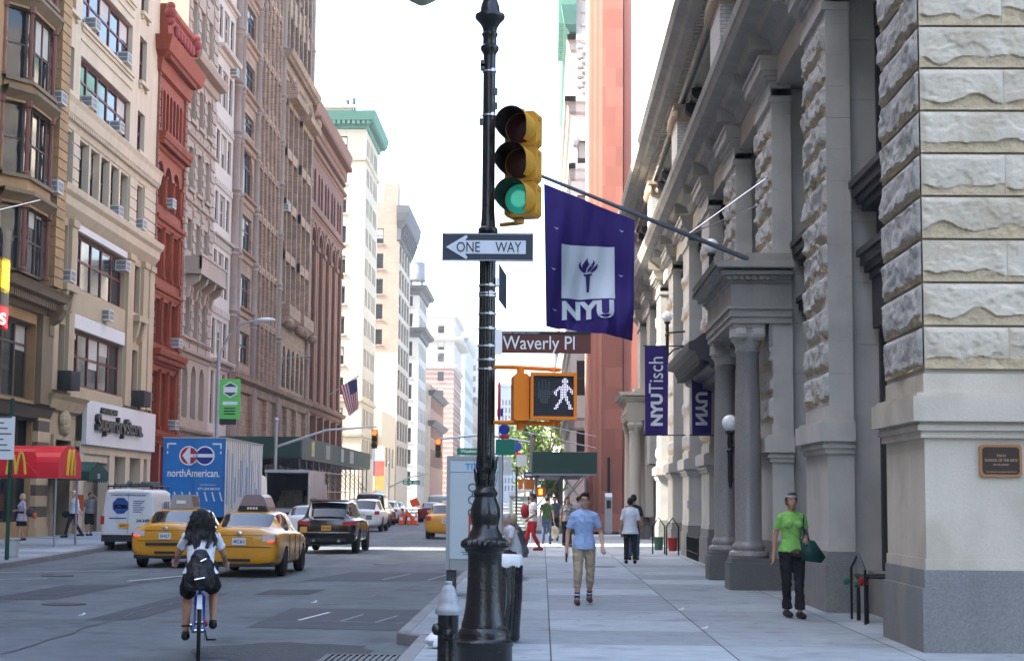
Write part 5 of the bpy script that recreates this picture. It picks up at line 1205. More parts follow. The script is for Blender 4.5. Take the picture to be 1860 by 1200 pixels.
for z, zz in ((H2+.035, H2+.06), (-.035, -.02)):
    b.tube([(-.53, .19, zz), (-.35, .12, zz-.005), (.05, .08, z)], .02, 8); b.tube([(-W2-.08, .12, z-.06), (-W2-.08, .12, z+.02)], .035, 10); b.ball((.05, .08, z), .035, .035, .02); b.tube([(0, .08, z-.02), (0, .08, z+(.0 if z > 0 else .035))], .03, 8)
lb(b, 'mounting_arm', ORG, ped)

# fire hydrant
HX, HY = -.895, 16.0
hy = thing('fire_hydrant', 'black fire hydrant with a silver painted bonnet beside the lamp post', 'fire hydrant', (HX, HY, 0)); hs = HY/3000
def zh(y): return CZ+(904-y)*hs
b = MB(); b.lathe([(.13, 0), (.13, .03), (.105, .05), (.1, .12), (.098, zh(1112)), (.1, zh(1110))], (HX, HY, 0), 24, lambda a, z: 1+.015*cos(8*a)); b.build('barrel', GLOSSB, hy, smooth=True)
b = MB(); b.lathe([(.118, zh(1112)), (.125, zh(1107)), (.125, zh(1103)), (.115, zh(1099)), (.1, zh(1096)), (.09, zh(1088)), (.085, zh(1080)), (.075, zh(1078)), (.068, zh(1068)), (.05, zh(1062)), (.035, zh(1060)), (.032, zh(1056)), (.038, zh(1055)), (.03, zh(1053))], (HX, HY, 0), 24, lambda a, z: 1+.02*cos(8*a)); b.build('bonnet', SILVER, hy, smooth=True)
b = MB(); b.lathe([(.055, .08), (.062, .11), (.05, .14), (.02, .155)], (HX, HY-.0, zh(1138)), 14, axis='x'); b.v = [(2*HX-x, y, z) for x, y, z in b.v]; b.build('outlet_cap', GLOSSB, hy, smooth=True)
b = MB(); b.lathe([(.06, -.08), (.066, -.115), (.05, -.15), (.02, -.165)], (HX+.01, HY, zh(1145)), 14, axis='y'); b.build('outlet_cap', GLOSSB, hy, smooth=True)
# white plastic bag on the pavement
b = MB(); q = gnd(793, 1176, 0); rg = random.Random(2)
b.ball((0, 0, .075), .13, .11, .09, 18, 12); b.v = [tuple(Vector(v)+Vector((1, 1, .6))*.045*noise.noise(Vector(v)*14)+Vector((0, 0, .02*noise.noise(Vector(v)*40)))) for v in b.v]
b.v = [(x+q.x, y+q.y, max(.004, z)) for x, y, z in b.v]; tag(b.build('plastic_bag', M('white_plastic', (.68, .68, .70), rough=.35, var=.05), loc=(q.x, q.y, 0), smooth=True), 'crumpled white plastic bag lying on the pavement by the hydrant', 'plastic bag')
# litter basket
LX, LY = -.53, 19.4
lbk = thing('litter_basket', 'black slatted litter basket lined with a white bag behind the lamp post', 'litter basket', (LX, LY, 0))
for k in range(30):
    a = 2*pi*k/30; b = MB(); r0, r1 = .26, .29; ww = .022
    b.loft([[(LX+(r+d)*cos(a+w/r), LY+(r+d)*sin(a+w/r), z) for w, d in ((-ww, 0), (ww, 0), (ww, .012), (-ww, .012))] for r, z in ((r0, .06), (r1, .5), (r1+.005, .88))]); b.build('slat', GLOSSB, lbk)
b = MB()
for z, r in ((.1, .262), (.78, .285)): b.lathe([(r, z-.03), (r+.016, z-.03), (r+.016, z+.03), (r, z+.03)], (LX, LY, 0), 30)
b.lathe([(.27, .02), (.28, .06), (.25, .08)], (LX, LY, 0), 30); b.build('hoop', GLOSSB, lbk)
b = MB(); b.lathe([(.3, .86), (.315, .9), (.305, .98), (.285, 1.0), (.25, .96), (.22, .6), (.1, .2)], (LX, LY, 0), 36, lambda a, z: 1+.03*sin(9*a)+.02*sin(23*a)); b.build('bag_liner', M('bag_white', (.70, .69, .67), rough=.45, var=.08), lbk, smooth=True)

# telephone kiosk with advertisement
kp = gnd(815, 1083, 0); KX, KY = kp.x-.02, kp.y; ks = KY/3000
kio = thing('phone_kiosk', 'phone kiosk with a pale blue advertisement panel at the kerb behind the hydrant', 'phone kiosk', (KX+.45, KY, 0))
KG = M('kiosk_aluminium', (.30, .31, .33), rough=.4, metal=.5, var=.1)
b = MB(); zk = lambda y: CZ+(904-y)*ks
b.box(KX-.04, KX+.02, KY, KY+.85, zk(1033), zk(828)); b.box(KX+.84, KX+.9, KY, KY+.85, zk(1033), zk(828)); b.box(KX, KX+.86, KY+.05, KY+.85, zk(1033), zk(1015)); b.box(KX, KX+.86, KY+.02, KY+.85, zk(836), zk(828)); b.box(KX+.02, KX+.84, KY+.05, KY+.08, zk(1015), zk(836)); b.build('cabinet', KG, kio)
b = MB(); b.box(KX+.02, KX+.84, KY+.02, KY+.05, zk(1013), zk(858)); b.build('poster', M('pale_blue_poster', (.47, .56, .585), rough=.25, var=.06, spec=.5), kio)
b = MB(); b.box(KX+.02, KX+.84, KY+.015, KY+.05, zk(857), zk(837)); b.build('header', M('pale_header', (.5, .6, .66), rough=.3), kio)
text('TITAN', (KX+.5, KY+.012, zk(847)), (1, 0, 0), (0, 0, 1), M('header_blue', (.06, .28, .55)), kio, height=.1, width=.46, bold=.02, ext=.002)
b = MB(); HEXM = M('poster_print', (.03, .05, .07))
for j in range(5):
    for i in range(2):
        cx, cz = KX+.40+i*.125+.06*(j % 2), zk(885)-j*.105
        for k in range(6):
            a0, a1 = pi/3*k+pi/6, pi/3*(k+1)+pi/6; b.tube([(cx+.07*cos(a0), KY+.016, cz+.07*sin(a0)), (cx+.07*cos(a1), KY+.016, cz+.07*sin(a1))], .009, 4)
b.build('poster_emblem', HEXM, kio)
b = MB()
for z, w, x0 in ((925, .3, .36), (929, .26, .4), (934, .34, .34), (1005, .3, .25), (1001, .36, .22)):
    for i in range(int(w/.035)): b.box(KX+x0+i*.035, KX+x0+i*.035+.026, KY+.014, KY+.02, zk(z)-.008, zk(z)+.008)
b.build('poster_lines', HEXM, kio)
b = MB(); b.box(KX+.34, KX+.52, KY+.012, KY+.02, zk(985), zk(932)); b.build('poster_picture', M('poster_red', (.45, .04, .03)), kio)
b = MB(); b.box(KX+.37, KX+.5, KY+.008, KY+.012, zk(982), zk(952)); b.build('poster_picture', WHITEV, kio)
b = MB(); b.box(KX-.03, KX+.12, KY+.1, KY+.55, 0, zk(1033)); b.build('leg', M('kiosk_dark_leg', (.06, .06, .065), rough=.5), kio)
b = MB(); b.box(KX+.74, KX+.86, KY+.1, KY+.55, 0, zk(1033)); b.build('leg', _mc['kiosk_dark_leg'], kio)

# bench
BX, BY = -.62, 34.4; WOOD = M('dark_bench_slat', (.07, .06, .055), rough=.6, var=.3)
bn = thing('bench', 'dark slatted bench at the kerb side of the right pavement', 'bench', (BX, BY, 0))
for k in range(4): b = MB(); b.box(BX-.2+k*.11, BX-.11+k*.11, BY-.9, BY+.9, .41, .45); b.build('slat', WOOD, bn)
for y in (-.75, .75): b = MB(); b.box(BX-.2, BX+.22, BY+y-.03, BY+y+.03, .0, .05); b.box(BX-.03, BX+.03, BY+y-.03, BY+y+.03, .05, .41); b.box(BX-.2, BX+.22, BY+y-.03, BY+y+.03, .37, .41); b.build('leg', IRONB, bn)

# ================================================================ FLAGS AND BANNERS
PURP = M('purple_cloth', (.028, .012, .135), rough=.75, var=.12, scale=3, bump=.1, bscale=200); CLOTHW = M('white_cloth', (.60, .66, .70), rough=.8, var=.06)
FY = 31.0; pb_, pt_ = atY(1335, 459, FY), atY(979, 318, FY)
fp_ = thing('flagpole', 'grey flagpole slanting out from the top of the columned portico', 'flagpole', tuple(pb_))
b = MB(); b.tube([tuple(pb_+Vector((.25, 0, -.12))), tuple(pt_)], [.05, .032], 10); b.build('pole', M('flagpole_grey', (.10, .115, .135), rough=.4, metal=.4), fp_, smooth=True)
b = MB(); b.ball(tuple(pt_), .055); b.build('finial', _mc['flagpole_grey'], fp_, smooth=True)
for (ax, ay), (wx2, wy2), yy in (((1252, 424), (1393, 323), 31.1), ((1254, 425), (1374, 373), 32.4)):
    b = MB(); b.tube([tuple(atY(ax, ay, FY)), tuple(atY(wx2, wy2, yy))], .012, 5); b.ball(tuple(atY(wx2, wy2, yy)), .03); b.build('stay_wire', BAND, fp_)
def flag_map(px0, py0, px1, py1, pyb0, pyb1, Y, amp):   # cloth coordinates (photo pixels at plane Y) with folds
    def f(px, py, off=0):
        q = atY(px, py, Y); s = (px-px0)/(px1-px0); top = py0+(py1-py0)*s; t_ = max(0, (py-top)/220)
        d = amp*(sin(7*s+2.5*t_)*.5+sin(15*s-3*t_+1)*.22+.35*sin(3*s*t_*2+4*t_)+.12*sin(31*s+6*t_))*(.25+t_); return (q.x, Y-d-off, q.z)
    return f
fm = flag_map(989, 334, 1152, 398, 590, 618, FY, .26)
def cloth(mb, f, corners, nu, nv, off=0):
    (x0, y0), (x1, y1), (x2, y2), (x3, y3) = corners; G = []
    for j in range(nv+1):
        row = []
        for i in range(nu+1):
            s, t_ = i/nu, j/nv; row.append(mb.V(*f((1-t_)*((1-s)*x0+s*x1)+t_*((1-s)*x3+s*x2), (1-t_)*((1-s)*y0+s*y1)+t_*((1-s)*y3+s*y2), off)))
        G.append(row)
    for j in range(nv):
        for i in range(nu): mb.face((G[j][i], G[j][i+1], G[j+1][i+1], G[j+1][i]))
fl = thing('university_flag', 'large purple flag with a white torch square hanging from the flagpole', 'flag', tuple(atY(1070, 334, FY)))
b = MB(); cloth(b, fm, ((988, 334), (1153, 400), (1149, 618), (992, 591)), 46, 60); b.build('cloth', PURP, fl, smooth='all')
b = MB(); cloth(b, fm, ((1020, 445), (1116, 449), (1117, 543), (1020, 540)), 30, 30, .016); b.build('white_square', CLOTHW, fl, smooth='all')
def cloth_poly(mb, f, pts, off):   # small polygon strips mapped on the cloth
    mb.poly([f(x, y, off) for x, y in pts])
b = MB(); T = lambda x, y: (1068+(x)*1.0, 494+y)
for pts in ([(-4, 5), (4, 5), (2.2, 34), (0, 36), (-2.2, 34)], [(-8, 2), (8, 2), (7, 5.5), (-7, 5.5)],
            [(-6, 0), (-11, -3), (-16, -9), (-16.5, -15), (-13, -21), (-13, -15), (-10, -9), (-4, -3)],
            [(-4, 0), (-10, -8), (-10, -14), (-5, -21), (0, -27), (0, -20), (3, -15), (-2, -8)],
            [(0, 0), (-1, -5), (4, -12), (9, -17), (10, -23), (13, -17), (10, -10), (5, -4)], [(4, 0), (6, -4), (12, -10), (18, -16), (17, -8), (13, -3), (8, 0)]):
    cloth_poly(b, fm, [T(x, y) for x, y in pts], .03)
b.build('torch_emblem', PURP, fl)
def cloth_text(s_, f, cx, cy, w, h, mat, parent, off, bold=.03, rot=False, name='lettering'):
    me = text_mesh(s_, 1, .01, bold).copy(); xs = [v.co.x for v in me.vertices]; ys = [v.co.y for v in me.vertices]; w0, h0 = max(xs)-min(xs), max(ys)-min(ys); inv = world_mat(parent).inverted()
    for v in me.vertices:
        x, y = v.co.x/w0, v.co.y/h0; px, py = (cx+x*w, cy-y*h) if not rot else (cx-y*w, cy-x*h); v.co = inv @ Vector(f(px, py, off+v.co.z*.3))
    me.materials.clear(); me.materials.append(mat); o = bpy.data.objects.new(name, me); COL.objects.link(o); o.parent = parent
cloth_text('NYU', fm, 1068, 563, 94, 35, CLOTHW, fl, .045, .05)
b = MB()
for x, y in ((1005, 489), (1007, 560), (1128, 420), (1127, 500), (1010, 416)): cloth_poly(b, fm, [(x-4, y-2), (x+1, y+1), (x+5, y+1), (x+1, y+3)], .02)
b.build('grommet_mark', CLOTHW, fl)
def banner(label, x0, x1, y0, y1, Y, seed, mirrored=False, txt=True):
    f = flag_map(x0, y0, x1, y0, y1, y1, Y, .02); t = thing('hanging_banner', label, 'banner', tuple(atY((x0+x1)/2, y0, Y)), 0, 'purple wall banners')
    b = MB(); cloth(b, f, ((x0, y0), (x1, y0+1), (x1-1, y1+1), (x0+1, y1)), 8, 30); b.build('cloth', PURP, t, smooth='all')
    for y in (y0, y1): q0, q1 = atY(x0-3, y, Y), atY(x1+6, y, Y); b = MB(); b.tube([tuple(q0), (4.35, Y, q1.z)], .018, 6); b.build('arm', IRONB, t)
    return f, t
f1, t1 = banner('tall purple banner with the full vertical name on the sunlit stretch of the stone building', 1171, 1214, 628, 790, 50, 1)
cloth_text('NYU', f1, 1193, 744, 22, 58, SIGNW, t1, .02, .05, True); cloth_text('Tisch', f1, 1191.5, 681, 26, 66, SIGNW, t1, .02, .0, True)
f2, t2 = banner('shorter purple banner with mirrored letters beneath the dark entrance canopy', 1256, 1293, 640, 790, 41.5, 2)
me_f = lambda px, py, off=0: f2(2*1273-px, py, off); cloth_text('NYU', me_f, 1272, 742, 22, 60, SIGNW, t2, .02, .05, True)
# globe wall lanterns
GLOBE = M('opal_globe', (.86, .87, .87), rough=.25, var=.04)
def lantern(label, x, y, z, arm_x=4.3):
    t = thing('wall_lantern', label, 'lantern', (x, y, z), 0, 'globe lanterns on the stone building')
    b = MB(); b.ball((x, y, z), .165, n=20, m=14); b.build('globe', GLOBE, t, smooth=True)
    b = MB(); b.lathe([(.09, -.16), (.1, -.2), (.05, -.24), (.06, -.4), (.045, -.5), (.08, -.55), (.05, -.62), (.05, -1.1), (.03, -1.3)], (x, y, z), 12); b.tube([(x, y, z-.5), (arm_x, y, z-.45)], .03, 6); b.tube([(x, y, z-1.2), (x+.2, y, z-1.0), (arm_x, y, z-.9)], .03, 6); b.build('bracket', IRONB, t, smooth=True)
lantern('white globe lantern just left of the portico roof under the flagpole', *atY(1292, 447, 36.3)); lantern('white globe lantern above the tall purple banner', *atY(1212, 575, 50)); lantern('white globe lantern low on the wall between the portico columns', *atY(1326, 768, 33.4), 4.35)
# standpipes and railings by the bays
t = thing('standpipe', 'black fire standpipe with red and green caps beside the corner pier', 'standpipe', (4.5, 23.2, 0))
b = MB(); 
for y in (22.8, 23.4): b.tube([(4.42, y, 0), (4.42, y, .62), (4.9, y, .62)], .03, 8)
b.tube([(4.42, 22.7, .62), (4.42, 23.6, .62)], .028, 6); b.tube([(4.36, 22.6, .0), (4.36, 22.6, .72), (4.36, 23.1, .92), (4.36, 23.6, .72), (4.36, 23.6, 0)], .02, 6); b.build('pipe', IRONB, t, smooth=True)
for y, z, m_, l in ((22.75, .56, M('valve_red', (.3, .02, .02), rough=.4), 'red cap'), (23.1, .52, M('valve_green', (.05, .13, .09), rough=.4), 'green cap'), (23.9, .52, _mc['valve_green'], 'green cap')): b = MB(); b.lathe([(.03, .05), (.04, 0), (.058, -.03), (.058, -.07), (.02, -.09)], (4.38, y, z), 12, axis='x'); b.build('valve', m_, t, smooth=True, label=l)
t = thing('window_guard', 'low black railing below the shop window behind the portico', 'railing', (4.3, 45.7, 0))
for y in [44.9+.35*k for k in range(11)]: b = MB(); b.tube([(4.2, y, 0), (4.2, y, .62)], .018, 6); b.build('bar', IRONB, t)
b = MB(); b.tube([(4.2, 44.9, .62), (4.2, 48.4, .62)], .025, 6); b.tube([(4.2, 44.9, .2), (4.2, 48.4, .2)], .02, 6); b.build('rail', IRONB, t)
for x, y, c, l in ((3.55, 50.8, 'valve_green', 'green bucket hung on a black post at the stone wall'), (3.9, 49.9, 'valve_red', 'red bucket hung on a black post at the stone wall')):
    t = thing('standpipe_post', l, 'standpipe', (x, y, 0)); b = MB(); b.tube([(x-.18, y, 0), (x-.18, y, .85), (x, y, 1.1), (x+.18, y, .85), (x+.18, y, 0)], .025, 6); b.build('hoop', IRONB, t); b = MB(); b.lathe([(.12, .12), (.15, .5), (.16, .52)], (x, y, 0), 14); b.build('bucket', _mc[c], t)
b = MB(); b.box(4.28, 4.3, 48.9, 49.15, 1.4, 1.62); tag(b.build('notice', M('notice_blue', (.05, .12, .4)), loc=(4.29, 49, 1.4)), 'small blue notice on the pedestal of the stone pier', 'notice')
# ================================================================ LEFT SIDE FURNITURE
REDA = M('red_awning_vinyl', (.60, .012, .022), rough=.35, var=.06, spec=.4); GOLD = M('yellow_arch', (.72, .45, .05), rough=.5)
aw = thing('awning', 'red barrel awning with yellow arches over the left pavement', 'awning', (-17.7, 53.6, 2.15))
def vault(y0, y1, k=14): return [(y0, 2.18), (y0, 2.45)]+[((y0+y1)/2-(y1-y0)/2*cos(pi*i/k), 2.45+.78*sin(pi*i/k)**.8) for i in range(1, k)]+[(y1, 2.45), (y1, 2.18)]
b = MB(); b.prism(vault(52.3, 54.9), -19.95, -15.35, 'u'); b.build('canopy', REDA, aw)
b = MB(); b.prism([(52.1, 2.2), (52.32, 2.2), (52.32, 3.1), (52.2, 3.0)], -19.9, -16.1, 'u'); b.prism([(-19.9+.1, 2.2), (-15.95, 2.2), (-16.1, 2.45), (-16.5, 2.8), (-17.1, 3.05), (-19.8, 3.1)], 52.05, 52.3, 'n'); b.build('side_valance', REDA, aw)
def arches(mb, fn, w=.6, h=.68, th=.045):
    for sx in (-1, 1):
        pts = [(sx*(w/4)+(-w/4+w/2*i/12), h*(1-abs(2*i/12-1)**2.3)) for i in range(13)]
        for (x0, z0), (x1, z1) in zip(pts, pts[1:]): mb.tube([fn(x0, z0), fn(x1, z1)], th, 5)
b = MB(); arches(b, lambda x, z: (-16.62+x, 52.02, 2.28+z)); b.build('arches_emblem', GOLD, aw); b = MB(); arches(b, lambda x, z: (-15.32, 53.6+x*1.2, 2.28+z), .7, .8, .05); b.build('arches_emblem', GOLD, aw)
for y in (52.4, 54.8): b = MB(); b.tube([(-15.45, y, 0), (-15.45, y, 2.4)], .035, 6); b.build('pole', STEEL, aw)
ca = thing('door_canopy', 'dark green scalloped canopy with the white house number over the doorway', 'canopy', (-19.2, 67.5, 2.3)); b = MB(); b.prism([(66.2, 2.25), (66.2, 2.6), (67.6, 3.0), (69.2, 2.6), (69.2, 2.25)], -19.95, -18.2, 'u')
for k in range(9): b.lathe([(.1, -.01), (.1, .01)], (-18.25+.0, 66.3+k*.34, 2.25), 8, axis='x')
b.build('cloth', M('canopy_green', (.012, .05, .035), var=.2), ca); text('713', (-18.9, 66.18, 2.42), (1, 0, 0), (0, 0, 1), WHITEV, ca, height=.2, bold=.02); text('713', (-18.18, 67.6, 2.42), (0, 1, 0), (0, 0, 1), WHITEV, ca, height=.2, bold=.02)
q = gnd(12, 1016, 0); gp_ = thing('sign_post', 'dark green post with a white regulation sign at the left edge', 'sign post', tuple(q)); b = MB(); b.tube([tuple(q), (q.x, q.y, 4.1)], .055, 8); b.build('post', M('post_green', (.012, .06, .035), rough=.5), gp_)
b = MB(); b.box(q.x-.42, q.x+.1, q.y-.06, q.y-.05, CZ+(898-835)*q.y/3000, CZ+(898-757)*q.y/3000); b.build('sign_panel', WHITEV, gp_); b = MB()
for k in range(7): b.box(q.x-.38, q.x+.02-.1*(k % 3), q.y-.064, q.y-.06, 2.75+k*.14, 2.78+k*.14)
b.build('sign_lines', BLACKP, gp_)
q = gnd(21, 1011, 0); t = thing('rubbish_bin', 'white round bin at the left kerb beside the green post', 'bin', tuple(q)); b = MB(); b.lathe([(.15, 0), (.17, .02), (.2, .44), (.22, .46), (.22, .5), (.19, .5)], tuple(q), 16); b.build('bin_body', M('bin_white', (.45, .45, .44), var=.15), t, smooth=True); b = MB(); b.lathe([(.19, .48), (.02, .47)], tuple(q), 16); b.build('bin_opening', BLACKP, t)
# tricolour flag at the upper left
t = thing('hanging_flag', 'black yellow and red flag at the upper left edge', 'flag', (-18.8, 56, 9)); 
b = MB(); b.tube([(-20, 56, 11.1), (-17.4, 56, 11.75)], .03, 6); b.build('pole', _mc['flagpole_grey'], t)
for z0, z1, c in ((9.9, 11.0, (.012, .012, .013)), (8.8, 10.0, (.62, .42, .02)), (8.3, 8.95, (.012, .012, .013)), (7.55, 8.35, (.5, .02, .03))):
    b = MB(); n = 8
    for i in range(n):
        x0, x1 = -19.9+1.55*i/n, -19.9+1.55*(i+1)/n; s0, s1 = .0 if z0 > 9 else .35*sin(pi*i/n)*0, 0
        k0, k1 = .06*sin(i*1.3), .06*sin((i+1)*1.3); dr0, dr1 = .35*(i/n)**2, .35*((i+1)/n)**2
        b.poly([(x0, 56+k0, z0-dr0), (x1, 56+k1, z0-dr1), (x1, 56+k1, z1-dr1), (x0, 56+k0, z1-dr0)])
    b.build('stripe', M('flag_%d' % int(z0*10), c), t)
text('S', (-18.52, 55.9, 7.62), (1, 0, 0), (0, 0, 1), WHITEV, t, height=.42, bold=.04)
# US flag on the brick building
fa, fb = atY(585, 718, 152), atY(652, 682, 152); t = thing('flag', 'striped flag with a blue corner on a pole from the deep red brick building', 'flag', tuple(fa))
b = MB(); b.tube([(-20, 152, fa.z-.1), tuple(fb)], .06, 6); b.build('pole', STEEL, t)
fmap = flag_map(617, 700, 650, 686, 755, 745, 151.9, .2)
FRED, FWHT, FBLU = M('flag_red', (.42, .02, .035)), M('flag_white', (.6, .58, .57)), M('flag_blue', (.02, .025, .12))
b = MB()
TL, TR, BR, BL = (617, 701), (649, 687), (651, 742), (634, 756)
for k in range(13):
    b.mi = k % 2; s0, s1 = k/13, (k+1)/13; lp = lambda p, q_, s: (p[0]+(q_[0]-p[0])*s, p[1]+(q_[1]-p[1])*s); cloth(b, fmap, (lp(TL, TR, s0), lp(TL, TR, s1), lp(BL, BR, s1), lp(BL, BR, s0)), 1, 8)
b.build('stripes', [FRED, FWHT], t); b = MB(); lp = lambda p, q_, s: (p[0]+(q_[0]-p[0])*s, p[1]+(q_[1]-p[1])*s); m1, m2 = lp(TL, TR, .46), lp(BL, BR, .46); cloth(b, fmap, (m1, TR, lp(TR, BR, .42), lp(m1, m2, .42)), 4, 6, .05); ca_ = b.build('canton', FBLU, t)
b = MB()
for i in range(5):
    for j in range(4): a_ = lp(lp(m1, TR, .1+.2*i), lp(lp(m1, m2, .42), lp(TR, BR, .42), .1+.2*i), .15+.23*j); cloth_poly(b, fmap, [(a_[0]-.5, a_[1]), (a_[0], a_[1]-.5), (a_[0]+.5, a_[1]), (a_[0], a_[1]+.5)], .1)
b.build('stars', FWHT, ca_)
b = MB(); a_, c_ = atY(565, 672, 128), atY(500, 678, 128); b.tube([(-20, 124, 12.0), (-17.6, 124, 12.2)], .05, 6); tag(b.build('bare_flagpole', STEEL, loc=(-20, 124, 12)), 'bare flagpole jutting from the terracotta building', 'flagpole')
# cobra head lamp with green banner
LPX, LPY = -14.25, 72.0
t = thing('street_lamp', 'grey cobra head street lamp with a green banner at the left kerb', 'street lamp', (LPX, LPY, 0)); b = MB(); b.tube([(LPX, LPY, 0), (LPX, LPY, 7.9)], [.11, .07], 8); b.build('pole', STEEL, t, smooth=True)
b = MB(); b.tube([(LPX, LPY, 7.0), (LPX+.1, LPY, 7.9), (LPX+.45, LPY, 8.7), (LPX+1.0, LPY, 9.2), (LPX+1.7, LPY, 9.35)], .05, 6); b.build('arm', STEEL, t, smooth=True)
b = MB(); b.ball((LPX+2.05, LPY, 9.36), .42, .16, .11); b.build('lamp_head', M('lamp_head_grey', (.55, .55, .55), rough=.4), t, smooth=True)
GRB = M('lime_banner', (.13, .50, .10), rough=.6, var=.05)
t = thing('hanging_banner', 'bright green banner with a white hexagon on the left street lamp', 'banner', (LPX+.5, LPY, 5)); b = MB(); b.box(LPX+.1, LPX+1.0, LPY-.02, LPY, 5.0, 6.75); b.build('cloth', GRB, t)
def hexp(cx, cz, r): return [(cx+r*cos(pi/3*k+pi/6), cz+r*sin(pi/3*k+pi/6)) for k in range(6)]
b = MB(); b.prism(hexp(LPX+.56, 6.28, .35), LPY-.03, LPY-.02, 'n'); b.build('hexagon', WHITEV, t)
b = MB(); b.prism(hexp(LPX+.56, 6.28, .3), LPY-.036, LPY-.03, 'n'); b.build('hexagon_border', M('hexagon_dark', (.05, .07, .08)), t); b = MB(); b.box(LPX+.3, LPX+.82, LPY-.042, LPY-.036, 6.16, 6.4); b.box(LPX+.24, LPX+.88, LPY-.03, LPY-.024, 5.62, 5.76); b.split('white_strip', WHITEV, t)
b = MB()
for z in (5.2, 5.32, 5.44): b.box(LPX+.3, LPX+.8, LPY-.03, LPY-.024, z, z+.05)
b.build('small_lines', BLACKP, t); b = MB(); b.box(LPX+.12, LPX+.85, LPY-.05, LPY-.03, 4.75, 5.0); b.build('lower_tag', BLACKP, t)
# mast arm signals
def hang_signal(label, x, y, z, lit='red', rz=0):
    t = thing('traffic_light', label, 'traffic light', (x, y, z), rz, 'distant hanging traffic lights'); 
    for i, c in enumerate(('green', 'amber', 'red')):
        b = MB(); b.box(-.16, .16, 0, .2, i*.34, i*.34+.335); lb(b, 'housing', YEL, t)
        b = MB(); b.lathe([(.15, 0), (.15, -.2)], (0, 0, i*.34+.17), 12, axis='y'); b.f = b.f[:12]; b.m = b.m[:12]; lb(b, 'visor', VIN, t)
        b = MB(); b.disc((0, -.03, i*.34+.17), .14, 14); lb(b, 'lens', M('lit_red_signal', (1, .16, .04), emit=.35) if c == lit else LENS['amber'], t, label='lit lens' if c == lit else None)
def mast(label, x, y, x1, z0, z1, h):
    t = thing('signal_mast', label, 'signal mast', (x, y, 0), 0, 'traffic signal masts'); b = MB(); b.tube([(x, y, 0), (x, y, h)], .1, 8); b.ball((x, y, h), .14); b.build('pole', STEEL, t, smooth=True)
    b = MB(); b.tube([(x, y, z0), ((x+x1)/2, y, (z0+z1)/2+.35), (x1, y, z1)], [.08, .07, .05], 6); b.build('arm', STEEL, t, smooth=True); return t
mast('grey signal mast rising behind the open truck with its arm over the street', -14.4, 89, -8.95, 4.3, 5.45, 5.75); hang_signal('red lit traffic light hanging at the left mast arm before the cream building', -9.05, 88.8, 4.25)
mast('grey signal mast on the far right corner with its arm reaching left', -.6, 88, -5.55, 4.6, 4.75, 5.0); hang_signal('red lit traffic light hanging before the striped tower', -5.55, 87.8, 3.75)
mast('pale signal mast of the next crossing with a green street sign', -15.3, 165, -11.4, 2.6, 4.0, 5.0)
GRS = M('street_sign_green', (.01, .20, .12), rough=.5)
def nsign(label, s_, x0, x1, y, z0, z1, m=GRS):
    t = thing('street_name_sign', label, 'street sign', ((x0+x1)/2, y, z0)); b = MB(); b.box(x0, x1, y, y+.02, z0, z1); b.build('panel', m, t); text(s_, ((x0+x1)/2, y-.01, (z0+z1)/2), (1, 0, 0), (0, 0, 1), WHITEV, t, height=(z1-z0)*.6, width=(x1-x0)*.8, bold=.02)
nsign('green street name sign on the pale mast of the next crossing', 'E 4 St', -13.9, -12.2, 164.8, 2.95, 3.35); nsign('green street name sign on the right mast arm above the kiosk', 'Washington Pl', -4.55, -2.6, 87.7, 3.9, 4.28)
# far right corner bits
def rsign(label, px, py0, py1, Y, parts):
    q = atY(px, 904, Y); t = thing('bus_stop_sign', label, 'bus stop sign', (q.x, Y, 0), 0, 'bus stop signs'); b = MB(); b.tube([(q.x, Y, 0), (q.x, Y, atY(px, py0, Y).z)], .035, 6); b.build('post', BLACKP, t)
    for x0, x1, y0, y1, m_, rnd in parts:
        a_, c_ = atY(x0, y1, Y), atY(x1, y0, Y); b = MB()
        if rnd: r = (c_.x-a_.x)/2; b.lathe([(r, -.04), (r, -.07)], ((a_.x+c_.x)/2, Y, (a_.z+c_.z)/2), 18, axis='y')
        else: b.box(a_.x, c_.x, Y-.06, Y-.04, a_.z, c_.z)
        b.build('disc' if rnd else 'panel', m_, t)
BUSB = M('bus_blue', (.03, .045, .3)); BUSR = M('bus_red', (.5, .03, .04))
rsign('bus stop post with large green board and white timetable nearest the lamp post', 912, 770, 900, 47, ((906, 926, 769, 791, BUSB, 1), (907, 925, 790, 796, BUSR, 0), (900, 936, 798, 826, GRS, 0), (905, 932, 829, 836, WHITEV, 0), (915, 930, 838, 862, WHITEV, 0), (903, 914, 742, 756, BUSB, 0)))
rsign('second bus stop post with a round blue sign right of the first', 938, 800, 900, 58, ((932, 948, 802, 820, BUSB, 1), (935, 946, 821, 825, BUSR, 0), (938, 957, 826, 846, M('sign_grey', (.4, .42, .44)), 0)))
b = MB(); q = atY(903, 715, 47); b.lathe([(.19, -.01), (.19, .01)], (PX+.09, 16.4, zy(718)), 16, axis='x'); tag(b.build('round_sign', BUSR, loc=(PX+.09, 16.4, zy(718))), 'small round red and blue sign edge on at the right of the lamp post', 'street sign')
t = thing('bus_shelter', 'glass shelter with a curved roof and an information panel past the bench', 'bus shelter', (-.9, 60, 0)); q0, q1 = atY(923, 950, 60), atY(966, 888, 60)
b = MB(); b.prism([(q0.x, q1.z-.18), (q0.x+.25, q1.z-.06), (q0.x+.6, q1.z), (q1.x, q1.z), (q1.x, q1.z-.08), (q0.x+.6, q1.z-.08), (q0.x, q1.z-.26)], 60, 63, 'n'); b.build('roof', KG, t)
for x in (q0.x+.02, q1.x-.06):
    for y in (60.05, 62.9): b = MB(); b.box(x, x+.05, y, y+.05, 0, q1.z-.1); b.build('post', KG, t)
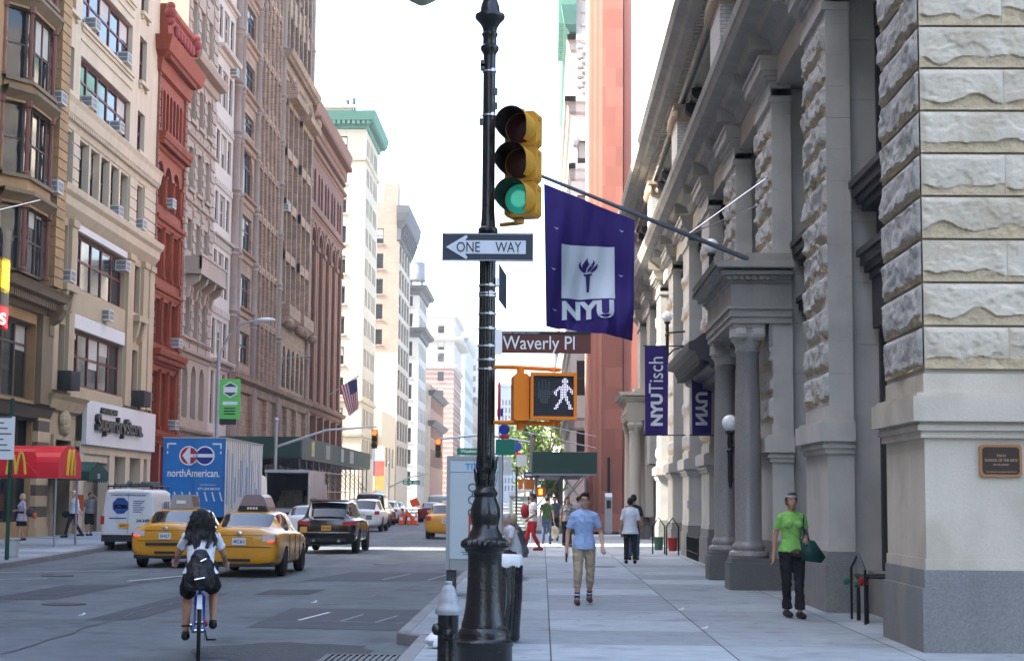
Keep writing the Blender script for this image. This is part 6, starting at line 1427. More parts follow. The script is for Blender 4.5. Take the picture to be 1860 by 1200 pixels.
b = MB(); b.box(q0.x+.1, q1.x-.14, 60.06, 60.12, .5, q1.z-.25); b.build('panel', M('shelter_panel', (.22, .27, .25), rough=.3, var=.4, scale=4), t)
b = MB()
for k in range(9): b.box(q0.x+.2, q1.x-.25-.08*(k % 3), 60.04, 60.06, .65+k*.12, .69+k*.12)
b.build('panel_lines', WHITEV, t)
for i, (px0, px1) in enumerate(((941, 950), (954, 971))):
    a_, c_ = atY(px0, 888, 87.5), atY(px1, 870, 87.5); b = MB(); b.box(a_.x, c_.x, 87.3, 87.55, a_.z, c_.z); b.box(a_.x+.06, c_.x-.06, 87.28, 87.3, a_.z+.06, c_.z-.06); tag(b.build('pedestrian_signal', ORG, loc=(a_.x, 87.4, a_.z)), 'back of an orange pedestrian signal on the far right mast, %s one' % ('narrower left' if i == 0 else 'wider right'), 'pedestrian signal')
q = atY(982, 893, 84); b = MB(); b.box(q.x-.25, q.x+.25, 84, 84.2, q.z-.25, q.z+.25); b.mi = 1; b.box(q.x-.1, q.x+.1, 83.98, 84, q.z-.14, q.z+.16); tag(b.build('pedestrian_signal', [ORG, M('lit_orange_hand', (1, .35, .05), emit=.3)], loc=tuple(q)), 'far pedestrian signal lit with an orange hand above the walkers', 'pedestrian signal')
q = atY(965, 862, 87); b = MB(); b.box(q.x-.35, q.x+.42, 86.8, 86.83, q.z-.15, q.z+.15); b.mi = 1; b.prism([(q.x+.36, q.z), (q.x+.15, q.z+.1), (q.x+.15, q.z+.05), (q.x-.3, q.z+.05), (q.x-.3, q.z-.05), (q.x+.15, q.z-.05), (q.x+.15, q.z-.1)], 86.78, 86.8, 'n'); tag(b.build('one_way_sign', [SIGNB, SIGNW], loc=tuple(q)), 'far one way sign pointing right below the green shed', 'street sign')
# construction sign and cones in the far road
t = thing('roadwork_sign', 'orange diamond roadwork sign with a flag standing in the far road', 'road sign', (-9.1, 112, -.15)); CONE = M('cone_orange', (.75, .10, .02), rough=.5)
q = atY(740, 945, 112); b = MB(); r = .66; b.prism([(q.x-r, q.z), (q.x, q.z-r), (q.x+r, q.z), (q.x, q.z+r)], 111.95, 112, 'n'); b.build('panel', CONE, t); b = MB(); b.prism([(q.x-.25, q.z-.35), (q.x-.05, q.z-.4), (q.x, q.z-.1), (q.x+.3, q.z-.4), (q.x+.36, q.z-.3), (q.x+.1, q.z+.05), (q.x+.1, q.z+.3), (q.x-.1, q.z+.35), (q.x-.15, q.z)], 111.92, 111.95, 'n'); b.build('symbol', BLACKP, t); b = MB(); b.tube([(q.x-.5, 112.1, -.15), (q.x, 112.1, q.z), (q.x+.5, 112.1, -.15)], .03, 5); b.tube([(q.x, 112.1, q.z), (q.x+.55, 112.1, q.z+1.2)], .02, 5); b.build('stand', STEEL, t); b = MB(); b.prism([(q.x+.3, q.z+.9), (q.x+.85, q.z+1.05), (q.x+.6, q.z+1.55), (q.x+.1, q.z+1.35)], 112.05, 112.07, 'n'); b.build('flag', CONE, t)
c0 = None
for i, x in enumerate((-9.9, -9.4, -8.9, -8.4)):
    if c0 is None:
        c0 = thing('traffic_cone', 'orange and white traffic cone at the foot of the roadwork sign', 'traffic cone', (x, 110.5, -.15), 0, 'cones at the roadwork sign'); b = MB(); b.lathe([(.16, .03), (.05, .7), (.03, .72)], n=12); lb(b, 'cone', CONE, c0); b = MB(); b.lathe([(.118, .3), (.085, .5)], n=12); lb(b, 'stripe', WHITEV, c0); b = MB(); b.box(-.2, .2, -.2, .2, 0, .03); lb(b, 'base', BLACKP, c0)
    else: c1 = copy_tree(c0); c1.location.x = x
# ================================================================ VEHICLES
TAXI = M('taxi_yellow_paint', (.62, .27, .008), rough=.22, var=.05, spec=.6); BLKCAR = M('black_car_paint', (.006, .006, .007), rough=.1, var=0, spec=.7); WHTCAR = M('white_car_paint', (.62, .62, .61), rough=.3, var=.04, spec=.5, dirt=((.35, .33, .3), 2.5, .58, .5)); SILCAR = M('silver_car_paint', (.35, .36, .37), rough=.25, metal=.4, var=.04); REDCAR = M('dark_red_car_paint', (.16, .012, .014), rough=.2)
CARGL = M('car_glass', (.012, .014, .016), rough=.03, var=0, spec=.55); RUB = M('tyre_rubber', (.013, .013, .013), rough=.85, var=.2); UNDER = M('wheel_arch_dark', (.006, .006, .006), rough=.9, var=0)
RIM = M('alloy_rim', (.35, .35, .36), rough=.35, metal=.7); TRIM = M('black_plastic_trim', (.018, .018, .019), rough=.55); CHROME = M('chrome', (.6, .6, .6), rough=.12, metal=1)
TLR = M('tail_light_red', (.45, .012, .012), rough=.15, spec=.7); TLC = M('tail_light_clear', (.62, .55, .52), rough=.12, spec=.7); PLATE = M('licence_plate', (.6, .62, .66), rough=.4); PLATEY = M('orange_plate', (.75, .36, .04), rough=.4); PTXT = M('plate_text', (.05, .06, .2))
BRK = M('lit_brake_light', (1, .06, .02), emit=.3)
def car_shell(st, paint, wheels, wr, glass_spans, pillars=(), sub=2):
    """st: stations (y, half width, z bottom, z belt, half width glass base, half width roof edge, z top); glass_spans: 'side' (j0,j1), 'rear' j, 'front' j"""
    me = bpy.data.meshes.new('shell'); V, Fc, Mi = [], [], []; K = 10
    def sec(y, w, zb, zt, wg, wr_, zr):
        zm = zb+(zt-zb)*.5
        half = [(0, zb), (w*.80, zb), (w*.965, zb+.10), (w, zm), (w*.99, zt-.07), (w*.955, zt), (wg, zt+.025), (wr_, zr-.045), (wr_*.86, zr), (0, zr+.018)]
        return [(x, y, z) for x, z in half]+[(-x, y, z) for x, z in half[-2:0:-1]]
    N_ = 2*K-2
    for s_ in st: V += sec(*s_)
    for j in range(len(st)-1):
        for i in range(N_):
            a, c = j*N_+i, j*N_+(i+1) % N_; Fc.append((a, c, c+N_, a+N_)); ii = i if i < K-1 else N_-1-i; m = 0
            if ii == 6 and glass_spans['side'][0] <= j < glass_spans['side'][1] and j not in pillars: m = 1
            if ii in (7, 8) and j in (glass_spans.get('rear'), glass_spans.get('front')): m = 1
            Mi.append(m)
    Fc.append(tuple(range(N_))[::-1]); Mi.append(0); Fc.append(tuple(range((len(st)-1)*N_, len(st)*N_))); Mi.append(0)
    me.from_pydata(V, [], Fc); [me.materials.append(m) for m in (paint, CARGL, UNDER)]; me.polygons.foreach_set('material_index', Mi)
    cr_ = me.attributes.new('crease_edge', 'FLOAT', 'EDGE'); mset = {}
    for p in me.polygons:
        for ek in p.edge_keys: mset.setdefault(ek, set()).add(p.material_index)
    cr_.data.foreach_set('value', [.75 if len(mset.get(tuple(e.vertices) if e.vertices[0] < e.vertices[1] else (e.vertices[1], e.vertices[0]), {0})) > 1 else 0 for e in me.edges])
    ob = bpy.data.objects.new('shell', me); sm = ob.modifiers.new('s', 'SUBSURF'); sm.levels = sub
    cut = MB()
    for y in wheels:
        for sx in (-1, 1):
            w = [s_[1] for s_ in st if s_[0] <= y][-1]; cut.lathe([(wr*1.13, (w-.26)), (wr*1.13, w+.3)], (0, y, wr), 28, axis='x') if sx > 0 else cut.lathe([(wr*1.13, -w-.3), (wr*1.13, -(w-.26))], (0, y, wr), 28, axis='x')
    cm = cut.mesh('cutter', [paint, CARGL, UNDER]); cm.polygons.foreach_set('material_index', [2]*len(cm.polygons)); co = bpy.data.objects.new('cutter', cm); TMP.collection.objects.link(co)
    bo = ob.modifiers.new('b', 'BOOLEAN'); bo.object = co; bo.operation = 'DIFFERENCE'; bo.solver = 'EXACT'
    out = evaluated(ob); TMP.collection.objects.unlink(co); return out
def separate(me, keep):
    bm = bmesh.new(); bm.from_mesh(me); bmesh.ops.delete(bm, geom=[f for f in bm.faces if (f.material_index == 1) != keep], context='FACES'); o = bpy.data.meshes.new('part'); bm.to_mesh(o); bm.free()
    for m in me.materials: o.materials.append(m)
    o.polygons.foreach_set('use_smooth', [True]*len(o.polygons)); o.set_sharp_from_angle(angle=radians(32)); return o
_shells = {}
def car(name, label, cat, x, y, paint, kind, group=None, rz=0, z=-.15):
    t = thing(name, label, cat, (x, y, z), rz, group); k = (kind, paint.name); spec = CARS[kind]
    if k not in _shells:
        me = car_shell(spec['st'], paint, spec['wheels'], spec['wr'], spec['glass'], spec.get('pillars', ())); _shells[k] = (separate(me, False), separate(me, True))
    for nm, me in zip(('body', 'windows'), _shells[k]): o = bpy.data.objects.new(nm, me); COL.objects.link(o); o.parent = t
    wr = spec['wr']; w = spec['w']
    for yy in spec['wheels']:
        for sx in (-1, 1):
            kk = ('wheel', wr, sx)
            if kk not in _shells:
                b = MB(); b.lathe([(wr*.66, -.1), (wr*.9, -.105), (wr, -.07), (wr, .07), (wr*.9, .105), (wr*.66, .1)], n=28, axis='x'); tm = b.mesh('tyre', RUB, True)
                b = MB(); b.lathe([(.02, .085*sx), (wr*.15, .085*sx), (wr*.18, .06*sx), (wr*.18, .02*sx)], n=12, axis='x')
                for q in range(7): a = 2*pi*q/7; ca, sa = cos(a), sin(a); b.prism([(wr*.12*ca-.02*sa, wr*.12*sa+.02*ca), (wr*.64*ca-.03*sa, wr*.64*sa+.03*ca), (wr*.64*ca+.03*sa, wr*.64*sa-.03*ca), (wr*.12*ca+.02*sa, wr*.12*sa-.02*ca)], .05*sx, .08*sx, 'u')
                b.lathe([(wr*.6, .06*sx), (wr*.67, .1*sx), (wr*.7, .1*sx), (wr*.7, .02*sx)], n=24, axis='x'); _shells[kk] = (tm, b.mesh('rim', RIM, True))
            wh = bpy.data.objects.new('wheel', _shells[kk][0]); COL.objects.link(wh); wh.parent = t; wh.location = (sx*(w-.12), yy, wr)
            ri = bpy.data.objects.new('rim', _shells[kk][1]); COL.objects.link(ri); ri.parent = wh
    return t
CARS = {
 'sedan': dict(w=.91, wr=.325, wheels=(1.02, 3.80), glass=dict(side=(4, 9), rear=3, front=9), pillars=(6,), st=[(0, .76, .36, .90, .60, .42, .985), (.05, .84, .27, .945, .70, .5, 1.085), (.22, .895, .23, .975, .76, .52, 1.105), (.72, .91, .2, 1.0, .79, .56, 1.115), (1.32, .91, .2, .985, .79, .575, 1.41), (1.75, .91, .2, .975, .79, .59, 1.455), (2.3, .91, .2, .965, .79, .6, 1.465), (2.42, .91, .2, .96, .79, .6, 1.465), (3.0, .91, .2, .95, .79, .585, 1.43), (3.1, .91, .2, .945, .79, .58, 1.41), (3.75, .9, .2, .92, .77, .56, .985), (4.4, .88, .2, .84, .68, .5, .90), (4.72, .8, .25, .72, .55, .4, .76), (4.8, .7, .32, .62, .5, .35, .66)]),
 'suv': dict(w=.96, wr=.38, wheels=(.98, 3.86), glass=dict(side=(4, 9), rear=3, front=9), pillars=(6,), st=[(0, .82, .42, .98, .66, .46, 1.05), (.04, .9, .33, 1.02, .74, .52, 1.10), (.12, .945, .3, 1.05, .79, .56, 1.13), (.2, .955, .28, 1.07, .8, .6, 1.16), (.62, .96, .28, 1.08, .82, .62, 1.62), (1.1, .97, .28, 1.08, .82, .64, 1.68), (2.1, .97, .28, 1.07, .82, .65, 1.7), (2.25, .97, .28, 1.07, .82, .65, 1.7), (2.85, .97, .28, 1.06, .82, .63, 1.66), (3.0, .97, .28, 1.05, .82, .62, 1.63), (3.7, .96, .28, 1.03, .8, .6, 1.13), (4.4, .93, .28, .95, .7, .5, 1.03), (4.75, .84, .34, .8, .56, .4, .86), (4.82, .72, .42, .68, .5, .35, .74)]),
 'van': dict(w=.9, wr=.33, wheels=(.8, 3.72), glass=dict(side=(7, 9), front=9), st=[(0, .8, .40, 1.15, .74, .70, 1.9), (.03, .88, .33, 1.2, .82, .76, 1.97), (.12, .9, .3, 1.2, .85, .79, 2.0), (.9, .9, .28, 1.2, .86, .8, 2.02), (1.2, .9, .28, 1.2, .86, .8, 2.02), (1.6, .9, .28, 1.2, .86, .8, 2.02), (2.3, .9, .28, 1.2, .86, .79, 2.0), (2.5, .9, .28, 1.2, .86, .78, 1.98), (3.0, .9, .28, 1.19, .85, .72, 1.88), (3.1, .9, .28, 1.18, .85, .7, 1.84), (3.75, .9, .28, 1.1, .82, .62, 1.2), (4.2, .87, .28, .98, .7, .5, 1.04), (4.4, .75, .36, .8, .5, .4, .85)]),
 'hatch': dict(w=.9, wr=.32, wheels=(.85, 3.6), glass=dict(side=(3, 8), rear=2, front=8), pillars=(5,), st=[(0, .82, .38, .95, .72, .55, 1.02), (.05, .88, .28, 1.0, .76, .58, 1.06), (.12, .9, .25, 1.02, .78, .6, 1.1), (.5, .9, .25, 1.02, .78, .6, 1.48), (1.0, .9, .25, 1.01, .78, .62, 1.55), (2.0, .9, .25, 1.0, .78, .63, 1.57), (2.12, .9, .25, 1.0, .78, .63, 1.57), (2.6, .9, .25, .99, .78, .62, 1.53), (2.7, .9, .25, .98, .78, .61, 1.5), (3.6, .88, .25, .94, .76, .58, 1.02), (4.2, .86, .25, .86, .6, .5, .92), (4.45, .75, .32, .7, .5, .4, .78)]),
}
def tail(t, y, x0, x1, z0, z1, mat, name='tail_light', yb=.12, skew=.0):
    for sx in (-1, 1):
        b = MB(); b.prism([(sx*x0, z0), (sx*x1, z0+skew), (sx*x1, z1), (sx*x0, z1-.02)], y, y+yb, 'n'); lb(b, name, mat, t)
def plate_(t, y, z, s_, mat=PLATE, w=.305, h=.155, x=0):
    b = MB(); b.box(x-w/2, x+w/2, y-.012, y, z-h/2, z+h/2); p = lb(b, 'licence_plate', mat, t)
    me = text_mesh(s_, 1, .01, .02).copy(); xs = [v.co.x for v in me.vertices]; ys = [v.co.y for v in me.vertices]; w0, h0 = max(xs)-min(xs), max(ys)-min(ys)
    for v in me.vertices: v.co = Vector((x+v.co.x/w0*w*.8, y-.014, z+v.co.y/h0*h*.5))
    me.materials.clear(); me.materials.append(PTXT); o = bpy.data.objects.new('plate_number', me); COL.objects.link(o); o.parent = p
def sedan_details(t, taxi=True, sign=0, plate='5H27', strip=True):
    tail(t, -.02+.02, .52, .80, .80, .965, TLC); tail(t, .015, .56, .845, .765, .875, TLR, skew=.02)
    tail(t, -.005, .64, .76, .78, .83, BRK, 'brake_light', .03)
    b = MB(); b.box(-.30, .30, -.02, .06, .70, .905); lb(b, 'plate_recess', _mc['taxi_yellow_paint'] if taxi else SILCAR, t)
    plate_(t, -.02, .80, plate); b = MB(); b.lathe([(.055, 0), (.05, -.012), (.02, -.014)], (0, -.01, .975), 14, axis='y'); b.v = [(x*1.35, y, z) for x, y, z in b.v]; lb(b, 'badge', CHROME, t)
    if strip: b = MB(); b.box(-.48, .48, -.035, .03, .565, .635); lb(b, 'bumper_strip', TRIM, t)
    b = MB(); b.box(-.26, .26, -.02, .06, .36, .42); lb(b, 'lower_plate_bracket', TRIM, t)
    b = MB(); b.box(-.78, .78, .04, .1, .24, .33); lb(b, 'lower_bumper', TRIM, t)
    b = MB(); b.box(-.7, .7, -.006, .02, .675, .685); b.box(-.62, .62, .0, .03, .935, .942); lb(b, 'panel_gap', UNDER, t)
    for sx in (-1, 1):
        b = MB(); b.box(sx*.9, sx*1.06, 3.1, 3.22, .95, 1.08) if sx > 0 else b.box(-1.06, -.9, 3.1, 3.22, .95, 1.08); lb(b, 'mirror', TAXI if taxi else SILCAR, t)
        for yy in (1.72, 2.36): b = MB(); b.box(min(sx*.905, sx*.925), max(sx*.905, sx*.925), yy, yy+.16, .86, .885); lb(b, 'door_handle', TAXI if taxi else SILCAR, t)
        for yy in (1.5, 2.34, 3.1): b = MB(); b.box(min(sx*.9, sx*.914), max(sx*.9, sx*.914), yy, yy+.008, .36, .92); lb(b, 'door_gap', UNDER, t)
    b = MB(); b.box(-.16, .16, .83, .87, 1.13, 1.165); lb(b, 'high_brake_light', BRK, t)
t = car('taxi', 'yellow taxi with a boxy grey roof sign in the middle lane behind the cyclist', 'taxi', -9.42, 41.4, TAXI, 'sedan', 'yellow taxis'); sedan_details(t)
b = MB(); b.prism([(-.3, 1.47), (.3, 1.47), (.24, 1.83), (-.24, 1.83)], 1.75, 2.75, 'n'); rs = lb(b, 'roof_sign', M('roof_sign_grey', (.30, .31, .32), rough=.4, var=.1), t); b = MB(); b.box(-.12, .12, 1.735, 1.745, 1.6, 1.68); lb(b, 'logo_patch', WHITEV, rs); b = MB(); b.prism([(.295, 1.52), (.25, 1.79), (.26, 1.79), (.305, 1.52)], 1.85, 2.65, 'n'); lb(b, 'advert', M('advert_brown', (.2, .15, .12), var=.3), rs)
t = car('taxi', 'yellow taxi with a rounded pinkish roof sign at the right of the cyclist', 'taxi', -6.74, 36.9, TAXI, 'sedan', 'yellow taxis'); sedan_details(t, plate='4C61', strip=False)
b = MB(); b.prism([(-.34, 1.47), (.34, 1.47), (.33, 1.56), (.24, 1.78), (.17, 1.84), (-.17, 1.84), (-.24, 1.78), (-.33, 1.56)], 1.7, 2.85, 'n'); rs = lb(b, 'roof_sign', M('roof_sign_pink', (.27, .19, .19), rough=.35, var=.15), t); b = MB(); b.prism([(-.36, 1.46), (.36, 1.46), (.3, 1.58), (-.3, 1.58)], 1.6, 1.7, 'n'); hd = lb(b, 'number_light', TRIM, rs); b = MB()
for i in range(4): b.box(-.12+i*.065, -.075+i*.065, 1.59, 1.6, 1.5, 1.55)
lb(b, 'number', WHITEV, hd)
# far taxi
t = car('taxi', 'yellow hatchback taxi far down the right lane', 'taxi', -4.25, 72.6, TAXI, 'hatch', 'yellow taxis'); tail(t, -.01, .62, .86, .8, 1.02, TLR); plate_(t, -.03, .78, '7B20'); b = MB(); b.box(-.2, .2, 1.2, 1.35, 1.57, 1.68); lb(b, 'roof_light', WHITEV, t)
# black SUV
t = car('suv', 'glossy black SUV in the right lane beyond the taxis', 'SUV', -6.86, 52.7, BLKCAR, 'suv'); tail(t, -.005, .52, .92, .90, 1.04, TLR, skew=.03); plate_(t, -.02, .82, 'FKD 4826', PLATEY); b = MB(); b.box(-.74, .74, -.02, .04, .66, .70); lb(b, 'chrome_strip', CHROME, t); b = MB(); b.box(-.6, .6, -.01, .05, .40, .5); lb(b, 'diffuser', TRIM, t)
for sx in (-1, 1):
    b = MB(); b.tube([(sx*.4, -.02, .42), (sx*.4, .1, .42)], .05, 10); lb(b, 'exhaust_tip', CHROME, t); b = MB(); b.tube([(sx*.66, .9, 1.72), (sx*.68, 1.6, 1.75), (sx*.67, 2.8, 1.71)], .018, 6); lb(b, 'roof_rail', TRIM, t); b = MB(); b.box(min(sx*.94, sx*1.12), max(sx*.94, sx*1.12), 3.05, 3.2, 1.05, 1.2); lb(b, 'mirror', BLKCAR, t)
    for yy in (1.3, 2.15, 3.0): b = MB(); b.box(min(sx*.955, sx*.97), max(sx*.955, sx*.97), yy, yy+.008, .42, 1.0); lb(b, 'door_gap', UNDER, t)
b = MB(); b.prism([(.5, 1.64), (.75, 1.68), (.72, 1.72), (.42, 1.68)], -.6, .6, 'u'); lb(b, 'spoiler', BLKCAR, t)
text('PORSCHE', (0, 0, 0), (1, 0, 0), (0, 0, 1), CHROME, None, height=.04, width=.42, ext=.004, name='lettering'); o = COL.objects[-1]; o.parent = t; o.matrix_basis = Matrix(((1, 0, 0, 0), (0, 0, -1, .02), (0, 1, 0, .985), (0, 0, 0, 1)))
# white van
t = car('van', 'white service van with a blue octagon on its rear doors at the left kerb', 'van', -13.52, 54.0, WHTCAR, 'van'); VB = M('van_blue_print', (.015, .06, .22), rough=.4)
tail(t, -.005, .78, .9, .86, 1.14, TLR); b = MB(); b.box(-.84, .84, -.06, .06, .30, .52); lb(b, 'bumper', TRIM, t); plate_(t, -.03, .82, '42817', PLATEY, x=-.12, w=.34); b = MB(); b.prism([(-.25+.28*cos(pi/4*k+pi/8), 1.46+.28*sin(pi/4*k+pi/8)) for k in range(8)], -.012, .04, 'n'); oc = lb(b, 'octagon_emblem', VB, t)
def ltext(s_, x, y, z, w, h, mat, par, bold=.03, name='lettering'):
    me = text_mesh(s_, 1, .01, bold).copy(); xs = [v.co.x for v in me.vertices]; ys = [v.co.y for v in me.vertices]; w0, h0 = max(xs)-min(xs), max(ys)-min(ys)
    for v in me.vertices: v.co = Vector((x+v.co.x/w0*w, y-.002-abs(v.co.z)*.1, z+v.co.y/h0*h))
    me.materials.clear(); me.materials.append(mat); o = bpy.data.objects.new(name, me); COL.objects.link(o); o.parent = par
ltext('SOS', -.25, -.014, 1.44, .44, .14, WHITEV, oc, .05); ltext('24 HR', .5, -.0, .98, .45, .1, VB, t); ltext('COMMERCIAL & RESIDENTIAL BUILDINGS', 0, -.0, 1.8, 1.15, .04, VB, t)
b = MB()
for k in range(6): b.box(.16, .42+.06*(k % 3), -.008, .03, 1.25+k*.07, 1.275+k*.07)
b.box(-.62, -.05, -.01, .03, 1.04, 1.075); b.box(-.005, .005, -.006, .03, .55, 1.85); b.box(-.66, .66, -.006, .02, 1.86, 1.868); lb(b, 'door_print', VB, t)
rk = MB()
for sx in (-.72, .72): rk.tube([(sx, .15, 2.1), (sx, 2.6, 2.1)], .03, 6)
for yy in (.2, .9, 1.7, 2.5): rk.tube([(-.72, yy, 2.1), (.72, yy, 2.1)], .025, 6); rk.tube([(-.72, yy, 2.0), (-.72, yy, 2.12)], .025, 5); rk.tube([(.72, yy, 2.0), (.72, yy, 2.12)], .025, 5)
lb(rk, 'roof_rack', TRIM, t); b = MB(); b.ball((-.05, .3, 2.18), .11); b.box(.1, .62, .2, 1.8, 2.1, 2.2); b.tube([(-.5, .2, 2.15), (-.5, 2.5, 2.15)], .05, 6); b.tube([(.4, .15, 2.22), (.4, 2.6, 2.22)], .04, 6); lb(b, 'rack_load', M('rack_load_grey', (.08, .1, .09), var=.5, scale=8), t)
for sx in (-1, 1): b = MB(); b.box(min(sx*.9, sx*1.1), max(sx*.9, sx*1.1), 3.0, 3.1, 1.1, 1.4); lb(b, 'mirror', TRIM, t)
b = MB(); ltx = [(.905, 1.2+.28*k, 1.3) for k in range(3)]
for x, y, z in ltx: b.box(x-.003, x+.004, y, y+.18, z, z+.3)
lb(b, 'side_print', VB, t)
# blue removals truck
TBLUE = M('truck_blue', (.012, .15, .42), rough=.4, var=.1, streak=.12, dirt=((.05, .08, .12), 2, .6, .3)); TWHITE = M('truck_white_streaked', (.55, .55, .53), rough=.45, var=.2, scale=2, streak=.35)
TX0, TX1, TY, TZ = -14.55, -12.15, 63.2, 3.86
t = thing('box_truck', 'blue box truck with white lettering and two round emblems on its rear doors', 'truck', ((TX0+TX1)/2, TY, -.15)); cx_ = (TX0+TX1)/2
b = MB(); b.box(TX0, TX1, TY, TY+.06, .85, TZ); b.box(TX0, TX0+.05, TY+.06, TY+8.4, .85, TZ); b.box(TX0+.05, TX1-.05, TY+8.35, TY+8.4, .85, TZ); b.box(TX0+.05, TX1-.05, TY+.06, TY+8.35, TZ-.06, TZ); b.box(TX0+.05, TX1-.05, TY+.06, TY+8.35, .85, .95); b.build('box', TBLUE, t)
b = MB(); b.box(TX1-.05, TX1, TY+.06, TY+8.4, .85, TZ); b.build('side_panel', TWHITE, t)
b = MB(); rg = random.Random(6); y = TY+.3
while y < TY+7.6:
    w = .06+.3*rg.random(); z1 = 1.0+2.6*rg.random(); z0 = .95+.8*rg.random(); b.box(TX1, TX1+.006, y, y+w, min(z0, z1), max(z0, z1)+.3); y += w+.1+.5*rg.random()
b.build('blue_stripes', TBLUE, t)
b = MB()
for k in range(18): b.box(TX1, TX1+.02, TY+.4+k*.45, TY+.425+k*.45, .9, TZ-.05)
b.box(TX1-.06, TX1+.03, TY, TY+8.4, TZ-.03, TZ+.03); b.box(TX0-.02, TX1+.02, TY-.02, TY+.05, TZ-.02, TZ+.03); b.build('side_rib', STEEL, t)
yf = TY-.005
def ring(mb, x, z, r): mb.lathe([(r, 0), (r, -.015)], (x, yf, z), 30, axis='y')
for x, c in ((cx_-.2, 'FRED'), (cx_+.42, 'navy')):
    b = MB(); ring(b, x, 3.18, .37); em = b.build('round_emblem', WHITEV, t); b = MB(); b.lathe([(.32, -.012), (.32, -.02)], (x, yf, 3.18), 30, axis='y'); b.build('emblem_disc', FRED if c == 'FRED' else M('emblem_navy', (.02, .03, .2)), em)
    b = MB()
    if c == 'navy': b.box(x-.33, x+.33, yf-.026, yf-.02, 3.12, 3.25)
    else: b.prism([(x-.25, 3.18), (x-.02, 3.48), (x+.06, 3.48), (x+.06, 3.24), (x+.33, 3.24), (x+.33, 3.12), (x+.06, 3.12), (x+.06, 2.88), (x-.02, 2.88)], yf-.026, yf-.02, 'n')
    b.build('emblem_mark', SIGNW, em)
text('northAmerican.', (cx_, yf-.012, 2.52), (1, 0, 0), (0, 0, 1), WHITEV, t, height=.30, width=2.0, bold=.012); text('www.northamerican.com', (cx_+.55, yf-.01, 2.08), (1, 0, 0), (0, 0, 1), WHITEV, t, height=.05, width=.6); text('877-209-MOVE', (cx_+.6, yf-.01, 1.92), (1, 0, 0), (0, 0, 1), WHITEV, t, height=.09, width=.85, bold=.01)
b = MB()
for i in range(7): x = cx_-.75+i*.29; b.prism([(x, 1.8), (x+.05, 1.8), (x+.15, 1.45), (x+.1, 1.45)], yf-.012, yf, 'n')
for x0, x1, z0, z1 in ((TX0+.15, TX0+.5, 3.6, 3.66), (TX0+.15, TX0+.2, 3.45, 3.6), (TX0+.15, TX0+.2, 3.25, 3.35), (TX1-.5, TX1-.15, 3.6, 3.66), (TX1-.2, TX1-.15, 3.45, 3.6), (TX1-.2, TX1-.15, 3.25, 3.35)): b.box(x0, x1, yf-.012, yf, z0, z1)
b.split('corner_mark', SIGNW, t)
b = MB()
for x in (cx_-.012, TX0+.04, TX1-.05): b.box(x, x+.02, yf-.03, yf, .9, TZ-.1)
for z in (1.4, 2.3, 3.3):
    for x in (TX0+.03, TX1-.13): b.box(x, x+.1, yf-.02, yf, z, z+.05)
b.build('door_rod', M('door_rod_blue', (.02, .1, .28), rough=.4), t)
b = MB(); b.box(TX0+.2, TX1-.2, TY-.05, TY+.05, .35, .55); b.build('bumper', STEEL, t)
b = MB(); b.box(cx_-.4, cx_+.4, TY+.3, TY+8.3, .45, .85); b.build('chassis', UNDER, t)
for yy in (1.6, 9.6):
    for x in (TX0+.25, TX1-.25): b = MB(); b.lathe([(.3, -.14), (.48, -.15), (.5, 0), (.48, .15), (.3, .14)], (x, TY+yy, .35), 20, axis='x'); b.build('wheel', RUB, t, smooth=True)
b = MB(); b.prism([(TY+8.6, .3), (TY+10.6, .3), (TY+10.6, 1.5), (TY+10.1, 2.5), (TY+8.6, 2.6)], TX0+.1, TX1-.1, 'u'); b.build('cab', WHTCAR, t)
# open-backed truck
OX0, OX1, OY = -14.15, -11.9, 84.4; OT = M('open_truck_grey', (.33, .325, .32), rough=.5, var=.2, streak=.3)
t = thing('box_truck', 'grey box truck with an open dark cargo bay behind the blue truck', 'truck', (-13, OY, -.15)); b = MB(); b.box(OX0, OX0+.06, OY, OY+6, .95, 2.95); b.box(OX1-.06, OX1, OY, OY+6, .95, 2.95); b.box(OX0+.06, OX1-.06, OY, OY+6, 2.88, 2.95); b.box(OX0+.06, OX1-.06, OY, OY+6, .95, 1.05); b.box(OX0+.06, OX1-.06, OY+5.9, OY+6, 1.05, 2.88); b.box(OX0-.03, OX1+.03, OY-.06, OY, 2.86, 3.02); b.build('box', OT, t)
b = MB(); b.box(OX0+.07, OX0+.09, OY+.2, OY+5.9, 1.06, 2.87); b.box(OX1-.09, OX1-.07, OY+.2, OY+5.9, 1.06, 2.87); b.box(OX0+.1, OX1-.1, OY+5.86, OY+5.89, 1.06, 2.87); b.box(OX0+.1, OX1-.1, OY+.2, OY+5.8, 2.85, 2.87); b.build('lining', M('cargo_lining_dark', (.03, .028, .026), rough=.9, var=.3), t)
b = MB()
for i in range(9): b.box(OX0+.3+(i % 4)*.45, OX0+.7+(i % 4)*.45, OY+2+(i//4)*.6, OY+2.5+(i//4)*.6, 1.06, 1.4+.3*(i % 3))
b.build('cargo', M('cargo_brown', (.12, .09, .06), var=.5, scale=3), t); b = MB(); b.box(OX0, OX1, OY-.5, OY, .86, .95); b.build('tail_lift', STEEL, t); b = MB(); b.box(OX0+.4, OX1-.4, OY+.3, OY+8, .4, .95); b.build('chassis', UNDER, t)
for x in (OX0+.25, OX1-.25): b = MB(); b.lathe([(.3, -.14), (.48, -.15), (.5, 0), (.48, .15), (.3, .14)], (x, OY+1.3, .35), 20, axis='x'); b.build('wheel', RUB, t, smooth=True)
b = MB(); b.prism([(OY+6.2, .3), (OY+8.2, .3), (OY+8.2, 1.4), (OY+7.7, 2.3), (OY+6.2, 2.4)], OX0+.1, OX1-.1, 'u'); b.build('cab', OT, t)
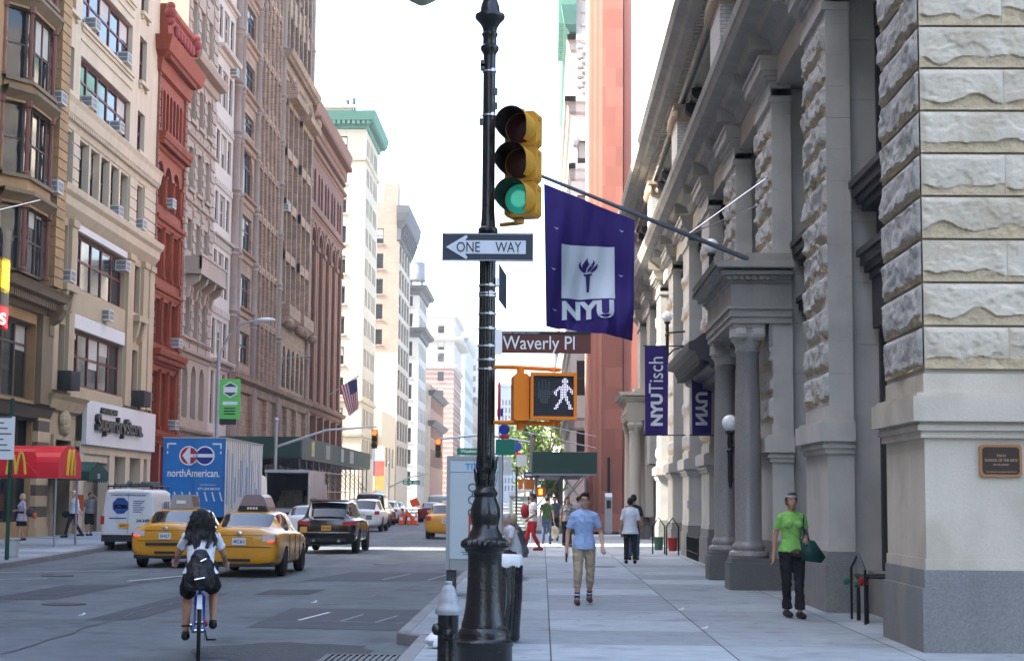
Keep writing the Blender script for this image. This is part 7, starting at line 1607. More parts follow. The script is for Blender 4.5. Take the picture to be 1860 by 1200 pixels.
# more traffic
def simple(label, cat, x, y, paint, kind, z0=.8):
    t = car({'sedan': 'parked_car', 'suv': 'parked_suv', 'van': 'parked_van', 'hatch': 'parked_car'}[kind], label, cat, x, y, paint, kind, 'cars farther down the street'); tail(t, -.01, .6, .86, z0, z0+.2, TLR); plate_(t, -.03, z0, 'GTX 291'); return t
simple('white car showing one red tail light left of the black SUV', 'car', -8.9, 61.5, WHTCAR, 'sedan'); simple('white SUV right behind the black SUV', 'SUV', -9.35, 86.5, WHTCAR, 'suv', .9); simple('black van second in the row beyond the black SUV', 'van', -10.1, 97, BLKCAR, 'van', .9); simple('dark car third in the row beyond the black SUV', 'car', -10.6, 106, BLKCAR, 'sedan'); simple('white hatchback at the far end of the row beyond the black SUV', 'car', -11.0, 116, WHTCAR, 'hatch'); simple('silver car between the white hatchback and the roadwork sign', 'car', -11.4, 126, SILCAR, 'sedan')
simple('dark red car beside the far yellow taxi', 'car', -8.3, 122, REDCAR, 'sedan'); simple('grey van beyond the dark red car', 'van', -9.0, 142, SILCAR, 'van', .9); simple('black SUV at the end of the street beyond the grey van', 'SUV', -8.0, 160, BLKCAR, 'suv', .9)
# ================================================================ PEOPLE
def skinm(name, c): return M(name, c, rough=.55, var=.08, scale=8, spec=.35)
SK_A = skinm('skin_light', (.52, .30, .21)); SK_B = skinm('skin_tan', (.38, .20, .125)); SK_C = skinm('skin_brown', (.20, .105, .065))
HAIRB = M('black_hair', (.012, .010, .009), rough=.45, var=.3, scale=30, bump=.6, bscale=120); HAIRG = M('grey_hair', (.5, .48, .45), rough=.6, var=.15, scale=30); HAIRL = M('blonde_hair', (.42, .32, .19), rough=.55, var=.2, scale=30)
EYEW = M('eye_white', (.6, .58, .55), rough=.3); EYED = M('eye_dark', (.015, .012, .01), rough=.2); LIP = M('lip', (.30, .11, .09), rough=.5)
def cl(name, c, **k): return M(name, c, rough=.85, var=k.get('var', .1), scale=6, fine=.06)
def voxel(mb, size, smooth=3, wr=0, seed=0):   # union of overlapping shapes into one continuous skin
    me = mb.mesh('blob', []) if False else None
    me = bpy.data.meshes.new('blob'); me.from_pydata(mb.v, [], mb.f); bm = bmesh.new(); bm.from_mesh(me); bmesh.ops.recalc_face_normals(bm, faces=bm.faces); bm.to_mesh(me); bm.free()
    ob = bpy.data.objects.new('blob', me); r = ob.modifiers.new('r', 'REMESH'); r.mode = 'VOXEL'; r.voxel_size = size
    s = ob.modifiers.new('s', 'SMOOTH'); s.iterations = smooth; s.factor = .5
    o = evaluated(ob)
    if wr:
        ns = [v.normal.copy() for v in o.vertices]
        for v, n in zip(o.vertices, ns):
            q = v.co*9+Vector((seed, 0, 0)); v.co += n*wr*(noise.noise(Vector((q.x, q.y, q.z*1.7+q.x*.8)))+.5*noise.noise(q*2.3))
    o.polygons.foreach_set('use_smooth', [True]*len(o.polygons)); return o
def limb(mb, pts, rs, n=12):
    mb.tube(pts, rs, n)
    for p, r in zip(pts, rs): mb.ball(p, r, n=n, m=8)
def ell(mb, secs, n=20):   # loft of horizontal-ish ellipses (centre, rx, ry)
    mb.loft([[(c[0]+rx*cos(2*pi*k/n), c[1]+ry*sin(2*pi*k/n), c[2]) for k in range(n)] for c, rx, ry in secs])
def lerp(a, b, t): return tuple(a[i]+(b[i]-a[i])*t for i in range(3))
def hand(mb, w, d, side, fist=False):   # palm, four unequal fingers and a thumb along direction d
    w = Vector(w); d = Vector(d).normalized(); up = Vector((0, -1, 0)) if abs(d.y) < .8 else Vector((0, 0, 1)); s = d.cross(up).normalized(); f = s.cross(d).normalized()
    limb(mb, [tuple(w), tuple(w+d*.045), tuple(w+d*.085)], [.026, .032, .03], 10)
    for i, (o, l) in enumerate(((-.027, .06), (-.009, .072), (.009, .068), (.026, .052))):
        p0 = w+d*.08+f*o; c = s*side*(-.02 if not fist else -.03); p1 = p0+d*l*.55+c*.35; p2 = p1+(d*l*.45 if not fist else -d*l*.3)+c
        limb(mb, [tuple(p0), tuple(p1), tuple(p2)], [.0105, .0095, .008], 8)
    t0 = w+d*.03-f*.025; limb(mb, [tuple(t0), tuple(t0-f*.025+d*.025), tuple(t0-f*.03+d*.055)], [.013, .0115, .009], 8)
BASE = dict(pelvis=(0, 0, .95), waist=(0, 0, 1.1), chest=(0, 0, 1.3), neck=(0, .01, 1.47), head=(0, -.015, 1.62), ls=(.165, .01, 1.39), le=(.225, .03, 1.12), lw=(.25, -.04, .88), rs=(-.165, .01, 1.39), re=(-.225, .03, 1.12), rw=(-.25, -.04, .88),
            lh=(.09, 0, .92), lk=(.1, -.02, .5), la=(.1, .03, .09), rh=(-.09, 0, .92), rk=(-.1, -.02, .5), ra=(-.1, .03, .09))
def person(label, loc, rz, skin, hair, pose={}, top=None, top_mat=None, sleeve=.55, hem=.9, legs=None, leg_mat=None, leg_end=.98, shoe=None, hairstyle='short', scale=1.0, fem=False, detail=True, ht=0, fat=0, group=None, fist=(0, 0), toe=(0, -1), skirt=None, collar=False):
    """forward is -Y in local coordinates"""
    J = dict(BASE); J.update(pose); t = thing('person', label, 'person', loc, rz, group); t.scale = (scale,)*3; vx = .0085 if detail else .014; seed = loc[1]
    sw = .9 if fem else 1.0; P_ = J['pelvis']; C_ = J['chest']; N_ = J['neck']; H_ = J['head']; Wt = J['waist']
    def put(name, me, mat, par=None):
        me.materials.clear(); me.materials.append(mat); o = bpy.data.objects.new(name, me); COL.objects.link(o); o.parent = par or t; return o
    def torso(mb, g, z_hem=None, flare=0):
        secs = []
        hipw, hipd = (.165 if fem else .155)+g, .115+g
        if z_hem is not None: hp = (P_[0], P_[1], z_hem); secs.append((hp, hipw+.026+flare, hipd+.03+flare))
        else: secs.append(((P_[0], P_[1], P_[2]-.08), hipw*.95, hipd*.95))
        if z_hem is None or z_hem < P_[2]: secs.append((P_, hipw+(.018 if z_hem else 0), hipd+(.022 if z_hem else 0)))
        secs += [(Wt, (.125 if fem else .14)+g+fat, .1+g+fat), (C_, (.15 if fem else .17)+g+fat*.6, (.115 if fem else .112)+g), (lerp(C_, N_, .5), .168*sw+g, .1+g), (lerp(C_, N_, .74), .135*sw+g, .085+g), (lerp(C_, N_, .88), .085+g, .07+g), (lerp(C_, N_, .98), .058+g, .055+g)]
        ell(mb, secs)
        for s_ in ('ls', 'rs'): limb(mb, [lerp(N_, C_, .12), lerp(lerp(N_, C_, .2), J[s_], .55), J[s_]], [.05+g, .052+g, .044+g])
        if fem:
            for sx in (-1, 1): mb.ball((C_[0]+sx*.07, C_[1]-.085-g, C_[2]+.0), .062+g*.5, .05+g*.5, .06)
    # body: one continuous skin
    b = MB(); torso(b, -.004)
    limb(b, [lerp(N_, C_, .15), N_, lerp(N_, H_, .55)], [.062, .055, .054])
    hx, hy, hz = H_; b.ball((hx, hy+.012, hz+.03), .074, .092, .095, 18, 14); b.ball((hx, hy-.025, hz-.045), .056, .066, .07, 16, 12); b.ball((hx, hy-.05, hz-.088), .03, .03, .026)
    b.prism([(hy-.078, hz+.03), (hy-.112, hz-.022), (hy-.07, hz-.03)], hx-.012, hx+.012)
    b.ball((hx, hy-.098, hz-.02), .015, .014, .012)
    for sx in (-1, 1): b.ball((hx+sx*.076, hy+.012, hz-.005), .012, .022, .034); b.ball((hx+sx*.035, hy-.06, hz-.03), .026, .024, .022)
    for s_, sd in (('l', 1), ('r', -1)):
        S_, E_2, W_ = J[s_+'s'], J[s_+'e'], J[s_+'w']
        limb(b, [lerp(S_, C_, .25), S_, lerp(S_, E_2, .5), E_2, lerp(E_2, W_, .3), W_], [.05, .048*sw, .044*sw, .037*sw, .038*sw, .025*sw])
        d = Vector(W_)-Vector(E_2); d = d+Vector((0, 0, -.25*d.length)); hand(b, W_, d, sd, fist[0 if sd > 0 else 1])
        Hh, K_, A_ = J[s_+'h'], J[s_+'k'], J[s_+'a']; limb(b, [Hh, lerp(Hh, K_, .4), K_, lerp(K_, A_, .3), lerp(K_, A_, .7), A_], [.085, .077, .053, .055, .042, .035])
        limb(b, [A_, (A_[0]+toe[0]*.1, A_[1]+toe[1]*.1, A_[2]-.045), (A_[0]+toe[0]*.17, A_[1]+toe[1]*.17, A_[2]-.062)], [.034, .032, .022])
    put('body', voxel(b, vx, 3), skin)
    # face
    for sx in (-1, 1):
        e = MB(); e.ball((hx+sx*.032, hy-.083, hz+.012), .0135, .008, .0085, 10, 6); eo = put('eye', e.mesh('eye', [], True), EYEW); e = MB(); e.ball((hx+sx*.032, hy-.0885, hz+.012), .0065, .004, .0065, 8, 6); put('iris', e.mesh('iris', [], True), EYED, eo)
        e = MB(); e.tube([(hx+sx*.015, hy-.09, hz+.03), (hx+sx*.034, hy-.09, hz+.036), (hx+sx*.052, hy-.078, hz+.03)], .004, 5); put('eyebrow', e.mesh('eyebrow', []), hair)
    e = MB(); e.ball((hx, hy-.088, hz-.058), .022, .008, .007, 10, 6); put('mouth', e.mesh('mouth', [], True), LIP)
    # hair
    h = MB(); h.ball((hx, hy+.028, hz+.048), .083, .095, .088, 18, 12)
    if hairstyle in ('short', 'man'):
        h.ball((hx, hy-.035, hz+.095), .066, .05, .04); h.ball((hx, hy+.06, hz-.005), .07, .05, .06)
        for sx in (-1, 1): h.ball((hx+sx*.07, hy+.03, hz+.03), .018, .045, .05)
    elif hairstyle == 'bob':
        h.ball((hx, hy+.05, hz-.02), .09, .075, .11); 
        for sx in (-1, 1): h.ball((hx+sx*.075, hy+.02, hz-.01), .03, .06, .1)
        h.ball((hx, hy-.03, hz+.1), .06, .05, .035)
    elif hairstyle == 'tied':
        h.ball((hx, hy-.02, hz+.085), .07, .06, .045); h.ball((hx, hy+.08, hz-.02), .055, .05, .08)
        for sx in (-1, 1): h.ball((hx+sx*.072, hy+.03, hz+.01), .016, .05, .06)
    elif hairstyle == 'long':
        rg = random.Random(3); h.ball((hx, hy+.05, hz-.0), .105, .09, .12); h.ball((hx, hy+.10, hz-.10), .135, .085, .10); h.ball((hx, hy+.14, hz-.16), .15, .07, .08)
        for k in range(64):
            a = rg.uniform(-1, 1); z = rg.uniform(-.2, .08); p = (hx+a*(.11+.07*min(1, -z*5) if z < 0 else .1), hy+.07+rg.uniform(-.05, .05)-min(0, z)*.5, hz+z); limb(h, [p, (p[0]+rg.gauss(0, .03), p[1]+.03, p[2]-.05), (p[0]+rg.gauss(0, .04), p[1]+.06, p[2]-.11)], [.027, .022, .008], 6)
    hm = put('hair', voxel(h, .009, 1, .012, seed), hair)
    if hairstyle == 'long':   # loose curls lying over the mass
        q = MB(); rg = random.Random(8)
        for k in range(190):
            a = rg.uniform(-1, 1); z0 = rg.uniform(-.1, .1); w0 = .1 if z0 > 0 else .125; x, y, z = hx+a*w0, hy+.07+.06*(1-a*a)**.5+max(0, -z0)*.4, hz+z0; ph = rg.uniform(0, 6); pts = []
            for j in range(7): pts.append((x+a*.012*j+.011*sin(ph+j*1.7), y+.012*j+.008*cos(ph+j*1.7), z-.027*j))
            q.tube(pts, [.005, .006, .006, .006, .005, .004, .0015], 4)
        o_ = bpy.data.objects.new('loose_curls', q.mesh('curls', hair, True)); COL.objects.link(o_); o_.parent = hm
    # clothes
    if top_mat:
        b = MB(); torso(b, .012, hem, ht)
        for s_ in 'lr':
            S_, E_2, W_ = J[s_+'s'], J[s_+'e'], J[s_+'w']; end = lerp(S_, E_2, min(1, sleeve)); pts = [lerp(S_, C_, .3), S_, end]; rr = [.06, .06*sw, (.062 if sleeve < .9 else .056)*sw]
            if sleeve > 1: pts += [E_2, lerp(E_2, W_, sleeve-1)]; rr = [.06, .06*sw, .056, .05, .04]; pts[2] = lerp(S_, E_2, .6)
            limb(b, pts, rr) if sleeve > 1 else b.tube(pts, rr, 14)
            b.ball(S_, .056*sw)
        put('shirt', voxel(b, max(.009, vx), 2, .009 if detail else .006, seed), top_mat)
    if collar:
        b = MB(); 
        for sx in (-1, 1): b.loft([[(N_[0]+sx*.012, N_[1]-.075, N_[2]-.055), (N_[0]+sx*.03, N_[1]-.09, N_[2]-.09), (N_[0]+sx*.075, N_[1]-.05, N_[2]-.03), (N_[0]+sx*.062, N_[1]-.02, N_[2]+.02)], [(N_[0]+sx*.012, N_[1]-.068, N_[2]-.055), (N_[0]+sx*.03, N_[1]-.082, N_[2]-.09), (N_[0]+sx*.07, N_[1]-.045, N_[2]-.03), (N_[0]+sx*.056, N_[1]-.015, N_[2]+.02)]])
        put('collar', b.mesh('collar', []), top_mat)
        b = MB(); b.box(N_[0]-.012, N_[0]+.012, C_[1]-.148, C_[1]-.14, Wt[2]-.1, C_[2]+.06); put('button_placket', b.mesh('placket', []), top_mat)
    if skirt:
        z0, fl, m = skirt; b = MB(); ell(b, [((P_[0], P_[1], z0), .2+fl, .16+fl), ((P_[0], P_[1], P_[2]), .185, .14), (Wt, .145, .12)]); put('skirt', voxel(b, .012, 2, .014, seed), m)
    if leg_mat:
        b = MB(); ell(b, [((P_[0], P_[1], P_[2]-.1), .15, .12), (P_, .164, .122), (lerp(P_, Wt, .45), .135, .1)])
        for s_ in 'lr':
            Hh, K_, A_ = J[s_+'h'], J[s_+'k'], J[s_+'a']
            if leg_end <= .5: limb(b, [Hh, lerp(Hh, K_, .45), lerp(Hh, K_, leg_end*2*.92)], [.1, .1, .098])
            else: limb(b, [Hh, lerp(Hh, K_, .4), K_, lerp(K_, A_, (leg_end-.5)*2*.55)], [.098, .092, .07, .064]); b.tube([lerp(K_, A_, (leg_end-.5)*2*.5), lerp(K_, A_, (leg_end-.5)*2)], [.064, .06 if legs != 'flare' else .078], 12)
        put('trousers' if leg_end > .5 else 'shorts', voxel(b, max(.009, vx), 2, .014 if detail else .008, seed+5), leg_mat)
    if shoe:
        for s_ in 'lr':
            A_ = Vector(J[s_+'a']); d = Vector((toe[0], toe[1], 0)); b = MB(); z = A_.z
            limb(b, [tuple(A_-d*.06+Vector((0, 0, -.042))), tuple(A_+d*.07+Vector((0, 0, -.042))), tuple(A_+d*.19+Vector((0, 0, -.05)))], [.048, .048, .040]); b.ball(tuple(A_+Vector((0, 0, -.02))), .045)
            put('shoe', voxel(b, .01, 1), shoe)
    return t, J, put
def trs(rows): return rows
DARK = cl('black_trousers', (.013, .013, .016)); SHOEB = M('black_shoe', (.012, .012, .012), rough=.5)
# man in the light blue shirt
t, J, put = person('man in light blue short sleeved shirt and rolled khaki trousers walking on the pavement', (.66, 26.3, 0), .05, SK_A, HAIRB,
    dict(lh=(.09, .0, .92), lk=(.10, .0, .5), la=(.10, .16, .115), rk=(-.10, -.11, .5), ra=(-.115, -.10, .09), lw=(.285, -.13, .90), le=(.27, .05, 1.13), re=(-.255, .04, 1.12), rw=(-.27, .0, .84), head=(.01, -.02, 1.62)), top_mat=cl('light_blue_shirt', (.31, .43, .66)), sleeve=.72, hem=.86, ht=.0, fat=-.008, leg_mat=cl('khaki_trousers', (.38, .31, .215)), leg_end=.78, shoe=M('brown_shoe', (.07, .035, .02), rough=.5), collar=True, fist=(1, 0))
for s_ in 'lr':
    K_, A_ = J[s_+'k'], J[s_+'a']; b = MB(); b.tube([lerp(K_, A_, .74), lerp(K_, A_, .98)], [.046, .042], 12); so_ = put('sock', b.mesh('sock', [], True), cl('navy_sock', (.03, .035, .09))); b = MB(); b.tube([lerp(K_, A_, .80), lerp(K_, A_, .85)], [.047, .046], 12); put('sock_stripe', b.mesh('stripe', []), CLOTHW, so_)
hx, hy, hz = J['head']; b = MB()
for sx in (-1, 1): b.tube([(hx+sx*.033+.021*cos(a), hy-.1, hz+.01+.018*sin(a)) for a in [2*pi*k/14 for k in range(15)]], .0028, 5); b.tube([(hx+sx*.054, hy-.1, hz+.015), (hx+sx*.078, hy+.01, hz+.01)], .0025, 5)
b.tube([(hx-.012, hy-.104, hz+.014), (hx+.012, hy-.104, hz+.014)], .0025, 5); put('spectacles', b.mesh('spectacles', []), TRIM)
ph = world_mat(t) @ Vector((-.278, -.035, .73)); b = MB(); b.box(ph.x-.012, ph.x+.012, ph.y-.035, ph.y+.035, ph.z-.07, ph.z+.07); tag(b.build('phone', TRIM, loc=tuple(ph)), 'dark phone in the hand of the man in the light blue shirt', 'phone')
# woman in the green t-shirt
t, J, put = person('woman in bright green t-shirt and black trousers walking by the stone wall', (3.55, 23.75, 0), .12, SK_B, HAIRB,
    dict(le=(.235, .06, 1.14), lw=(.15, -.17, 1.10), re=(-.225, .04, 1.13), rw=(-.265, -.02, .88), lk=(.085, -.06, .5), la=(.09, -.08, .09), rk=(-.08, .0, .5), ra=(-.05, .10, .10)), top_mat=cl('green_tshirt', (.20, .44, .10)), sleeve=.6, hem=.92, leg_mat=DARK, leg_end=.96, legs='flare', shoe=SHOEB, hairstyle='tied', fem=True, fist=(1, 0), scale=1.01)
hx, hy, hz = J['head']; b = MB(); n = 20; b.loft([[(hx+r*.088*cos(a), hy+.02+r*.1*sin(a), z) for a in [2*pi*k/n for k in range(n)]] for r, z in ((.98, hz+.062), (1.03, hz+.068), (.99, hz+.088), (.95, hz+.088))], caps=False); b.X = None; put('headband', b.mesh('headband', [], True), cl('patterned_headband', (.35, .36, .42), var=.7))
mw = world_mat(t)
BAGG = M('dark_green_leather', (.010, .055, .05), rough=.35, var=.2, bump=.3)
bt = thing('handbag', 'dark green leather shoulder bag carried by the woman in the green t-shirt', 'handbag', tuple(mw @ Vector((.25, -.12, .82))), .12)
b = MB(); b.prism([(-.17, .29), (.03, .26), (.19, .03), (.12, -.05), (-.13, -.02)], -.055, .055, 'n'); b.prism([(-.155, .27), (.02, .24), (.17, .03), (.11, -.03), (-.12, 0)], -.075, .075, 'n')
lb(b, 'bag_body', BAGG, bt, smooth='all'); b = MB(); b.tube([(-.12, 0, .27), (-.11, .02, .45), (-.085, .1, .62), (-.07, .16, .62), (-.06, .12, .4), (-.02, 0, .24)], .014, 6); lb(b, 'strap', BAGG, bt, smooth=True)
pc_ = mw @ Vector((.03, -.16, .9)); wp = thing('waist_pouch', 'small dark pouch at the waist of the woman in the green t-shirt', 'pouch', tuple(pc_), .12); b = MB(); b.ball((0, 0, 0), .1, .05, .06); lb(b, 'pouch', M('pouch_brown', (.025, .015, .014), rough=.5), wp, smooth=True); b = MB(); b.disc((0, -.055, .02), .02, 10); lb(b, 'clasp', CHROME, wp)
# men seen from behind
person('man seen from behind in loose white shirt and black trousers on the sunny pavement', (2.28, 43.1, 0), pi, SK_B, HAIRB, dict(lw=(.27, .06, .9), rw=(-.27, -.1, .92), lk=(.1, -.03, .5), la=(.11, .02, .09), ra=(-.12, -.02, .09), neck=(0, -.03, 1.46), head=(0, -.07, 1.6)), top_mat=cl('loose_white_shirt', (.62, .66, .72)), sleeve=.95, hem=.78, ht=.04, leg_mat=DARK, shoe=SHOEB, fat=.02, scale=.98, detail=False)
person('man in dark shirt walking just ahead of the one in the loose white shirt', (2.5, 45.6, 0), pi, SK_B, HAIRB, dict(), top_mat=cl('dark_navy_shirt', (.02, .022, .035)), sleeve=.8, hem=.85, leg_mat=cl('blue_jeans', (.05, .07, .13)), shoe=SHOEB, scale=1.02, detail=False)
# farther pedestrians on the right
person('man in white t-shirt and red trousers with a red rucksack near the bench', (-.3, 52.6, 0), -1.2, SK_C, HAIRB, dict(rk=(-.1, -.14, .5), ra=(-.1, -.2, .09), la=(.1, .2, .11), lw=(.2, -.22, .98)), top_mat=cl('white_tshirt', (.62, .6, .6)), leg_mat=cl('red_trousers', (.42, .02, .03)), leg_end=.9, shoe=cl('red_shoe', (.25, .02, .02)), scale=1.04, detail=False)
b = MB(); b.ball((-.55, 52.75, 1.25), .14, .17, .24); tag(b.build('backpack', cl('red_rucksack', (.32, .02, .025)), loc=(-.55, 52.75, 1.25), smooth=True), 'red rucksack on the back of the man in red trousers', 'backpack')
person('man seen from behind in dark green shirt and jeans far along the pavement', (.16, 60.5, 0), pi, SK_B, HAIRB, dict(la=(.14, -.12, .1), ra=(-.13, .1, .1)), top_mat=cl('dark_green_shirt', (.045, .085, .04)), leg_mat=cl('blue_jeans', (.05, .07, .13)), shoe=SHOEB, detail=False)
person('woman in grey top and dark trousers walking behind the man in light blue', (.85, 57.5, 0), .2, SK_B, HAIRB, dict(la=(.1, -.15, .09), ra=(-.08, .15, .12)), top_mat=cl('grey_top', (.24, .23, .22)), leg_mat=DARK, shoe=SHOEB, hairstyle='bob', fem=True, scale=.97, detail=False)
for i, (x, y, c, l) in enumerate(((.5, 66, (.05, .06, .09), 'person in navy far down the pavement beyond the walkers'), (1.5, 70, (.3, .3, .32), 'person in pale grey far down the pavement under the shed'), (-.6, 68, (.3, .05, .04), 'person in brick red far down the pavement by the shelter'), (1.2, 78, (.1, .12, .1), 'person in dark olive at the far crossing'))): person(l, (x, y, 0), [0, pi, pi, .3][i], SK_B, HAIRB, dict(la=(.1, -.12, .09), ra=(-.1, .12, .1)), top_mat=cl('far_top_%d' % i, c), leg_mat=DARK, shoe=SHOEB, detail=False)
b = MB(); b.ball((.42, 61.5, .42), .22, .3, .24); tag(b.build('shopping_bag', cl('beige_bag', (.42, .36, .28)), loc=(.42, 61.5, .2), smooth=True), 'beige bag between the far walkers', 'bag')
# seated pair on the bench (facing the road, left)
SIT = dict(pelvis=(0, 0, .52), waist=(0, -.02, .68), chest=(0, -.08, .9), neck=(0, -.16, 1.08), head=(0, -.23, 1.2), ls=(.18, -.1, 1.02), rs=(-.18, -.1, 1.02), le=(.22, -.16, .76), re=(-.22, -.16, .76), lw=(.1, -.38, .72), rw=(-.1, -.38, .72), lh=(.09, -.03, .52), rh=(-.09, -.03, .52), lk=(.1, -.44, .5), rk=(-.1, -.44, .5), la=(.1, -.44, .09), ra=(-.1, -.44, .09))
person('white haired man in white shirt sitting bent forward on the bench', (-.55, 34.1, 0), -pi/2+.25, SK_A, HAIRG, SIT, top_mat=cl('white_polo', (.66, .69, .74)), sleeve=.7, hem=.5, leg_mat=cl('dark_grey_trousers', (.03, .03, .035)), shoe=SHOEB, fat=.035, detail=False)
person('blonde woman in grey sleeveless top sitting on the bench reading a newspaper', (-.42, 35.2, 0), -pi/2+.1, SK_A, HAIRL, dict(SIT, lw=(.12, -.42, .92), rw=(-.12, -.42, .92), le=(.24, -.2, .82), re=(-.24, -.2, .82)), top_mat=cl('dark_grey_top', (.10, .105, .11)), sleeve=.2, hem=.5, leg_mat=cl('pale_trousers', (.2, .22, .25)), shoe=SHOEB, hairstyle='bob', fem=True, detail=False)
b = MB(); b.prism([(35.0, .85), (35.25, .82), (35.5, .85), (35.5, 1.22), (35.25, 1.2), (35.0, 1.22)], -.96, -.95, 'u'); tag(b.build('newspaper', M('newsprint', (.5, .5, .48), var=.25, scale=14), loc=(-.95, 35.25, .85)), 'open newspaper held by the seated woman', 'newspaper')
# left pavement
t, J, put = person('fair haired woman in lavender dress with a dark hem on the left pavement', tuple(gnd(38, 982, 0)), -.9, SK_A, HAIRL, dict(re=(-.22, -.05, 1.13), rw=(-.12, -.2, 1.14), lw=(.24, -.02, .88), lk=(.1, -.1, .5), la=(.1, -.14, .09), ra=(-.1, .14, .11)), top_mat=cl('lavender_dress', (.42, .42, .58)), sleeve=.8, hem=.74, ht=.05, shoe=SHOEB, hairstyle='bob', fem=True, skirt=(.56, .03, DARK), scale=.96, detail=False)
p = gnd(38, 982, 0); b = MB(); b.ball((p.x+.32, p.y-.02, 1.02), .16, .1, .17); tag(b.build('handbag', cl('grey_bag', (.06, .055, .06)), loc=(p.x+.32, p.y, 1.02), smooth=True), 'grey shoulder bag carried by the woman in the lavender dress', 'handbag')
b = MB(); b.ball((p.x+.48, p.y-.05, .9), .09, .07, .12); tag(b.build('shopping_bag', cl('orange_bag', (.55, .14, .04)), loc=(p.x+.48, p.y, .9), smooth=True), 'small orange bag beside the grey shoulder bag', 'bag')
person('man in white shirt and dark trousers striding along the left pavement', tuple(gnd(133, 976, 0)), -.7, SK_A, HAIRG, dict(rk=(-.1, -.18, .5), ra=(-.1, -.28, .1), la=(.1, .3, .15), lk=(.1, .02, .5), lw=(.26, .12, .92)), top_mat=cl('plain_white_shirt', (.62, .63, .68)), sleeve=1.5, hem=.9, leg_mat=cl('navy_trousers', (.02, .022, .035)), shoe=SHOEB, scale=1.03, detail=False)
p = gnd(133, 976, 0); b = MB(); b.ball((p.x-.3, p.y-.1, .92), .15, .08, .15); tag(b.build('shoulder_bag', cl('black_bag', (.015, .015, .018)), loc=(p.x-.3, p.y, .92), smooth=True), 'black shoulder bag of the man in the white shirt on the left pavement', 'bag')
p = Vector((-18.4, 67.2, 0)); person('person in dark shorts carrying an orange folding chair on the left pavement', tuple(p), .5, SK_B, HAIRB, dict(le=(.3, -.02, 1.5), lw=(.12, -.02, 1.64), re=(-.24, -.1, 1.2), rw=(-.2, -.2, 1.4), la=(.1, .12, .1), ra=(-.1, -.12, .1)), top_mat=cl('grey_tshirt', (.16, .16, .17)), leg_mat=DARK, leg_end=.5, shoe=SHOEB, detail=False)
b = MB(); b.box(p.x-.62, p.x-.22, p.y-.2, p.y-.12, 1.0, 1.66); b.tube([(p.x-.6, p.y-.16, .9), (p.x-.6, p.y-.16, 1.7)], .02, 5); tag(b.build('folding_chair', cl('orange_canvas', (.6, .13, .03)), loc=(p.x-.42, p.y, 1)), 'orange folding chair carried on the shoulder', 'chair')
# ---------------------------------------------------------------- cyclist and bicycle
CX, CY, CR = -3.72, 18.1, .2
bk = thing('bicycle', 'blue bicycle ridden by the woman with the black backpack', 'bicycle', (CX, CY, -.15), CR)
BLUEF = M('blue_frame_paint', (.02, .055, .38), rough=.3, spec=.5)
def wheel(y):
    b = MB(); n = 40; rings = [[((.30+.0, .0), )]]; b = MB(); prof = [(.318, -.018), (.338, -.02), (.35, 0), (.338, .02), (.318, .018)]; b.lathe([(r, x) for r, x in prof], n=n, axis='x'); w = lb(b, 'wheel', RUB, bk, smooth=True); w.location = (0, y, .35)
    b = MB(); b.lathe([(.318, -.013), (.30, -.012), (.30, .012), (.318, .013)], n=n, axis='x'); 
    o = lb(b, 'rim', RIM, w, smooth=True); b = MB()
    for k in range(24): a = 2*pi*k/24; b.tube([(.02*(-1)**k, .02*cos(a), .02*sin(a)), (0, .30*cos(a+.2), .30*sin(a+.2))], .0016, 3)
    b.tube([(-.05, 0, 0), (.05, 0, 0)], .018, 8); lb(b, 'spokes', CHROME, w)
    return w
wheel(0); wheel(1.06)
b = MB(); st_, bb, hd1, hd0, rr_ = (0, .22, .80), (0, .42, .30), (0, .88, .92), (0, .92, .70), (0, 0, .35)
b.tube([bb, st_], .019, 8); b.tube([bb, hd0], .021, 8); b.tube([(0, .25, .74), hd1], .018, 8); b.tube([hd0, hd1], .022, 8)
for sx in (-1, 1): b.tube([(sx*.06, 0, .35), (sx*.03, .38, .31)], .012, 6); b.tube([(sx*.06, 0, .35), (sx*.045, .15, .62), (0, .25, .76)], .011, 6); b.tube([(sx*.055, 1.06, .35), (sx*.05, .95, .66), (0, .92, .71)], .013, 6)
lb(b, 'frame', BLUEF, bk, smooth=True)
b = MB(); b.tube([(0, .22, .78), (0, .2, .86)], .014, 8); b.loft([[(w*cos(2*pi*k/14), y+.0, .875+.025*sin(2*pi*k/14)) for k in range(14)] for y, w in ((.06, .09), (.14, .095), (.24, .06), (.36, .025))]); lb(b, 'saddle', TRIM, bk, smooth=True)
b = MB(); b.tube([(0, .88, .92), (0, .84, 1.0)], .014, 6); b.tube([(-.3, .74, 1.05), (-.2, .78, 1.05), (-.08, .86, 1.0), (.08, .86, 1.0), (.2, .78, 1.05), (.3, .74, 1.05)], .013, 8); lb(b, 'handlebar', TRIM, bk, smooth=True)
b = MB(); b.lathe([(.09, -.004), (.09, .004)], (.06, .42, .30), 24, axis='x'); b.tube([(-.075, .42, .30), (.075, .42, .30)], .015, 6); b.tube([(.07, .42, .30), (.09, .42+.11, .30-.1)], .011, 6); b.tube([(-.07, .42, .30), (-.09, .42-.13, .30+.09)], .011, 6); lb(b, 'crankset', CHROME, bk)
for x0, x1, y0, y1, z0 in ((.085, .19, .48, .58, .17), (-.19, -.085, .22, .32, .34)): b = MB(); b.box(x0, x1, y0, y1, z0+.03, z0+.05); lb(b, 'pedal', TRIM, bk)
b = MB(); n = 16; A = [radians(40)+radians(110)*k/n for k in range(n+1)]
for a0, a1 in zip(A, A[1:]): b.loft([[(x, -.385*cos(a)+0, .35+.385*sin(a)) for x in (-.028, .028)]+[(x, -.38*cos(a), .35+.38*sin(a)) for x in (.028, -.028)] for a in (a0, a1)])
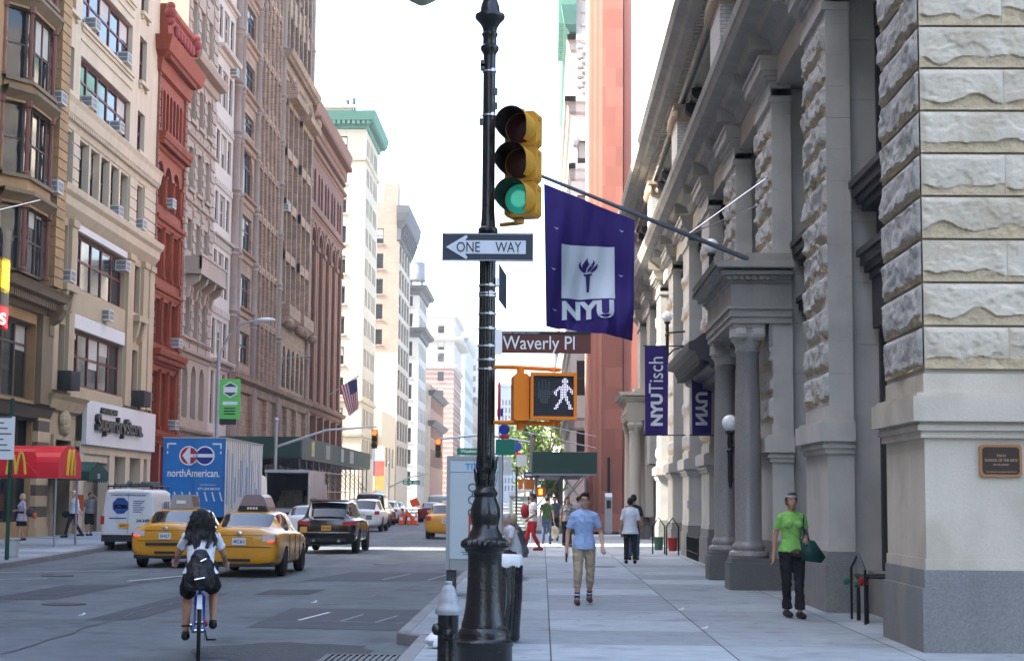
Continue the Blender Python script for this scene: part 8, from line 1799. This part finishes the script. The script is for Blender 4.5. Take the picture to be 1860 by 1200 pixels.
lb(b, 'mudguard', SILVER, bk); b = MB(); b.ball((0, .1, .80), .032, .02, .024); lb(b, 'rear_reflector', TLR, bk, smooth=True); b = MB(); b.ball((.075, .04, .42), .02, .02, .035); lb(b, 'rear_reflector', TLR, bk, smooth=True)
RIDE = dict(pelvis=(0, 0, .93), waist=(0, -.05, 1.05), chest=(0, -.13, 1.22), neck=(0, -.21, 1.40), head=(0, -.26, 1.535), ls=(.165, -.17, 1.345), rs=(-.165, -.17, 1.345), le=(.25, -.3, 1.15), re=(-.25, -.3, 1.15), lw=(.27, -.5, 1.08), rw=(-.27, -.5, 1.08),
            lh=(.1, -.02, .9), rh=(-.1, -.02, .9), lk=(.14, -.34, .68), la=(.145, -.22, .30), rk=(-.15, -.38, .76), ra=(-.15, -.14, .43))
t, J, put = person('woman cyclist with long dark curly hair in white t-shirt and black shorts', (CX-.2*sin(CR), CY+.2*cos(CR), -.15), pi+CR, SK_B, HAIRB, RIDE, top_mat=cl('bright_white_tshirt', (.68, .69, .74)), sleeve=.62, hem=.95, leg_mat=cl('black_shorts', (.012, .012, .014)), leg_end=.36, shoe=SHOEB, hairstyle='long', fem=True, fist=(1, 1))
bp_ = thing('backpack', 'black backpack on the back of the woman cyclist', 'backpack', (CX-.07*sin(CR), CY+.07*cos(CR), .63), CR); mw = world_mat(t); BPM = M('black_backpack_cloth', (.012, .012, .014), rough=.5, var=.2, bump=.3)
b = MB(); ell(b, [((0, -.05, .0), .12, .07), ((0, -.04, .03), .165, .12), ((0, -.02, .13), .18, .13), ((0, .02, .27), .14, .11), ((0, .07, .38), .09, .08), ((0, .1, .43), .05, .05)])
b.ball((0, -.12, .13), .13, .07, .1); o = bpy.data.objects.new('pack', voxel(b, .012, 2, .018, 4)); o.data.materials.clear(); o.data.materials.append(BPM); COL.objects.link(o); o.parent = bp_
b = MB()
for sx in (-1, 1): b.tube([(sx*.06, .1, .45), (sx*.09, .14, .54), (sx*.105, .2, .595), (sx*.115, .29, .625), (sx*.12, .38, .60)], .022, 6); b.tube([(sx*.15, .02, .1), (sx*.165, .16, .2), (sx*.16, .26, .3)], .012, 6)
lb(b, 'strap', BPM, bp_, smooth=True); b = MB(); b.tube([(-.06, -.19, .12), (.05, -.19, .14)], .008, 5); b.tube([(.0, -.095, .31), (.06, -.085, .34)], .009, 5); lb(b, 'zip_pull', CHROME, bp_)
for o in list(TMP.collection.objects): TMP.collection.objects.unlink(o)
bpy.data.scenes.remove(TMP)

# ================================================================ AIR: a thin pale haze over the long street
hm_ = bpy.data.materials.new('haze_air'); hm_.use_nodes = True; nt = hm_.node_tree; nt.nodes.remove(nt.nodes['Principled BSDF'])
pv = nt.nodes.new('ShaderNodeVolumePrincipled'); pv.inputs['Color'].default_value = (.93, .95, .97, 1); pv.inputs['Density'].default_value = .0004; pv.inputs['Anisotropy'].default_value = .3
nt.links.new(pv.outputs[0], nt.nodes['Material Output'].inputs['Volume'])
b = MB(); b.box(-90, 90, -130, 900, -1.2, 75); tag(b.build('haze', hm_), kind='stuff')
S.cycles.volume_bounces = 0; S.cycles.volume_step_rate = 4; S.cycles.volume_max_steps = 64
